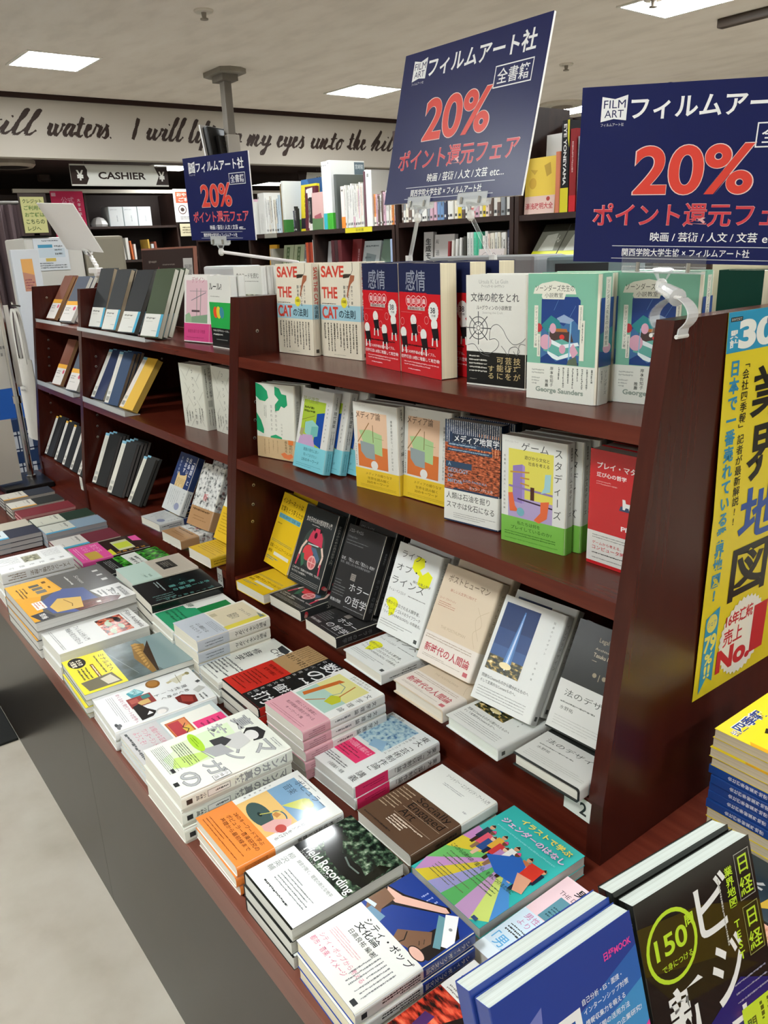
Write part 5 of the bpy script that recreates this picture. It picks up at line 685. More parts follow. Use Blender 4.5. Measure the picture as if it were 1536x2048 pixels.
# top shelf
TS = 'books standing on the top shelf'
for a in (('cat', -1.160, .182, 3, 2, 3, 'cream paperback with red capital letters and blue strip, left of the two alike', 'left red-capitals paperbacks', .004, 0), ('cat', -1.004, .210, 2.4, 1, 3, 'cream paperback with red capital letters and blue strip, right of the two alike', 'right red-capitals paperbacks', .004, 0), ('kanjo', -.810, .192, -8, 0, 3, 'thick navy and red dictionary with white badge, left of the two alike', 'left navy and red dictionaries', .004, 0), ('kanjo', -.665, .174, -8, 0, 3, 'thick navy and red dictionary with white badge, right of the two alike', 'right navy and red dictionaries', .012, .016),
          ('craft', -.454, .156, 7.5, 0, 3, 'white book with ship-wheel line drawing and black band', 'ship-wheel books', .003, 0), ('saunders', -.285, .129, 6.4, 0, 2, 'green book with blue flower-pond picture, fully in view', 'left green flower-pond books', .004, .0), ('saunders', -.166, .190, 10, 0, 1, 'green book with blue flower-pond picture, half hidden by the end panel', 'right green flower-pond books', .006, 0)):
    k, x, y, yaw, ln, n, lab, what, dy, dx = a
    row(k, x, y, ZT + .0005 + SPEC[k]['T'] * math.sin(math.radians(ln)), yaw, ln, n, lab, what, dy, dx, TS)
spec('darkgreen', .075, .183, .03, 'L', base='#0d3a30', rough=.3, page='#ddd6bd')
book('darkgreen', pose(-.132, .40, ZT + .0005, 0, 0), 'dark green book standing behind the end panel top, seen above the poster', TS)
spec('creamback', .13, .193, .045, 'R', base='#d9d0b4', rough=.4, page='#ddd6bd')
book('creamback', pose(-.165, .436, ZT + .0005, 0, 0), 'cream thick book at the back of the top shelf above the poster', TS)
# far unit
row('iro', -1.50, .25, ZT + .0005, 6, 0, 7, 'white book with a small photo strip standing behind the divider top', 'white books with photo strips', .001, .002, TS)
row('pinkdesign', -1.615, .132, ZT + .003, 7.5, 8, 2, 'pale pink landscape book with magenta band on the far unit top shelf', 'magenta-banded pink books', .003, 0, TS)
row('rule', -1.420, .128, ZT + .0005, 0, 1, 2, 'white, green and black book beside the divider on the far unit top shelf', 'white, green and black books', .003, 0, TS)
row('fashion', -1.645, .118, ZM + .0005, 5.9, 0, 1, 'cream book covered in scattered grey text standing alone on the far middle shelf', 'cream text-covered books', .003, 0, MS)
row('fashion', -1.505, .153, ZM + .0005, -1.5, 0, 1, 'cream text-covered book half hidden by the divider', 'cream text-covered books', .003, 0, MS)
flat('kokuu', -1.754, -.018, 0, 4.7, 'grey-banded paperback with navy dot lying flat at the left of the far bottom shelf')
flat('marble', -1.563, -.029, 0, 3, 'kraft-banded marbled book lying flat on the far bottom shelf')
flat('yellowband', -1.381, -.027, 0, 2.8, 'white book with wide yellow band lying flat against the divider')
lean('kokuu', -1.760, .055, 1.5, 28, 'navy book with cat figure and grey band leaning on the far bottom shelf')
lean('marble', -1.559, .049, 6, 25.7, 'shiny marbled white book with kraft band leaning on the far bottom shelf', 2, what='leaning marbled books')
lean('yellowband', -1.385, .052, 2, 26, 'white book with yellow band leaning half behind the divider')
NB = 'notebooks on the far unit'
def nb(key, x, y, z, yaw, a, label, n=1, what=''): row(key, x, y, z + .0027 + SPEC[key]['T'] * math.sin(math.radians(a)), yaw, a, n, label, what, .002, 0, NB)
nb('note_charcoal', -2.345, .094, ZT, 8, 22, 'charcoal notebook with white band, left end of the four on the far top shelf', 2, 'left charcoal notebooks')
nb('note_charcoal', -2.178, .083, ZT, 8, 25, 'shiny charcoal notebook with white band, second of the four on the far top shelf', 2, 'shiny charcoal notebooks')
nb('note_black', -2.017, .081, ZT, 9, 28, 'black notebook with white band, third of the four on the far top shelf', 2, 'black notebooks')
nb('note_green', -1.820, .080, ZT, 8, 24, 'olive green notebook with white band, right end of the four on the far top shelf', 3, 'olive green notebooks')
nb('note_brown', -2.930, .110, ZT, 6, 33, 'brown notebook with orange-topped band in the narrow bay top shelf', 2, 'brown notebooks')
nb('note_slate', -2.700, .096, ZT, 12, 34, 'slate-blue notebook with orange-topped band in the narrow bay top shelf', 2, 'slate-blue notebooks')
nb('binder_navy', -2.347, .064, ZM, 5.6, 31, 'navy binder with white side strip on the far middle shelf', 2, 'navy binders')
nb('binder_blue', -2.190, .059, ZM, 7, 27, 'steel-blue binder with white side strip on the far middle shelf', 3, 'steel-blue binders')
nb('binder_yellow', -2.035, .057, ZM, 3.7, 36, 'yellow binder with white side strip on the far middle shelf', 1, 'yellow binders')
nb('note_brown', -2.80, .055, ZM, 6, 30, 'brown notebook with orange-topped band in the narrow bay middle shelf', 1, 'brown notebooks')
nb('note_slate', -2.60, .050, ZM, 9, 30, 'slate notebook with orange-topped band beside the divider, narrow bay middle shelf', 1, 'slate notebooks')
nb('binder_black', -2.326, .014, .105, 8.9, 26, 'black binder with white strip at the left of the far bottom shelf', 3, 'left black binders')
nb('binder_black', -2.155, .011, .105, 8.7, 27, 'black binder with white strip second along the far bottom shelf', 4, 'second black binders')
nb('binder_small', -1.993, .025, .105, 5.5, 30, 'smaller black binder with cream strip on the far bottom shelf', 2, 'smaller black binders')
for i, x in enumerate((-2.943, -2.80, -2.690, -2.585, -2.485)):
    nb('binder_slim', x, .014 - .001 * i, .105, 4, 27, 'slim dark binder with orange-tipped strip, ' + ['leftmost', 'second from the left', 'middle one', 'fourth from the left', 'rightmost'][i] + ' in the narrow bay bottom shelf', 2 if i < 2 else 1, ['leftmost', 'second'][min(i, 1)] + ' slim dark binders')
def ledge(x0, x1, y, z, label, h=.013, d=.02):
    m = MB().box((x0, y - .012, z), (x1, y - .0095, z + h), ACRYL).box((x0, y - .0095, z), (x1, y + d, z + .0018), ACRYL)
    m.build('acrylic_ledge', label=label, cat='display ledge', group='clear display ledges')
ledge(-2.34, -1.71, .062, ZT + .0003, 'clear acrylic ledge holding the four notebooks on the far top shelf'); ledge(-2.94, -2.60, .082, ZT + .0003, 'clear acrylic ledge holding two notebooks at the top of the narrow bay')
ledge(-2.34, -1.92, .044, ZM + .0003, 'clear acrylic ledge holding the binders on the far middle shelf', .018, .04); ledge(-2.92, -2.44, .041, ZM + .0003, 'clear acrylic ledge in the middle of the narrow bay', .018, .04)
# ------------------------------------------------------------------ end of the bench: magazines
def B5(key, base, front, spine=(), T=.0215, page='#bfc8c2', **kw): spec(key, .188, .257, T, 'L', base=base, rough=.12, page=page, front=front, spine=spine, name='magazine', cat='magazine', **kw)
LG = '#b7d932'
B5('nikkei', '#151613', [('p', '#3a3208', [(0, .10), (.5, .16), (1, .30), (1, .50), (.4, .44), (0, .30)]), ('p', '#26230c', [(.0, .3), (.6, .42), (.9, .56), (.2, .5)]), ('p', '#22206a', [(.42, .66), (.72, .56), (1, .66), (1, .80), (.6, .92), (.3, .86)]), ('p', '#2b2a86', [(.3, .8), (.52, .72), (.66, .95), (.3, 1), (.2, .95)]), ('ring', .235, .245, .205, .152, .024, LG), ('t', '150', .10, .185, .36, .275, LG, .02), ('t', '問', .36, .16, .43, .21, LG, .03), ('t', 'で身につける', .13, .305, .38, .335, LG, .006),
    ('t', 'ビ', .46, .07, .74, .31, '#e4e6e2', .012), ('t', 'ジ', .50, .36, .78, .63, '#e4e6e2', .012), ('t', 'ネ', .56, .68, .86, .90, '#e4e6e2', .012), ('t', 'ス', .58, .92, .86, .995, '#e4e6e2', .012), ('t', '新', .12, .42, .42, .66, '#e4e6e2', .03), ('t', '常識', .10, .70, .50, .84, '#e4e6e2', .03),
    ('r', .835, .045, .975, .255, '#9a9a92'), ('r', .84, .049, .97, .251, '#1a1a12'), ('v', '日経', .905, .05, .25, .12, LG, .012), ('v', '業界地図', .77, .075, .26, .075, LG, .02), ('r', .835, .285, .975, .505, '#8d8d50'), ('r', .84, .289, .97, .501, '#2c2a0c'), ('v', '日経', .905, .29, .50, .12, LG, .012), ('v', 'TEST', .77, .31, .50, .08, LG, .02), ('g', .66, .10, .69, .40, 1, '#b9b9b0', 'v', .5), ('g', .66, .56, .95, .68, 3, '#9a9ab0', 'h', .2), ('r', .68, .70, .97, .88, LG), ('t', '問', .71, .76, .79, .83, '#3b5a10', .02), ('g', .82, .72, .95, .86, 2, '#3b5a10', 'v', .5)],
   [('v', '日経', .5, .03, .10, .6, '#b9b9b0'), ('v', '日経業界地図ビジネス', .5, .14, .5, .5, LG, .01)])
B5('mook', '#27408f', [('p', '#2d62ad', [(.3, .3), (1, .14), (1, .6), (.5, .7)]), ('p', '#3f8cc4', [(.62, .36), (1, .28), (1, .5), (.7, .52)]), ('p', '#6f78b8', [(.12, .18), (.3, .12), (.28, .24), (.16, .27)]), ('t', '日経MOOK', .76, .09, .97, .125, '#e0489a', .02), ('t', '業', .02, .23, .26, .42, '#e8eae8', .05), ('t', '日', .34, .22, .54, .42, '#e8eae8', .045), ('t', '界', .02, .48, .26, .66, '#e8eae8', .05), ('t', '経', .32, .48, .56, .66, '#e8eae8', .05), ('t', '自己分析・ES・面接・', .56, .20, .86, .225, '#dde6f0', .01), ('t', 'インターンシップ対策', .56, .24, .90, .265, '#dde6f0', .01), ('t', '情報収集力を鍛える', .56, .285, .86, .31, '#dde6f0', .01), ('t', '日経新聞の活用方法', .56, .33, .88, .355, '#dde6f0', .01), ('t', '注目31業界の企業研究!', .56, .375, .96, .40, '#dde6f0', .01), ('t', '動向・売上・年収', .56, .42, .84, .445, '#dde6f0', .01), ('g', .56, .47, .95, .53, 3, '#b9cfe6', 'h', .3), ('p', '#e0489a', [(.62, .62), (1, .46), (1, .9), (.62, .9)]), ('t', '就活', .7, .66, .95, .8, '#f0f0ee', .03)])
def front_x(x, y, z, yaw, lean_): return pose(x, y, z, yaw, lean_)
MG = 'magazines leaning at the bench end'
book('nikkei', pose(.300, -.256, .0045, 84.3, 17.5), 'black magazine with lime lettering and 150 in a ring, leaning at the bench end', MG)
book('nikkei', pose(.276, -.258, .0045, 84.3, 17.5), 'white-edged magazine copy leaning right behind the lime-lettered black one', MG)
book('mook', pose(.287, -.447, .0045, 86.9, 16.5), 'blue magazine with big white characters and pink corner, leaning at the lower right', MG)
book('mook', pose(.263, -.449, .0045, 86.9, 16.5), 'white-edged magazine copy leaning right behind the blue one', MG)
spec('slate', .104, .20, .02, 'L', base='#2f3d44', name='magazine', cat='magazine', rough=.2, front=[('t', '未来', .08, .06, .6, .26, '#c9cccb', .04), ('p', '#c9a53a', [(.1, .3), (.5, .34), (.3, .42)]), ('g', .1, .5, .9, .95, 6, '#b9c2c4', 'v', .4)], page='#c9c7bf')
book('slate', pose(.335, .069, .0205, 90, 90), 'slate-grey magazine with large pale characters lying behind the black one', MG)
spec('orange', .13, .19, .018, 'R', base='#d9742c', rough=.3, front=[('r', 0, 0, 1, .4, '#d9a58f'), ('g', .02, .02, .98, .38, 9, '#c78a70', 'h', .4)], page='#dcd8cc')
book('orange', pose(.40, -.064, .0185, 90, 90), 'orange book with pale patterned top lying at the right edge', MG)
spec('map', .182, .257, .0158, 'R', base='#e3cc2c', rough=.14, page='#c9bda2', name='magazine', cat='magazine', front=[('t', '会社', .03, .075, .10, .13, '#eceade', .06), ('t', '会社', .03, .075, .10, .13, '#24407f', .0), ('t', '四季報', .105, .045, .52, .135, '#eceade', .09), ('t', '四季報', .11, .05, .515, .13, '#24407f', .03), ('t', '業界', .06, .19, .98, .50, '#17160f', .07), ('t', '地図', .06, .55, .98, .86, '#2a52a0', .07), ('ring', .92, .06, .1, .07, .01, '#8f8a5c'), ('p', '#d79b25', [(.0, .22), (.04, .2), (.04, .5), (.0, .5)])])
B5('mapblue', '#1f4488', [], [('v', '会社四季報業界地図', .5, .12, .36, .5, '#d3d8e2', .012), ('v', '2024年版', .5, .62, .84, .62, '#e3e6ea', .02)], T=.0150, page='#c9bda2')
_z = .1945; _n = 0
for i, k in enumerate(['map'] * 4 + ['mapblue'] * 5 + ['map'] * 3):
    rnd = random.Random(i * 13 + 5); T = SPEC[k]['T']; dx, dy = (0, 0) if i == 0 else (rnd.uniform(-.003, .003), rnd.uniform(-.003, .003))
    lab = 'yellow business map magazine with black characters, top of the stack at the right edge' if i == 0 else f'{ORD[i]} magazine down in the yellow and blue stack, showing its {"blue spine" if k == "mapblue" else "page edges"}'
    # the blue spines face the aisle, the yellow ones are turned round and show their page edges
    book(k, pose(.318 + dx, .177 + dy, _z, 90, 90), lab, 'stack of yellow and blue magazines')
    _z -= T + .0003
# ------------------------------------------------------------------ signs on clips, poster
NAVY = '#161e52'; RED = '#d4453a'
def sign_ops():
    return [('p', '#e6e8ea', [(.085, .055), (.138, .07), (.19, .05), (.188, .185), (.136, .175), (.083, .19)]), ('t', 'FILM', .093, .075, .182, .118, NAVY, .0), ('t', 'ART', .098, .128, .176, .168, NAVY, .0), ('t', 'フィルムアート社', .085, .197, .18, .215, '#e6e8ea'), ('t', 'フィルムアート社', .205, .06, .93, .185, '#e9ebec', .022),
      ('r', .70, .225, .935, .355, '#e6e8ea'), ('r', .705, .232, .93, .348, NAVY), ('t', '全書籍', .72, .245, .915, .335, '#e6e8ea', .006), ('t', '20%', .235, .325, .715, .605, '#e3c5bf', .034), ('t', '20%', .24, .33, .71, .60, RED, .024), ('t', 'ポイント還元フェア', .075, .645, .935, .785, '#d9a5a5', .020), ('t', 'ポイント還元フェア', .078, .648, .932, .782, '#c8404a', .012), ('t', '映画 / 芸術 / 人文 / 文芸', .33, .815, .76, .872, '#e6e8ea', .012), ('t', 'etc...', .78, .835, .87, .872, '#e6e8ea', .006), ('r', .17, .897, .82, .901, '#c9ccd6'), ('r', .17, .972, .82, .976, '#c9ccd6'), ('t', '関西学院大学生協 × フィルムアート社', .215, .912, .74, .96, '#e6e8ea', .012)]
def srot(o, ang):
    a, b, c = map(math.radians, ang)
    return Matrix.Translation((o[0], o[1], o[2] + Z0)) @ Matrix.Rotation(a, 4, 'Z') @ Matrix.Rotation(b, 4, 'X') @ Matrix.Rotation(c, 4, 'Y')
def board(name, M, W, H, th, col, ops, label, cat, group=None, rough=.3, edge='#e3e3df'):
    t = thing(name, label, cat, M, group)
    MB().box((0, .0006, 0), (W, th, H), edge).build('foam_board', t)
    m = MB().box((0, 0, 0), (W, .0006, H), ink(col, rough)); Art(m, lambda fx, fy, k: (fx * W, -k, (1 - fy) * H), W, H, rough=rough).ops(ops); m.build('printed_face', t); return t
SG = 'navy discount signs'
S2 = srot((-.877, .309, .983), (-1.9, -12.7, 1.2)); S1 = srot((-1.614, .189, .934), (7.8, 1.8, 1.7)); S3 = srot((-.156, .078, .869), (28.1, 7.4, 2.8)); S0 = srot((-3.038, .269, .936), (7.9, 30, 4.5))
board('discount_sign', S2, .419, .298, .005, NAVY, sign_ops(), 'largest navy discount sign, tilted forward high above the dictionaries', 'sign', SG)
board('discount_sign', S1, .297, .21, .004, NAVY, sign_ops(), 'smallest navy discount sign, above the white photo-strip books', 'sign', SG)
board('discount_sign', S3, .297, .21, .004, NAVY, sign_ops(), 'navy discount sign cut by the right edge, above the end panel', 'sign', SG)
board('blank_sign', S0, .297, .209, .003, '#ddd8d2', [], 'blank white card tilted back on a white clip above the narrow bay', 'sign')
def holder(M, xs, foot, label, W=.06, mat=CLEAR, up=.011, grip=None):
    # clear clip gripping the board's lower edge, ball joint, rod and foot clamp
    t = thing('sign_clip', label, 'sign clip', None, 'sign clips'); P = lambda x, y, z: (M @ Vector((x, y, z))) - Vector((0, 0, Z0))
    j = MB()
    for y in (-.0045, .0075):
        q = [P(xs - W / 2, y, -.010), P(xs + W / 2, y, -.010), P(xs + W / 2, y, up), P(xs - W / 2, y, up)]
        q2 = [P(xs - W / 2, y + .0018, -.010), P(xs + W / 2, y + .0018, -.010), P(xs + W / 2, y + .0018, up), P(xs - W / 2, y + .0018, up)]
        j.raw(q + q2, [(0, 1, 2, 3), (7, 6, 5, 4), (0, 4, 5, 1), (1, 5, 6, 2), (2, 6, 7, 3), (3, 7, 4, 0)], mat)
    j.tube([P(xs - W / 2, .002, -.009), P(xs + W / 2, .002, -.009)], .0045, mat); j.tube([P(xs, .002, -.008), P(xs, .002, -.022)], [.014, .006], mat)
    j.build('jaw', t)
    for d in (-.3, .3): MB().tube([P(xs + W * d, -.006, -.010), P(xs + W * d, -.006, .002)], .0028, ink('#b5b5b2', .2, .9)).build('spring', t)
    a = Vector(P(xs, .002, -.03)); f = Vector(foot)
    MB().lathe(tuple(a), [(.003, -.010), (.007, -.006), (.008, 0), (.007, .006), (.003, .010)], MILKY, 12).build('ball_joint', t)
    return t, a, f
t, a, f = holder(S2, .125, (-.86, .36, .86), 'left clear clip and rod under the largest navy sign', .075); MB().tube([a, f], .0042, CLEAR).build('rod', t); MB().tube([f, (f.x, f.y, .876)], .008, MILKY).bevbox((f.x - .012, f.y - .01, .852), (f.x + .012, f.y + .01, .864), MILKY, .003).build('foot', t)
t, a, f = holder(S2, .29, (-.575, .34, .862), 'right clear clip and slanted rod under the largest navy sign', .085); MB().tube([a, f], .0042, CLEAR).build('rod', t); MB().tube([f, (f.x, f.y, .874)], .008, MILKY).bevbox((f.x - .012, f.y - .01, .850), (f.x + .012, f.y + .01, .862), MILKY, .003).build('foot', t)
t, a, f = holder(S1, .135, (-1.30, .34, .866), 'clear clip and white slanted rod under the smallest navy sign', .075); MB().tube([a, f], .0042, ink('#d9d4d4', .3)).build('rod', t); MB().bevbox((f.x - .02, f.y - .012, .856), (f.x + .02, f.y + .012, .868), MILKY, .003).build('foot', t)
t, a, f = holder(S3, .118, (-.012, .125, .80), 'clear clip with curved clamp biting the end panel top', .105)
GLINT = clearmat('clear_grip_plastic', '#f4f6f6', .08, .62)
c = MB(); b = Vector((-.013, .112, .822))
c.tube([a, a.lerp(b, .35), a.lerp(b, .7), b], [.006, .0085, .010, .0115], GLINT, 12)
for k in range(4): q = a.lerp(b, .40 + k * .16); c.tube([q + Vector((-.013, -.006, .002)), q + Vector((.013, -.006, -.002))], .0026, MILKY, 8)
c.build('grip', t); m = MB()
for sgn in (1, -1):
    arc = []
    for k in range(11):
        u = k / 10; arc.append((-.0133 + sgn * (.0065 + .0205 * math.sin(math.pi * min(u * 1.05, 1)) ** .8), .111 - .012 * u, .822 - .046 * u))
    arc = [(-.0133 + sgn * max(abs(x + .0133), .0178 if z < .803 else 0), y, z) for x, y, z in arc]
    arc[-1] = (-.0133 + sgn * .0185, arc[-1][1], arc[-1][2])
    for i in range(10):
        p, q = arc[i], arc[i + 1]; h = .011
        m.raw([(p[0], p[1] - h, p[2]), (p[0], p[1] + h, p[2]), (q[0], q[1] + h, q[2]), (q[0], q[1] - h, q[2]), (p[0] + sgn * .0018, p[1] - h, p[2]), (p[0] + sgn * .0018, p[1] + h, p[2]), (q[0] + sgn * .0018, q[1] + h, q[2]), (q[0] + sgn * .0018, q[1] - h, q[2])], [(0, 1, 2, 3), (7, 6, 5, 4), (0, 4, 5, 1), (3, 2, 6, 7), (0, 3, 7, 4), (1, 5, 6, 2)], CLEAR if sgn < 0 else GLINT)
    e = arc[-1]; m.tube([(e[0], e[1] - .012, e[2]), (e[0], e[1] + .012, e[2])], .0028, MILKY)
m.build('clamp', t)
t, a, f = holder(S0, .17, (-2.77, .30, .855), 'white clip with beaded joint under the blank card', .05, ink('#dddcd8', .35))
for k in range(3): MB().lathe(tuple(a.lerp(f, .25 + k * .25)), [(.004, -.009), (.009, -.004), (.009, .004), (.004, .009)], '#dedcd8', 12).build('bead', t)
MB().bevbox((f.x - .08, f.y - .015, f.z - .018), (f.x + .02, f.y + .015, f.z + .004), '#d8d5d0', .005).bevbox((f.x - .012, f.y - .016, f.z - .03), (f.x + .018, f.y + .016, f.z - .012), '#d2cfc9', .004).build('clamp', t)
# poster on the end panel: y runs along the panel, slight fold in the middle
PW, PH, PY, PZ = .42, .599, .2115, .197
CY = '#2f93bb'; YE = '#dcca2c'
pm = MB()
for z0, z1, col in ((0, .52, YE), (.52, 1, YE)):
    b0 = .0012 + (.006 if abs(z0 - .52) < .01 else 0); b1 = .0012 + (.006 if abs(z1 - .52) < .01 else 0)
    pm.raw([(b0, PY, PZ + z0 * PH), (b0, PY + PW, PZ + z0 * PH), (b1, PY + PW, PZ + z1 * PH), (b1, PY, PZ + z1 * PH)] + [(b0 - .0004, PY, PZ + z0 * PH), (b0 - .0004, PY + PW, PZ + z0 * PH), (b1 - .0004, PY + PW, PZ + z1 * PH), (b1 - .0004, PY, PZ + z1 * PH)], [(0, 1, 2, 3), (7, 6, 5, 4), (0, 4, 5, 1), (3, 2, 6, 7), (1, 5, 6, 2), (0, 3, 7, 4)], ink(YE, .3))
def pfn(fx, fy, k):
    z = 1 - fy; bulge = .006 * (1 - abs(z - .52) / .52 if z < .52 else 1 - abs(z - .52) / .48)
    return (.0012 + bulge + k, PY + fx * PW, PZ + z * PH)
BKC = '#17160f'
Art(pm, pfn, PW, PH, .0002, .00003, .3).ops([('r', 0, 0, 1, .092, CY), ('r', .015, .012, .085, .022, BKC), ('t', 'おかげさまで', .02, .0135, .08, .0205, '#e6e8e2', .01), ('v', '累計', .04, .040, .082, .05, '#e6e8e2', .03), ('t', '300', .068, .020, .42, .087, '#e6e8e2', .05), ('t', '万部', .45, .03, .66, .085, '#e6e8e2', .04), ('e', .25, .03, .012, .01, '#49688f'),
   ('v', '日本で一番売れている業界地図!', .062, .108, .724, .062, '#2f86ad', .035), ('v', '「会社四季報」記者が最新解説!!', .132, .108, .528, .044, BKC, .012),
   ('t', '業', .176, .135, .46, .262, BKC, .022), ('t', '界', .182, .282, .455, .425, BKC, .022), ('t', '地', .170, .44, .46, .585, '#2a4f9a', .022), ('t', '図', .160, .60, .42, .75, BKC, .022), ('r', .62, .2, .9, .7, CY), ('v', '最新版', .76, .22, .68, .2, '#e6e8e2', .03),
   ('p', CY, [(.03, .765), (.115, .745), (.115, .965), (.075, .945), (.03, .985)]), ('e', .072, .785, .034, .026, '#d8cf66'), ('t', 'シェア', .046, .778, .098, .792, '#2f86ad', .01), ('t', '79', .034, .818, .112, .868, '#e4da66', .04), ('t', '%', .048, .873, .10, .905, '#e4da66', .03), ('t', '!!', .052, .908, .092, .945, '#e4da66', .03),
   ('star', .30, .87, .165, .118, '#e4e4de', 70), ('t', '16年連続', .17, .785, .36, .825, '#bf2c34', .03), ('t', '売上', .165, .832, .30, .882, '#bf2c34', .02), ('t', 'No.', .135, .885, .375, .955, '#bf2c34', .05), ('t', '1', .37, .80, .47, .945, '#bf2c34', .06), ('t', '東洋経済', .6, .9, .9, .95, BKC, .01)])
pm.build('poster', label='yellow poster with black and blue characters taped to the bookcase end panel', cat='poster')
# ------------------------------------------------------------------ bookcases behind
YB = 1.5
def backcase(label, x0, x1, divs, shelves, ztop, depth=.30):
    t = thing('wall_bookcase', label, 'bookcase', None, 'dark bookcases behind')
    for x in (x0, x1 - .02): MB().box((x, YB, -.6), (x + .02, YB + depth, ztop), DARKWOOD).build('side_panel', t)
    for x in divs: MB().box((x - .01, YB + .004, -.6), (x + .01, YB + depth - .012, shelves[0] - .0205), DARKWOOD).build('divider', t)
    for z in shelves:
        ed = sorted([x0 + .02] + [d for d in divs if z < shelves[0]] + [x1 - .02])
        for a, b in zip(ed, ed[1:]): MB().box((a + (.0103 if a in divs else .0003), YB + .002, z - .02), (b - (.0103 if b in divs else .0003), YB + depth - .0125, z), DARKWOOD).build('shelf', t)
    MB().box((x0 + .0203, YB + depth - .012, -.6), (x1 - .0203, YB + depth, ztop - .001), ink('#1f120e', .6)).build('back_board', t); return t
backcase('low dark brown bookcase behind, with tall books along its top', -4.42, -2.362, [-3.72, -3.036], [.985, .70, .42, .14], .984)
backcase('taller dark brown bookcase behind the largest sign', -2.355, -1.640, [], [.990, .70, .42, .14], 1.36)
backcase('dark brown bookcase behind the right-hand sign', -1.634, -1.0, [], [.985, .70, .42, .14], 1.33)
def spine_book(x, w, d, h, z, col, label, group, tilt=0.0, y=YB + .012, marks=(), band=None, cover=None, rough=.35, yaw=0):
    """one book standing spine out: spine at local y=0 facing the aisle"""
    m = MB(); c = ink(col, rough); r = min(w * .25, .004)
    out = [(0, d), (0, r), (r * .3, r * .3), (r, 0), (w - r, 0), (w - r * .3, r * .3), (w, r), (w, d)]
    for a, b in zip(out, out[1:]): m.face([(a[0], a[1], 0), (b[0], b[1], 0), (b[0], b[1], h), (a[0], a[1], h)], c)
    pg = pagesmat('#d9d3c2'); m.box((.0012, .002, .0015), (w - .0012, d - .002, h - .0015), pg)
    if band:
        for a, b in zip(out, out[1:]):
            o = .0003; e = lambda p: (p[0] + (o if p[0] > w / 2 else -o), p[1] - o)
            m.face([(*e(a), .0005), (*e(b), .0005), (*e(b), h * band[0]), (*e(a), h * band[0])], ink(band[1], rough))
    Art(m, lambda fx, fy, k: (fx * w, -.0004 - k, (1 - fy) * h), w, h).ops(list(marks))
    if cover: Art(m, lambda fx, fy, k: (w + .0004 + k, fx * d, (1 - fy) * h), d, h).ops(list(cover))
    return m.build('book', label=label, cat='book', group=group, mat=Matrix.Translation((x, y, z + Z0)) @ Matrix.Rotation(math.radians(yaw), 4, 'Z') @ Matrix.Rotation(math.radians(tilt), 4, 'Y'))
def face_book(x, w, h, t, z, col, label, group, ops=(), lean=8, y=YB + .05, yaw=0, band=None):
    m = MB(); m.box((0, 0, 0), (w, .001, h), ink(col)).box((0, t - .001, 0), (w, t, h), ink(col)).box((w - .001, .001, 0), (w, t - .001, h), ink(col)).box((.001, .0011, .001), (w - .0012, t - .0011, h - .001), pagesmat('#d9d3c2'))
    Art(m, lambda fx, fy, k: (fx * w, -k, (1 - fy) * h), w, h).ops(list(ops))
    return m.build('book', label=label, cat='book', group=group, mat=pose(x, y, z + t * math.sin(math.radians(lean)) + .0005, yaw, lean))
def spines(x0, x1, z, hmin, hmax, pal, where, group, dmin=.10, dmax=.16, wmin=.009, wmax=.022, seed=1, y=YB + .012):
    rnd = random.Random(seed); x = x0; i = 0; names = {'#d8d8d2': 'white', '#dcd6c6': 'cream', '#cfc9ba': 'ivory', '#e2cdc2': 'pale pink', '#b9c7cf': 'pale blue', '#3a3f52': 'navy', '#c63a3a': 'red', '#d9c23a': 'yellow', '#3f8a6a': 'green', '#57c4a0': 'mint', '#6a5a52': 'brown', '#2b2b2b': 'black', '#d98a4a': 'orange', '#8a8f94': 'grey', '#c9a6b4': 'pink', '#6f8fb5': 'blue'}
    cnt = {}
    plan = []
    while True:
        w = rnd.uniform(wmin, wmax)
        if x + w > x1: break
        plan.append((x, w, rnd.choice(pal), rnd.uniform(hmin, hmax), rnd.uniform(dmin, dmax))); x += w + .0006
    n = len(plan); NTH = ['leftmost', '2nd', '3rd'] + [f'{k}th' for k in range(4, 60)]
    for i, (x, w, col, h, d) in enumerate(plan):
        wd = 'thick' if w > .018 else 'slim' if w < .012 else 'medium'
        tc = '#4a4a4a' if lin(col)[1] > .25 else '#d0d0ca'
        mk = [('g', .3, rnd.uniform(.05, .12), .7, rnd.uniform(.5, .8), 1, tc, 'v', .6), ('r', .25, .88, .75, .94, tc)]
        bd = (rnd.uniform(.2, .32), rnd.choice(pal)) if rnd.random() < .25 else None
        spine_book(x, w, d, h, z, col, f'{wd} {names[col]} spine, {NTH[i]}{"" if i == 0 else " from the left"} {where}', group, 0, y + rnd.uniform(0, .008), mk, bd)
WH = ['#d8d8d2'] * 5 + ['#dcd6c6'] * 3 + ['#cfc9ba', '#e2cdc2', '#b9c7cf']
MX = WH + ['#c63a3a', '#3a3f52', '#6a5a52', '#d9c23a', '#8a8f94', '#d98a4a', '#6f8fb5']
zt = .9855; G1 = 'books along the top of the low bookcase'
spines(-3.74, -3.64, zt, .17, .19, ['#d8d8d2', '#c9a6b4', '#8a8f94', '#6a5a52'], 'on the low bookcase top beside the smallest sign', G1, seed=3)
spine_book(-3.60, .075, .14, .212, zt, '#d9d9d4', 'wide white boxed book left on the low bookcase top', G1, marks=[('r', .12, .08, .2, .14, '#4a4a4a'), ('g', .3, .5, .7, .9, 3, '#8a8a86', 'v', .2)])
spines(-3.522, -3.36, zt, .165, .195, ['#d8d8d2', '#cfc9ba', '#dcd6c6', '#d8d8d2', '#b9c7cf', '#8a8f94'], 'between white boxed book and blue picture book', G1, seed=4)
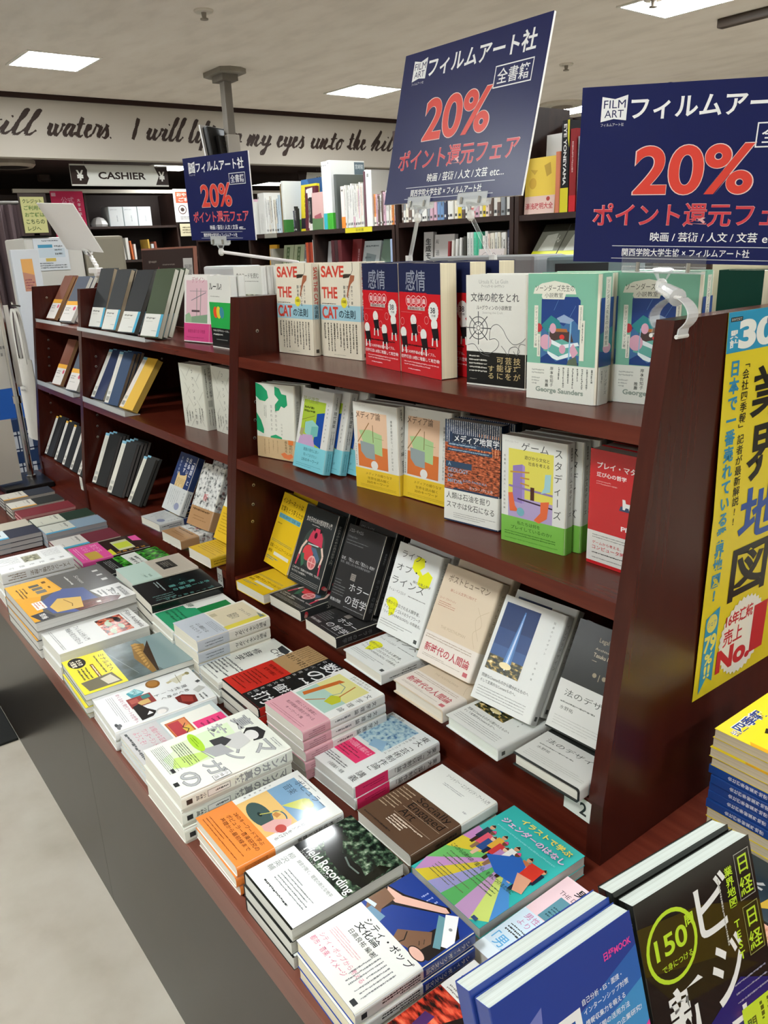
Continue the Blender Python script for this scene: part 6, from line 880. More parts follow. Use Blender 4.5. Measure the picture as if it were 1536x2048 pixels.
spine_book(-3.352, .010, .20, .245, zt, '#7a6a4a', 'tall brown spine before the blue picture book', G1); spine_book(-3.340, .022, .2, .255, zt, '#d6d8d2', 'tall white spine with green foot before the blue picture book', G1, band=(.25, '#3f7a3a'))
face_book(-3.312, .20, .258, .018, zt, '#2f6aa5', 'tall blue picture book with yellow characters on the low bookcase top', G1, [('t', '世界', .1, .12, .34, .32, '#d9cf3c', .02), ('p', '#1f4a7a', [(.3, 0), (1, 0), (1, .25), (.6, .3)]), ('p', '#c96a3a', [(.05, .5), (.4, .4), (.6, .6), (.2, .75)]), ('p', '#3f8ac0', [(.5, .35), (1, .3), (1, .7), (.6, .7)]), ('r', 0, .76, 1, 1, '#d2c93c'), ('p', '#8fae6a', [(.1, .78), (.5, .74), (.6, .98), (.1, 1)])], 4, YB + .105)
face_book(-3.232, .145, .226, .02, zt, '#dccb2c', 'yellow book with dark lettering standing before the blue one', G1, [('v', 'のはなしずかん', .28, .2, .9, .12, '#4a4418', .02), ('p', '#b5a01f', [(.5, .1), (.9, .1), (.9, .3), (.6, .3)]), ('r', 0, .72, 1, .95, '#2b2433')], 4, YB + .056)
spines(-3.245, -3.20, zt, .10, .13, ['#2b2b2b', '#3a3f52'], 'low in front of the yellow book', G1, dmin=.02, dmax=.021, seed=8)
face_book(-3.135, .10, .21, .02, zt, '#5a2430', 'maroon and white book before the white tall ones on the low bookcase', G1, [('p', '#d8d3d0', [(.2, .05), (.7, .03), (.72, .9), (.3, .95), (.36, .5)]), ('r', .1, .06, .3, .14, '#e0e0dc')], 3, YB + .022)
spines(-3.085, -3.045, zt, .15, .165, ['#d8d8d2', '#2b2b2b', '#e2cdc2'], 'left of the pink book on the low bookcase', G1, seed=9, y=YB + .005)
face_book(-3.042, .10, .175, .022, zt, '#cfa9a4', 'pale pink book with green foot on the low bookcase top', G1, [('r', 0, .68, 1, 1, '#5a7a52'), ('p', '#a35a62', [(.2, .62), (.8, .55), (.9, .7), (.2, .7)])], 2, YB + .006)
for i, x in enumerate((-2.945, -2.929, -2.913)): spine_book(x, .0152, .21, .31, zt, '#dfe1de', ['first', 'second', 'third'][i] + ' of the three very tall white volumes on the low bookcase', G1, marks=[('e', .5, .06, .2, .008, '#4a4f52'), ('g', .4, .12, .6, .4, 1, '#9a9d9c', 'v')], band=(.24, ['#3fb0bd', '#3fb0bd', '#4aae3c'][i]))
spine_book(-2.896, .03, .205, .312, zt, '#dfe1de', 'tallest white volume with grey label and green foot', G1, cover=[('r', .70, .02, .99, .20, '#5a6a72'), ('t', '宮崎駿', .73, .05, .96, .12, '#cfd6d8')], band=(.24, '#4aae3c'), marks=[('e', .5, .04, .12, .008, '#4a4f52')])
spine_book(-2.842, .020, .17, .245, zt, '#5a5f5c', 'dark grey tall spine right of the tallest white volume', G1)
face_book(-2.815, .15, .24, .022, zt, '#7a807d', 'grey album with large yellow panel on the low bookcase top', G1, [('r', .05, .1, .95, .66, '#d9c92c'), ('r', .06, .02, .16, .08, '#c9c9c4')], 3, YB + .19)
spine_book(-2.790, .030, .12, .188, zt, '#e0d6d0', 'white spine with bright orange foot on the low bookcase top', G1, band=(.27, '#e58a3a'), marks=[('r', .3, .08, .8, .12, '#6a6a66')])
spines(-2.756, -2.60, zt, .165, .195, ['#d8d8d2', '#dcd6c6', '#e2cdc2', '#6a5a52', '#d8d8d2', '#c9a6b4'], 'right of the orange-footed spine', G1, wmin=.008, wmax=.014, seed=11)
spine_book(-2.60, .014, .16, .238, zt, '#6a4a52', 'tall mauve spine near the right end of the low bookcase', G1); spine_book(-2.584, .045, .16, .24, zt, '#dcdcd8', 'wide white box file near the right end of the low bookcase', G1, marks=[('r', .3, .06, .6, .12, '#8a8a86')])
spines(-2.536, -2.37, zt, .12, .15, ['#d8d8d2', '#dcd6c6', '#c9a6b4', '#d8d8d2', '#6a5a52', '#d98a4a'], 'at the right end of the low bookcase top', G1, seed=12)
MB().box((-3.53, YB - .0005, .962), (-3.40, YB + .0015, .984), '#8d897e').build('shelf_label', label='grey strip label on the shelf edge under the white paperbacks', cat='label', group='shelf edge labels')
m = MB().box((-2.745, YB - .0005, .962), (-2.53, YB + .0015, .984), '#d2c62f'); Art(m, lambda fx, fy, k: (-2.745 + fx * .215, YB - .0006 - k, .984 - fy * .022), .215, .022).ops([('t', '芸術書', .4, .2, .7, .8, '#6a6420')])
m.build('shelf_label', label='yellow strip label on the shelf edge under the orange-footed spine', cat='label', group='shelf edge labels')
# row below the top board
G2 = 'books on the second shelf of the low bookcase'; z2 = .7005
face_book(-3.60, .085, .225, .015, z2, '#dfa52f', 'orange-yellow card with dark lettering at the left of the lower row', G2, [('t', '人間', .2, .3, .7, .42, '#5a3a10', .02), ('t', 'が動く', .14, .5, .8, .62, '#5a3a10', .02), ('g', .3, .7, .6, .78, 1, '#5a3a10')], 4)
spine_book(-3.51, .03, .14, .205, z2, '#8f8a7e', 'grey-beige spine beside the orange-yellow card', G2)
for i, x in enumerate((-3.475, -3.362)): face_book(x, .105, .22, .02, z2, '#b5bf9a', ['left', 'right'][i] + ' of two pale green books facing out in the lower row', G2, [('r', .3, .05, .62, .5, '#5a7048'), ('v', '本屋の森', .46, .07, .48, .14, '#c5cfb0'), ('g', .05, .1, .25, .8, 2, '#8a9474', 'v', .3), ('r', 0, .62, 1, 1, '#a58a84')], 10)
face_book(-3.247, .105, .222, .02, z2, '#77777a', 'grey photo book with white characters in the lower row', G2, [('t', '知れても', .08, .05, .92, .15, '#dcdcd8', .02), ('t', 'また見れ', .06, .34, .9, .46, '#dcdcd8', .02), ('p', '#a5a5a5', [(0, .5), (.6, .45), (1, .6), (1, .9), (0, 1)])], 8)
for i, (x, c, n) in enumerate(((-3.133, '#a8482c', 'rust'), (-3.110, '#7a2f22', 'dark rust'), (-3.088, '#9c3f28', 'brick-red'))): spine_book(x, .02, .15, .228, z2, c, f'{n} spine in the lower row beside the grey photo book', G2)
spine_book(-3.066, .02, .14, .24, z2, '#cfcfca', 'white spine at the divider in the lower row', G2)
face_book(-3.018, .11, .228, .022, z2, '#bfc1c2', 'plain grey-white book facing out right of the divider', G2, [('r', .25, .08, .5, .14, '#8a8c8c'), ('r', .25, .2, .5, .26, '#9a9c9c')], 8)
for i, (x, c, n) in enumerate(((-2.896, '#4a2428', 'dark maroon'), (-2.866, '#3a2628', 'brown-black'), (-2.836, '#5a2428', 'wine'))): spine_book(x, .028, .16, .232, z2, c, f'{n} thick spine in the lower row', G2)
face_book(-2.80, .075, .232, .02, z2, '#7a2a2a', 'red book angled in the lower row', G2, [('g', .6, .2, .9, .8, 1, '#b58a8a', 'v')], 8)
face_book(-2.722, .135, .222, .02, z2, '#bfc8c8', 'grey-blue patterned book facing out in the lower row', G2, [('g', .12, .08, .88, .14, 1, '#6a7478', 'h', .6), ('p', '#8a9a9c', [(.2, .25), (.8, .3), (.7, .6), (.2, .55)]), ('g', .15, .3, .85, .9, 6, '#6f7d82', 'h', .4)], 12)
face_book(-2.582, .16, .228, .02, z2, '#8fa593', 'misty green picture book facing out in the lower row', G2, [('p', '#6f8a78', [(0, 0), (1, 0), (1, .3), (.4, .5), (0, .35)]), ('p', '#b9c7b5', [(.0, .55), (.6, .5), (1, .6), (1, 1), (0, 1)]), ('e', .85, .8, .15, .12, '#c9b83a')], 14)
for i, (x, c, n) in enumerate(((-2.415, '#9fb0cc', 'pale blue'), (-2.398, '#8a9ab8', 'grey-blue'), (-2.382, '#6fb0c9', 'sky blue'))): spine_book(x, .015, .14, .225, z2, c, f'{n} slim spine at the right end of the lower row', G2)
# taller case behind the largest sign
G3 = 'books on the upper shelf behind the largest sign'; spines(-2.33, -1.665, .9905, .15, .185, MX + ['#c9a6b4'] * 2, 'on the upper shelf behind the largest sign', G3, wmin=.012, wmax=.026, seed=21)
G4 = 'books on the lower shelf behind the largest sign'
face_book(-2.235, .062, .245, .02, z2, '#b9b8b4', 'grey book with black characters at the left of the lower shelf behind the largest sign', G4, [('v', '生成モデル', .5, .1, .7, .6, '#2b2b2b', .03)], 3)
face_book(-2.165, .125, .232, .02, z2, '#cfcdc9', 'white book with pink square facing out behind the largest sign', G4, [('t', 'AI', .05, .08, .2, .16, '#5a5a58', .01), ('v', '過大評価', .16, .25, .8, .2, '#6a6a68', 0), ('r', .0, .70, .5, .97, '#dc5aa8'), ('t', '社会', .06, .80, .42, .92, '#f0c9e0', .02), ('g', .55, .5, .95, .7, 3, '#9a9a98')], 4)
for i in range(4): spine_book(-2.037 + i * .024, .012, .14, .205 + .004 * i, z2, ['#8a3a3c', '#d0cdc4', '#d3d3ce', '#d6d6d2'][i], ['dark red', 'grey-white', 'white', 'bright white'][i] + ' spine leaning in the lower shelf behind the largest sign', G4, 4)
spine_book(-1.928, .014, .14, .22, z2, '#3f3f3a', 'black spine before the green ones behind the largest sign', G4)
for i, (x, c, n) in enumerate(((-1.908, '#d3d5d0', 'white spine left of the two mint ones'), (-1.889, '#cfd2cd', 'slim white spine touching the mint ones'), (-1.869, '#57c4a0', 'left mint green spine'), (-1.848, '#57c4a0', 'right mint green spine'))): spine_book(x, .018, .14, .235, z2, c, n + ' behind the slanted clear rod', G4, marks=[('g', .3, .1, .7, .8, 1, '#5a6a64', 'v')])
spines(-1.826, -1.665, z2, .215, .24, ['#d8d8d2', '#dcd6c6', '#d8d8d2', '#3a3f52', '#e2cdc2'], 'past the mint spines behind the largest sign', G4, seed=25)
face_book(-1.775, .135, .125, .012, .745, '#c9c0bc', 'small pink-grey card with doodle border right of the mint spines', G4, [('r', .2, .45, .85, .9, '#d6ccc2'), ('g', .25, .5, .8, .85, 3, '#a58a84'), ('l', '#6a5f60', .012, smooth([(.1, .2), (.3, .1), (.4, .3), (.6, .12), (.8, .3), (.92, .15)])), ('l', '#6a5f60', .012, smooth([(.1, .35), (.12, .7), (.2, .9)]))], 6, YB - .06)
MB().box((-1.80, YB - .085, .71), (-1.62, YB - .03, .744), '#8d8f90').build('display_block', label='grey display block under the small doodle card', cat='display stand')
G5 = 'books on the bookcase behind the right-hand sign'
face_book(-1.605, .145, .19, .018, .9855, '#dfc04a', 'yellow picture book with pink-white band behind the two big signs', G5, [('e', .25, .45, .12, .1, '#c9a23a'), ('p', '#b5963a', [(.6, .15), (.8, .1), (.85, .3), (.7, .35)]), ('p', '#c2a03c', [(.15, .2), (.4, .22), (.3, .3)]), ('r', 0, .68, 1, 1, '#dcbfb4'), ('t', '湯浅政明大全', .03, .80, .95, .92, '#b5484a', .02), ('e', .78, .74, .06, .04, '#a8403a')], 3, YB + .02)
face_book(-1.545, .09, .265, .012, .9855, '#d6d6d2', 'blank white card standing behind the yellow picture book', G5, (), 2, YB + .06)
spine_book(-1.452, .022, .2, .20, .9855, '#c9785a', 'orange-brown spine left of the black lettered spine', G5)
spine_book(-1.428, .036, .24, .295, .9855, '#17161a', 'tall black spine reading EYE YONEYAMA with yellow foot', G5, marks=[('tr', 'EYE YONEYAMA', .3, .04, .68, .70, '#d9d9d6', 1, .03), ('p', '#c9c22c', [(.75, 0), (1, 0), (1, .3), (.8, .2)]), ('r', 0, .73, 1, 1, '#d3c62c')])
spine_book(-1.390, .028, .2, .265, .9855, '#8a2428', 'tall red spine beside the tall black lettered one', G5, marks=[('g', .3, .15, .7, .65, 1, '#c9a0a0', 'v')], band=(.2, '#c42a30'))
face_book(-1.36, .2, .31, .02, .9855, '#1f1d20', 'large black album behind the tall lettered spine', G5, [('t', 'YONEYAMA', .05, .03, .95, .11, '#8a8a88', .02)], 0, YB + .264)
spines(-1.355, -1.15, .9855, .2, .25, ['#8a8f94', '#d8d8d2', '#6a5a52', '#d98a4a'], 'behind the left edge of the right-hand sign', G5, seed=31)
for i in range(4): face_book(-1.585 + i * .125, .120, .165, .014, .8105, '#8f9183', ['leftmost', 'second', 'third', 'rightmost'][i] + ' of the grey-green books with neon yellow bands facing out', G5, [('p', '#d9dccf', [(.3, .3), (.7, .25), (.8, .7), (.2, .72)]), ('r', 0, 0, 1, .2, '#4a4a40'), ('t', 'ぶん', .5, .3, .9, .5, '#e0e2d6', .02), ('r', 0, .72, 1, 1, '#dbe02e'), ('r', .2, .82, .8, .92, '#d0cf9a')], 38, YB + .02)
MB().box((-1.60, YB + .006, z2 + .0006), (-1.06, YB + .16, .810), '#2a1c17').build('display_ledge', label='low riser under the neon-banded books', cat='display stand')
# things on top of the front bookcase seen between the signs
t = thing('disc_case', 'grey plastic case with dark window on the bookcase top behind the ship-wheel book', 'case', pose(-.60, .52, ZT + .0005, 28, 0))
MB().bevbox((0, 0, 0), (.19, .10, .205), '#6f8388', .008).build('shell', t); MB().box((.02, -.0012, .05), (.13, 0, .19), '#2b2f30').build('window', t)
MB().bevbox((-1.02, .55, ZT + .0005), (-.66, .66, ZT + .208), '#85888a', .01).build('file_box', label='pale grey box file lying across the bookcase top behind the dictionaries', cat='box')
face_book(-1.64, .70, .20, .02, .0, '#2a1c1a', 'x', 'x') if 0 else None
MB().bevbox((-1.895, .345, ZT + .0005), (-1.66, .43, .858), ink('#c6c8c8', .3), .008).build('plastic_case', label='pale plastic case behind the olive notebook on the far bookcase top', cat='case')
m = thing('record_sleeve', 'wide dark brown picture sleeve with pink bird on the far bookcase top', 'picture', pose(-2.345, .31, ZT + .0015, 0, 3))
b = MB().box((0, 0, 0), (.44, .012, .262), '#8a5a4a'); b.build('sleeve', m)
f_ = MB().box((.004, -.001, .004), (.436, 0, .256), '#2e1c18'); Art(f_, lambda fx, fy, k: (.004 + fx * .432, -.001 - k, .004 + (1 - fy) * .252), .432, .252).ops([('p', '#8f4a50', [(.28, .35), (.34, .22), (.40, .4), (.42, .8), (.26, .8)]), ('p', '#b9b4b0', [(.24, .75), (.5, .7), (.62, .9), (.6, 1), (.2, 1)]), ('g', .14, .1, .3, .7, 5, '#7a7068', 'h', .25), ('g', .42, .15, .66, .7, 6, '#7a7068', 'h', .2), ('r', .82, .12, .985, .9, '#b5b2ae'), ('g', .84, .2, .97, .42, 6, '#3a3836', 'v', .5), ('g', .84, .55, .97, .8, 6, '#3a3836', 'v', .5)])
f_.build('printed_face', m)
# ------------------------------------------------------------------ cashier side
XC = -6.62
t = thing('cashier_sign', 'hanging CASHIER sign with yen marks under the low ceiling', 'sign')
CW, CH, CY0, CZ0 = .845, .168, 1.470, 1.467
m = MB().box((XC - .012, CY0, CZ0), (XC, CY0 + CW, CZ0 + CH), '#cfcdc6'); Art(m, lambda fx, fy, k: (XC + k, CY0 + fx * CW, CZ0 + (1 - fy) * CH), CW, CH, .0003, .0002).ops([('r', 0, .07, 1, .93, '#2b1d19'), ('p', '#d6d6cf', [(.145, .07), (.855, .07), (.90, .5), (.855, .93), (.145, .93), (.19, .5)]), ('p', '#d6d6cf', [(.17, .07), (.86, .07), (.90, .5), (.86, .93), (.20, .93), (.16, .5)]), ('t', 'CASHIER', .27, .34, .76, .68, '#2b1d19', .03), ('t', '¥', .055, .28, .125, .75, '#e0dfd8', .03), ('t', '¥', .90, .28, .965, .75, '#e0dfd8', .03)])
m.build('sign_board', t)
for y in (CY0 + .12, CY0 + CW - .12): MB().tube([(XC - .006, y, CZ0 + CH), (XC - .006, y, CD)], .003, GREYM).build('hanger', t)
t = thing('section_sign', 'hanging white sign with black characters behind the tall white volumes', 'sign'); m = MB().box((-6.812, 3.78, 1.46), (-6.8, 4.62, 1.67 - .03), '#2b1d19'); Art(m, lambda fx, fy, k: (-6.8 + k, 3.78 + fx * .84, 1.64 - fy * .18), .84, .18, .0003, .0002).ops([('p', '#d6d6cf', [(.12, .07), (.85, .07), (.9, .5), (.85, .93), (.18, .93), (.10, .5)]), ('t', '外商カウンター', .24, .28, .84, .72, '#2b1d19', .02)])
m.build('sign_board', t); MB().tube([(-6.806, 4.0, 1.64), (-6.806, 4.0, CD)], .003, GREYM).tube([(-6.806, 4.4, 1.64), (-6.806, 4.4, CD)], .003, GREYM).build('hanger', t)
XS = -7.2
t = thing('counter_shelving', 'dark shelving behind the cashier counter with a pale rail along its top', 'shelving')
MB().box((XS - .40, .3, -.6), (XS - .38, 4.2, 1.46), ink('#2c211d', .6)).build('back_board', t)
MB().box((XS - .02, 1.14, 1.452), (XS + .02, 4.2, 1.482), '#b9b2a6').build('rail', t)
for y in (1.74, 2.60, 3.4, 4.18): MB().box((XS - .379, y, -.6), (XS, y + .02, 1.4515 if y > 3 or y < 2 else 1.4515), DARKWOOD).build('upright', t)
for z in (1.165, .86, .56):
    for a, b in ((1.7605, 2.5995), (2.6205, 3.3995), (3.4205, 4.1795)): MB().box((XS - .379, a, z - .02), (XS - .002, b, z), DARKWOOD).build('shelf', t)
for i in range(3):
    y = 1.965 + i * .138; w = .134
    t = thing('file_box', ['leftmost', 'middle', 'rightmost'][i] + ' of the three white boxes on the shelf behind the cashier', 'box', Matrix.Translation((XS - .05, y, 1.1655 + Z0)), 'white boxes on the cashier shelf')
    MB().bevbox((-.2, 0, 0), (0, w, .172), '#d3d6d6', .003).build('box_body', t); m = MB().box((0, .006, .004), (.0008, w - .006, .168), '#d9dbdb'); Art(m, lambda fx, fy, k: (.0008 + k, fx * w, .172 * (1 - fy)), w, .172, .0003, .0001).ops([('g', .1, .12, .6, .18, 1, '#8a9094'), ('g', .5, .45, .62, .9, 1, '#a5aaad', 'v'), ('r', .0, .02, .03, .98, '#9fb3b5')]); m.build('front_label', t)
MB().lathe((XS - .10, 1.88, 1.1655), [(.075, 0), (.085, .02), (.07, .05), (.045, .075), (.01, .085)], ink('#c9c6c2', .3), 9).build('plastic_bag', label='crumpled clear plastic bag beside the white boxes', cat='bag')
def backrow(y0, y1, z, seed, where):
    rnd = random.Random(seed); y = y0; i = 0; cols = [('#d2cfc8', 'white'), ('#c9a24a', 'ochre'), ('#cfc5b5', 'cream'), ('#c96a3a', 'orange'), ('#b9bdc0', 'grey'), ('#d6d0c8', 'pale'), ('#8a4a3a', 'brick')]; NTH = ['leftmost', '2nd', '3rd'] + [f'{k}th' for k in range(4, 60)]
    while y < y1 - .03:
        w = rnd.uniform(.014, .032); h = rnd.uniform(.13, .20); c, n = rnd.choice(cols)
        MB().bevbox((XS - .22, 0, 0), (XS - .04 + rnd.uniform(0, .02), w, h), ink(c, .4), .002).build('booklet', label=f'{n} booklet spine, {NTH[i]}{"" if i == 0 else " from the left"} {where}', cat='booklet', group='booklets behind the cashier', mat=Matrix.Translation((0, y, z + Z0 + .003)) @ Matrix.Rotation(math.radians(rnd.uniform(0, 5)), 4, 'X'))
        y += w + .006 + h * .05; i += 1
backrow(1.80, 2.22, .86, 41, 'on the dark shelf under the white boxes'); backrow(2.30, 2.42, .86, 43, 'in the small group beside the dark picture sleeve')
def sheet(name, x, y0, z0, w, h, col, ops, label, cat, group=None, edge=.003):
    m = MB().box((x - edge, y0, z0), (x, y0 + w, z0 + h), ink(col, .5)); Art(m, lambda fx, fy, k: (x + k, y0 + fx * w, z0 + (1 - fy) * h), w, h, .0003, .0001).ops(ops); return m.build(name, label=label, cat=cat, group=group)
sheet('notice_sheet', XS + .03, 1.44, .99, .285, .475, '#c42a55', [('r', .03, .03, .16, .09, '#d9a5b5'), ('t', '公式', .3, .1, .7, .22, '#d98aa5', .02), ('v', '大学生協アプリ登録', .84, .12, .84, .1, '#e6c9d2', .02), ('r', .36, .36, .66, .74, '#d6d8d6'), ('r', 0, .88, 1, 1, '#dcdad6'), ('g', .1, .91, .5, .97, 1, '#3a3a3a', 'h', .8)], 'pinkish red poster hanging on the rail behind the blank card', 'poster')
sheet('notice_sheet', XS + .03, 2.585, 1.19, .25, .30, '#dcd9d4', [('r', .08, .08, 1, .42, '#d4583f'), ('t', 'おやすみ', .14, .12, .96, .22, '#e6c0b5', .02), ('t', 'ご利用', .2, .26, .9, .38, '#e6d2ca', .02), ('ring', .32, .62, .17, .14, .03, '#5a3a34'), ('e', .32, .62, .08, .06, '#4a3a34'), ('ring', .78, .62, .17, .14, .03, '#5a3a34'), ('g', .2, .82, .8, .93, 2, '#7a7672')], 'white notice with red heading and prohibition rings left of the smallest sign', 'notice')
sheet('notice_sheet', XS + .03, 2.62, 1.06, .22, .115, '#cfc6a5', [('g', .1, .2, .9, .8, 3, '#6a6248')], 'cream notice strip under the red-headed notice', 'notice')
sheet('notice_sheet', -5.4, 2.10, .90, .24, .19, '#d9dcda', [('r', .2, .2, .95, .58, '#3a94b0'), ('g', .3, .28, .7, .5, 2, '#bfdbe2'), ('g', .4, .68, .7, .74, 1, '#4a4a4a')], 'white and blue payment card stand beside the dark picture sleeve', 'card')
m = MB().box((-5.46, 2.12, -.6), (-5.405, 2.32, .905), DARKWOOD); m.build('counter_post', label='dark counter block carrying the white and blue card', cat='counter')
# white cabinet with sheets, beige box, yellow-green hand-lettered notice
t = thing('white_cabinet', 'white upright cabinet at the left with a printed sheet taped to it', 'cabinet')
MB().bevbox((-4.95, .475, -.6), (-4.5, .80, 1.02), ink('#cfccc4', .4), .012).build('body', t); MB().box((-4.4995, .50, .60), (-4.498, .79, .603), '#8f8c86').build('seam', t)
sheet('printed_sheet', -4.494, .522, .836, .19, .180, '#d6dade', [('g', .25, .05, .75, .12, 1, '#6a6e72'), ('r', .12, .2, .55, .3, '#4a94b5'), ('r', .12, .32, .9, .6, '#c2ced6'), ('g', .6, .2, .9, .55, 3, '#6a7074'), ('r', .3, .62, .6, .72, '#cdb25a'), ('g', .1, .74, .9, .95, 3, '#6a7074')], 'printed sheet with blue boxes taped to the white cabinet', 'sheet')
t = thing('beige_machine', 'beige box-shaped machine beside the white cabinet', 'machine')
MB().bevbox((-4.95, .81, .48), (-4.5, 1.06, 1.02), ink('#8f8878', .5), .02).build('body', t); MB().tube([(-4.50, .93, .80), (-4.47, .93, .80)], .022, '#1d1b1a').build('knob', t); MB().box((-4.94, .82, -.6), (-4.52, 1.05, .4795), DARKWOOD).build('stand', t)
m = sheet('hand_lettered_notice', -4.46, .482, 1.045, .128, .192, '#cdcb8c', [('t', 'クレジット', .08, .06, .90, .18, '#4a5a34', .02), ('t', 'ご利用の', .10, .24, .92, .37, '#5a7a3a', .02), ('t', 'お客様は', .10, .43, .94, .56, '#5a7a3a', .02), ('t', 'こちらの', .12, .62, .90, .75, '#4a5a34', .02), ('t', 'レジへ', .14, .82, .70, .94, '#4a5a34', .02)], 'yellow-green hand-lettered notice above the white cabinet', 'notice')
t = thing('notice_stand', 'dark panel holding the yellow-green notice on the white cabinet', 'stand'); MB().box((-4.55, .47, 1.0205), (-4.50, .62, 1.03), BLACKP).build('foot', t); MB().box((-4.47, .474, 1.0305), (-4.464, .625, 1.255), ink('#3a2c26', .4)).box((-4.53, .53, 1.0302), (-4.464, .56, 1.0405), BLACKP).build('panel', t)
cu = MB(); n = 40
pts = [(-5.2 + .03 * math.sin(i * 1.7), .05 + i * .018) for i in range(n)]
for a, b in zip(pts, pts[1:]): cu.raw([(a[0], a[1], .3), (b[0], b[1], .3), (b[0], b[1], 1.24), (a[0], a[1], 1.24), (a[0] - .004, a[1], .3), (b[0] - .004, b[1], .3), (b[0] - .004, b[1], 1.24), (a[0] - .004, a[1], 1.24)], [(0, 1, 2, 3), (7, 6, 5, 4), (3, 2, 6, 7), (0, 4, 5, 1)], ink('#6a5a5e', .8))
cu.build('curtain', label='grey-purple pleated curtain at the left edge behind the cabinet', cat='curtain')
MB().tube([(-5.2, -.1, 1.25), (-5.2, .80, 1.25)], .012, GREYM).build('curtain_rail', label='thin rail above the grey-purple curtain', cat='rail')
t = thing('poster_stand', 'narrow white stand with an orange picture strip at the left edge', 'panel'); MB().bevbox((-4.28, .33, -.6), (-4.24, .475, .955), '#c9cbce', .004).build('panel', t)
m = MB().box((-4.24, .375, .735), (-4.2385, .435, .905), '#d9a05a'); Art(m, lambda fx, fy, k: (-4.2385 + k, .375 + fx * .06, .905 - fy * .17), .06, .17, .0002, .0001).ops([('p', '#b5806a', [(0, .4), (1, .5), (1, 1), (0, 1)]), ('g', .1, .6, .9, .95, 4, '#8a4a52')]); m.build('picture_strip', t)
# clothed table, blue crate, pole stand with bags
PL = noisemat('plaid_base', [(.3, '#263650'), (.7, '#2e4060')], (1, 1, 1), 5)
t = thing('cloth_table', 'table under a blue and white plaid cloth behind the bookcase end', 'table'); MB().box((-4.18, -.9, .12), (-3.62, .42, .155), DARKWOOD).build('table_top', t)
for x, y in ((-4.15, -.87), (-4.15, .37), (-3.67, -.87), (-3.67, .37)): MB().box((x, y, -.6), (x + .03, y + .03, .1195), DARKWOOD).build('leg', t)
m = MB().box((-4.2, -.92, .1555), (-3.6, .44, .158), PL).box((-3.6, -.92, -.55), (-3.597, .44, .158), PL)
def plaid(fn, W, H):
    o = []
    for i in range(int(W / .16) + 1):
        x = i * .16 / W; o += [('r', x, 0, min(x + .085 / W, 1), 1, '#b9bcc2'), ('r', x + .016 / W, 0, x + .022 / W, 1, '#1d2942'), ('r', x + .06 / W, 0, x + .066 / W, 1, '#1d2942')]
    for j in range(int(H / .16) + 1):
        y = j * .16 / H; o += [('r', 0, y, 1, min(y + .06 / H, 1), '#26385a'), ('r', 0, min(y + .075 / H, 1), 1, min(y + .081 / H, 1), '#16203a'), ('r', 0, min(y + .145 / H, 1), 1, min(y + .151 / H, 1), '#16203a')]
    return o
Art(m, lambda fx, fy, k: (-3.597 + k, -.92 + fx * 1.36, .158 - fy * .708), 1.36, .708, .0003, .00005).ops([o for o in plaid(0, 1.36, .708) if max(o[1], o[3]) <= 1.0]); m.build('plaid_cloth', t)
t = thing('storage_crate', 'blue plastic crate with pale blue sheet on the plaid table', 'crate')
m = MB(); x0, x1, y0, y1, z0, z1 = -4.1, -3.64, -.75, .17, .1585, .36; B = ink('#2a5aa8', .35)
m.box((x0, y0, z0), (x1, y1, z0 + .01), B).box((x0, y0, z0 + .01), (x0 + .012, y1, z1), B).box((x1 - .012, y0, z0 + .01), (x1, y1, z1), B).box((x0 + .012, y0, z0 + .01), (x1 - .012, y0 + .012, z1), B).box((x0 + .012, y1 - .012, z0 + .01), (x1 - .012, y1, z1), B).box((x1, y0 - .005, z1 - .02), (x1 + .012, y1 + .005, z1), B)
m.build('tub', t); MB().bevbox((x0 + .02, y0 + .02, z0 + .02), (x1 - .014, y1 - .02, z1 + .085), ink('#a9cfe0', .4), .01).build('liner', t)
t = thing('pole_stand', 'chrome pole stand on a black foot plate at the far end of the bench', 'stand')
MB().bevbox((-3.06, -.19, .0003), (-2.80, .0, .022), BLACKP, .004).build('foot_plate', t); MB().lathe((-2.945, -.055, .022), [(.02, 0), (.02, .01), (.013, .012)], CHROME, 16).tube([(-2.945, -.055, .03), (-2.945, -.055, 1.30)], .013, CHROME).build('pole', t)
MB().tube([(-2.945, -.055, 1.28), (-2.945, -.62, 1.28)], .009, CHROME).build('arm', t); MB().tube([(-2.945, -.055, .34), (-2.945, -.055, .37)], .018, CHROME).build('collar', t)
CAN = noisemat('canvas', [(.3, '#c2beb4'), (.7, '#cfccc3')], (1, 1, 1), 60, 2, .9)
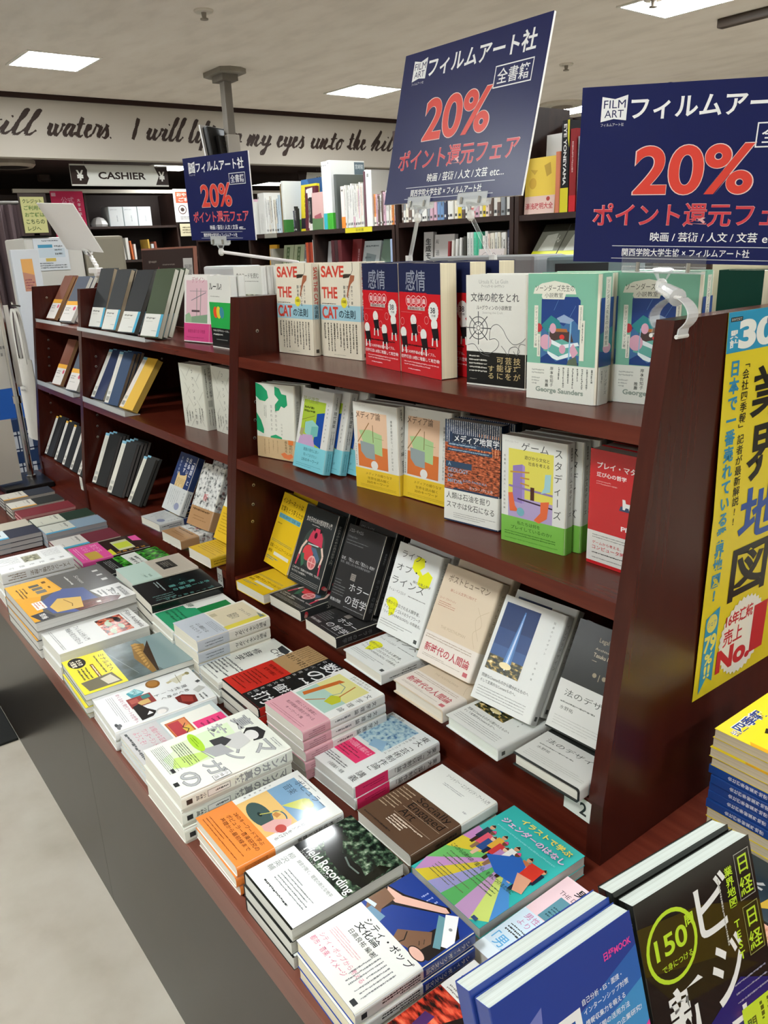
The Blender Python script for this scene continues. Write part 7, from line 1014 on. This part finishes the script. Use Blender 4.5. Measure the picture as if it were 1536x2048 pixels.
def tote(name_label, mat, w, h, col, ops=(), strap=.22, th=.03):
    t = thing('tote_bag', name_label, 'bag', mat, 'hanging cloth bags')
    m = MB(); n = 8; rows = 8
    for sgn in (-1, 1):
        g = [[(sgn * (th / 2) * math.sin(math.pi * min(max(i / n, .04), .96)) * (1 - .75 * (1 - j / rows) ** 3 if 0 else (.35 + .65 * math.sin(math.pi * .5 * (1 - j / rows) + .3))), (i / n - .5) * w, j / rows * h) for i in range(n + 1)] for j in range(rows + 1)]
        for j in range(rows):
            for i in range(n): m.face([g[j][i], g[j][i + 1], g[j + 1][i + 1], g[j + 1][i]], col)
    Art(m, lambda fx, fy, k: (th / 2 + .004 + k, (fx - .5) * w, (1 - fy) * h), w, h).ops(list(ops)); m.build('bag_body', t)
    for sgn in (-1, 1):
        s = MB(); pr = None
        for k in range(13):
            a = math.pi * k / 12; p = (sgn * .008, -w * .22 * math.cos(a), h - .02 + strap * math.sin(a) ** .6)
            if pr: s.raw([(pr[0] - .0008, pr[1] - .011, pr[2]), (pr[0] - .0008, pr[1] + .011, pr[2]), (p[0] - .0008, p[1] + .011, p[2]), (p[0] - .0008, p[1] - .011, p[2]), (pr[0] + .0008, pr[1] - .011, pr[2]), (pr[0] + .0008, pr[1] + .011, pr[2]), (p[0] + .0008, p[1] + .011, p[2]), (p[0] + .0008, p[1] - .011, p[2])], [(0, 1, 2, 3), (7, 6, 5, 4), (0, 4, 5, 1), (3, 2, 6, 7), (0, 3, 7, 4), (1, 5, 6, 2)], col)
            pr = p
        s.build('strap', t)
    return t
MB().tube([(-2.9865, .03, .722), (-3.10, .03, .722), (-3.105, .03, .735)], .004, CHROME).build('bag_hook', label='small hook on the outer side of the far end panel', cat='hook')
WCL = ink('#dcd9d2', .9)
tote('white canvas tote bag hanging against the far end panel', Matrix.Translation((-3.085, .030, .15 + Z0)) @ Matrix.Rotation(math.radians(-78), 4, 'Z'), .15, .35, WCL, [('g', .3, .3, .6, .4, 2, '#a9a7a2')], .23)
tote('white tote bag with faint print hanging high behind the chrome pole', Matrix.Translation((-2.985, -.165, .40 + Z0)), .30, .33, WCL, [('g', .5, .45, .95, .62, 2, '#8f8d8a')], .30)
tote('long pale cloth bag hanging low beside the black foot plate', Matrix.Translation((-2.885, -.285, .03 + Z0)), .36, .26, ink('#c9c4ba', .9), (), .30)
D.objects.remove(_fo)
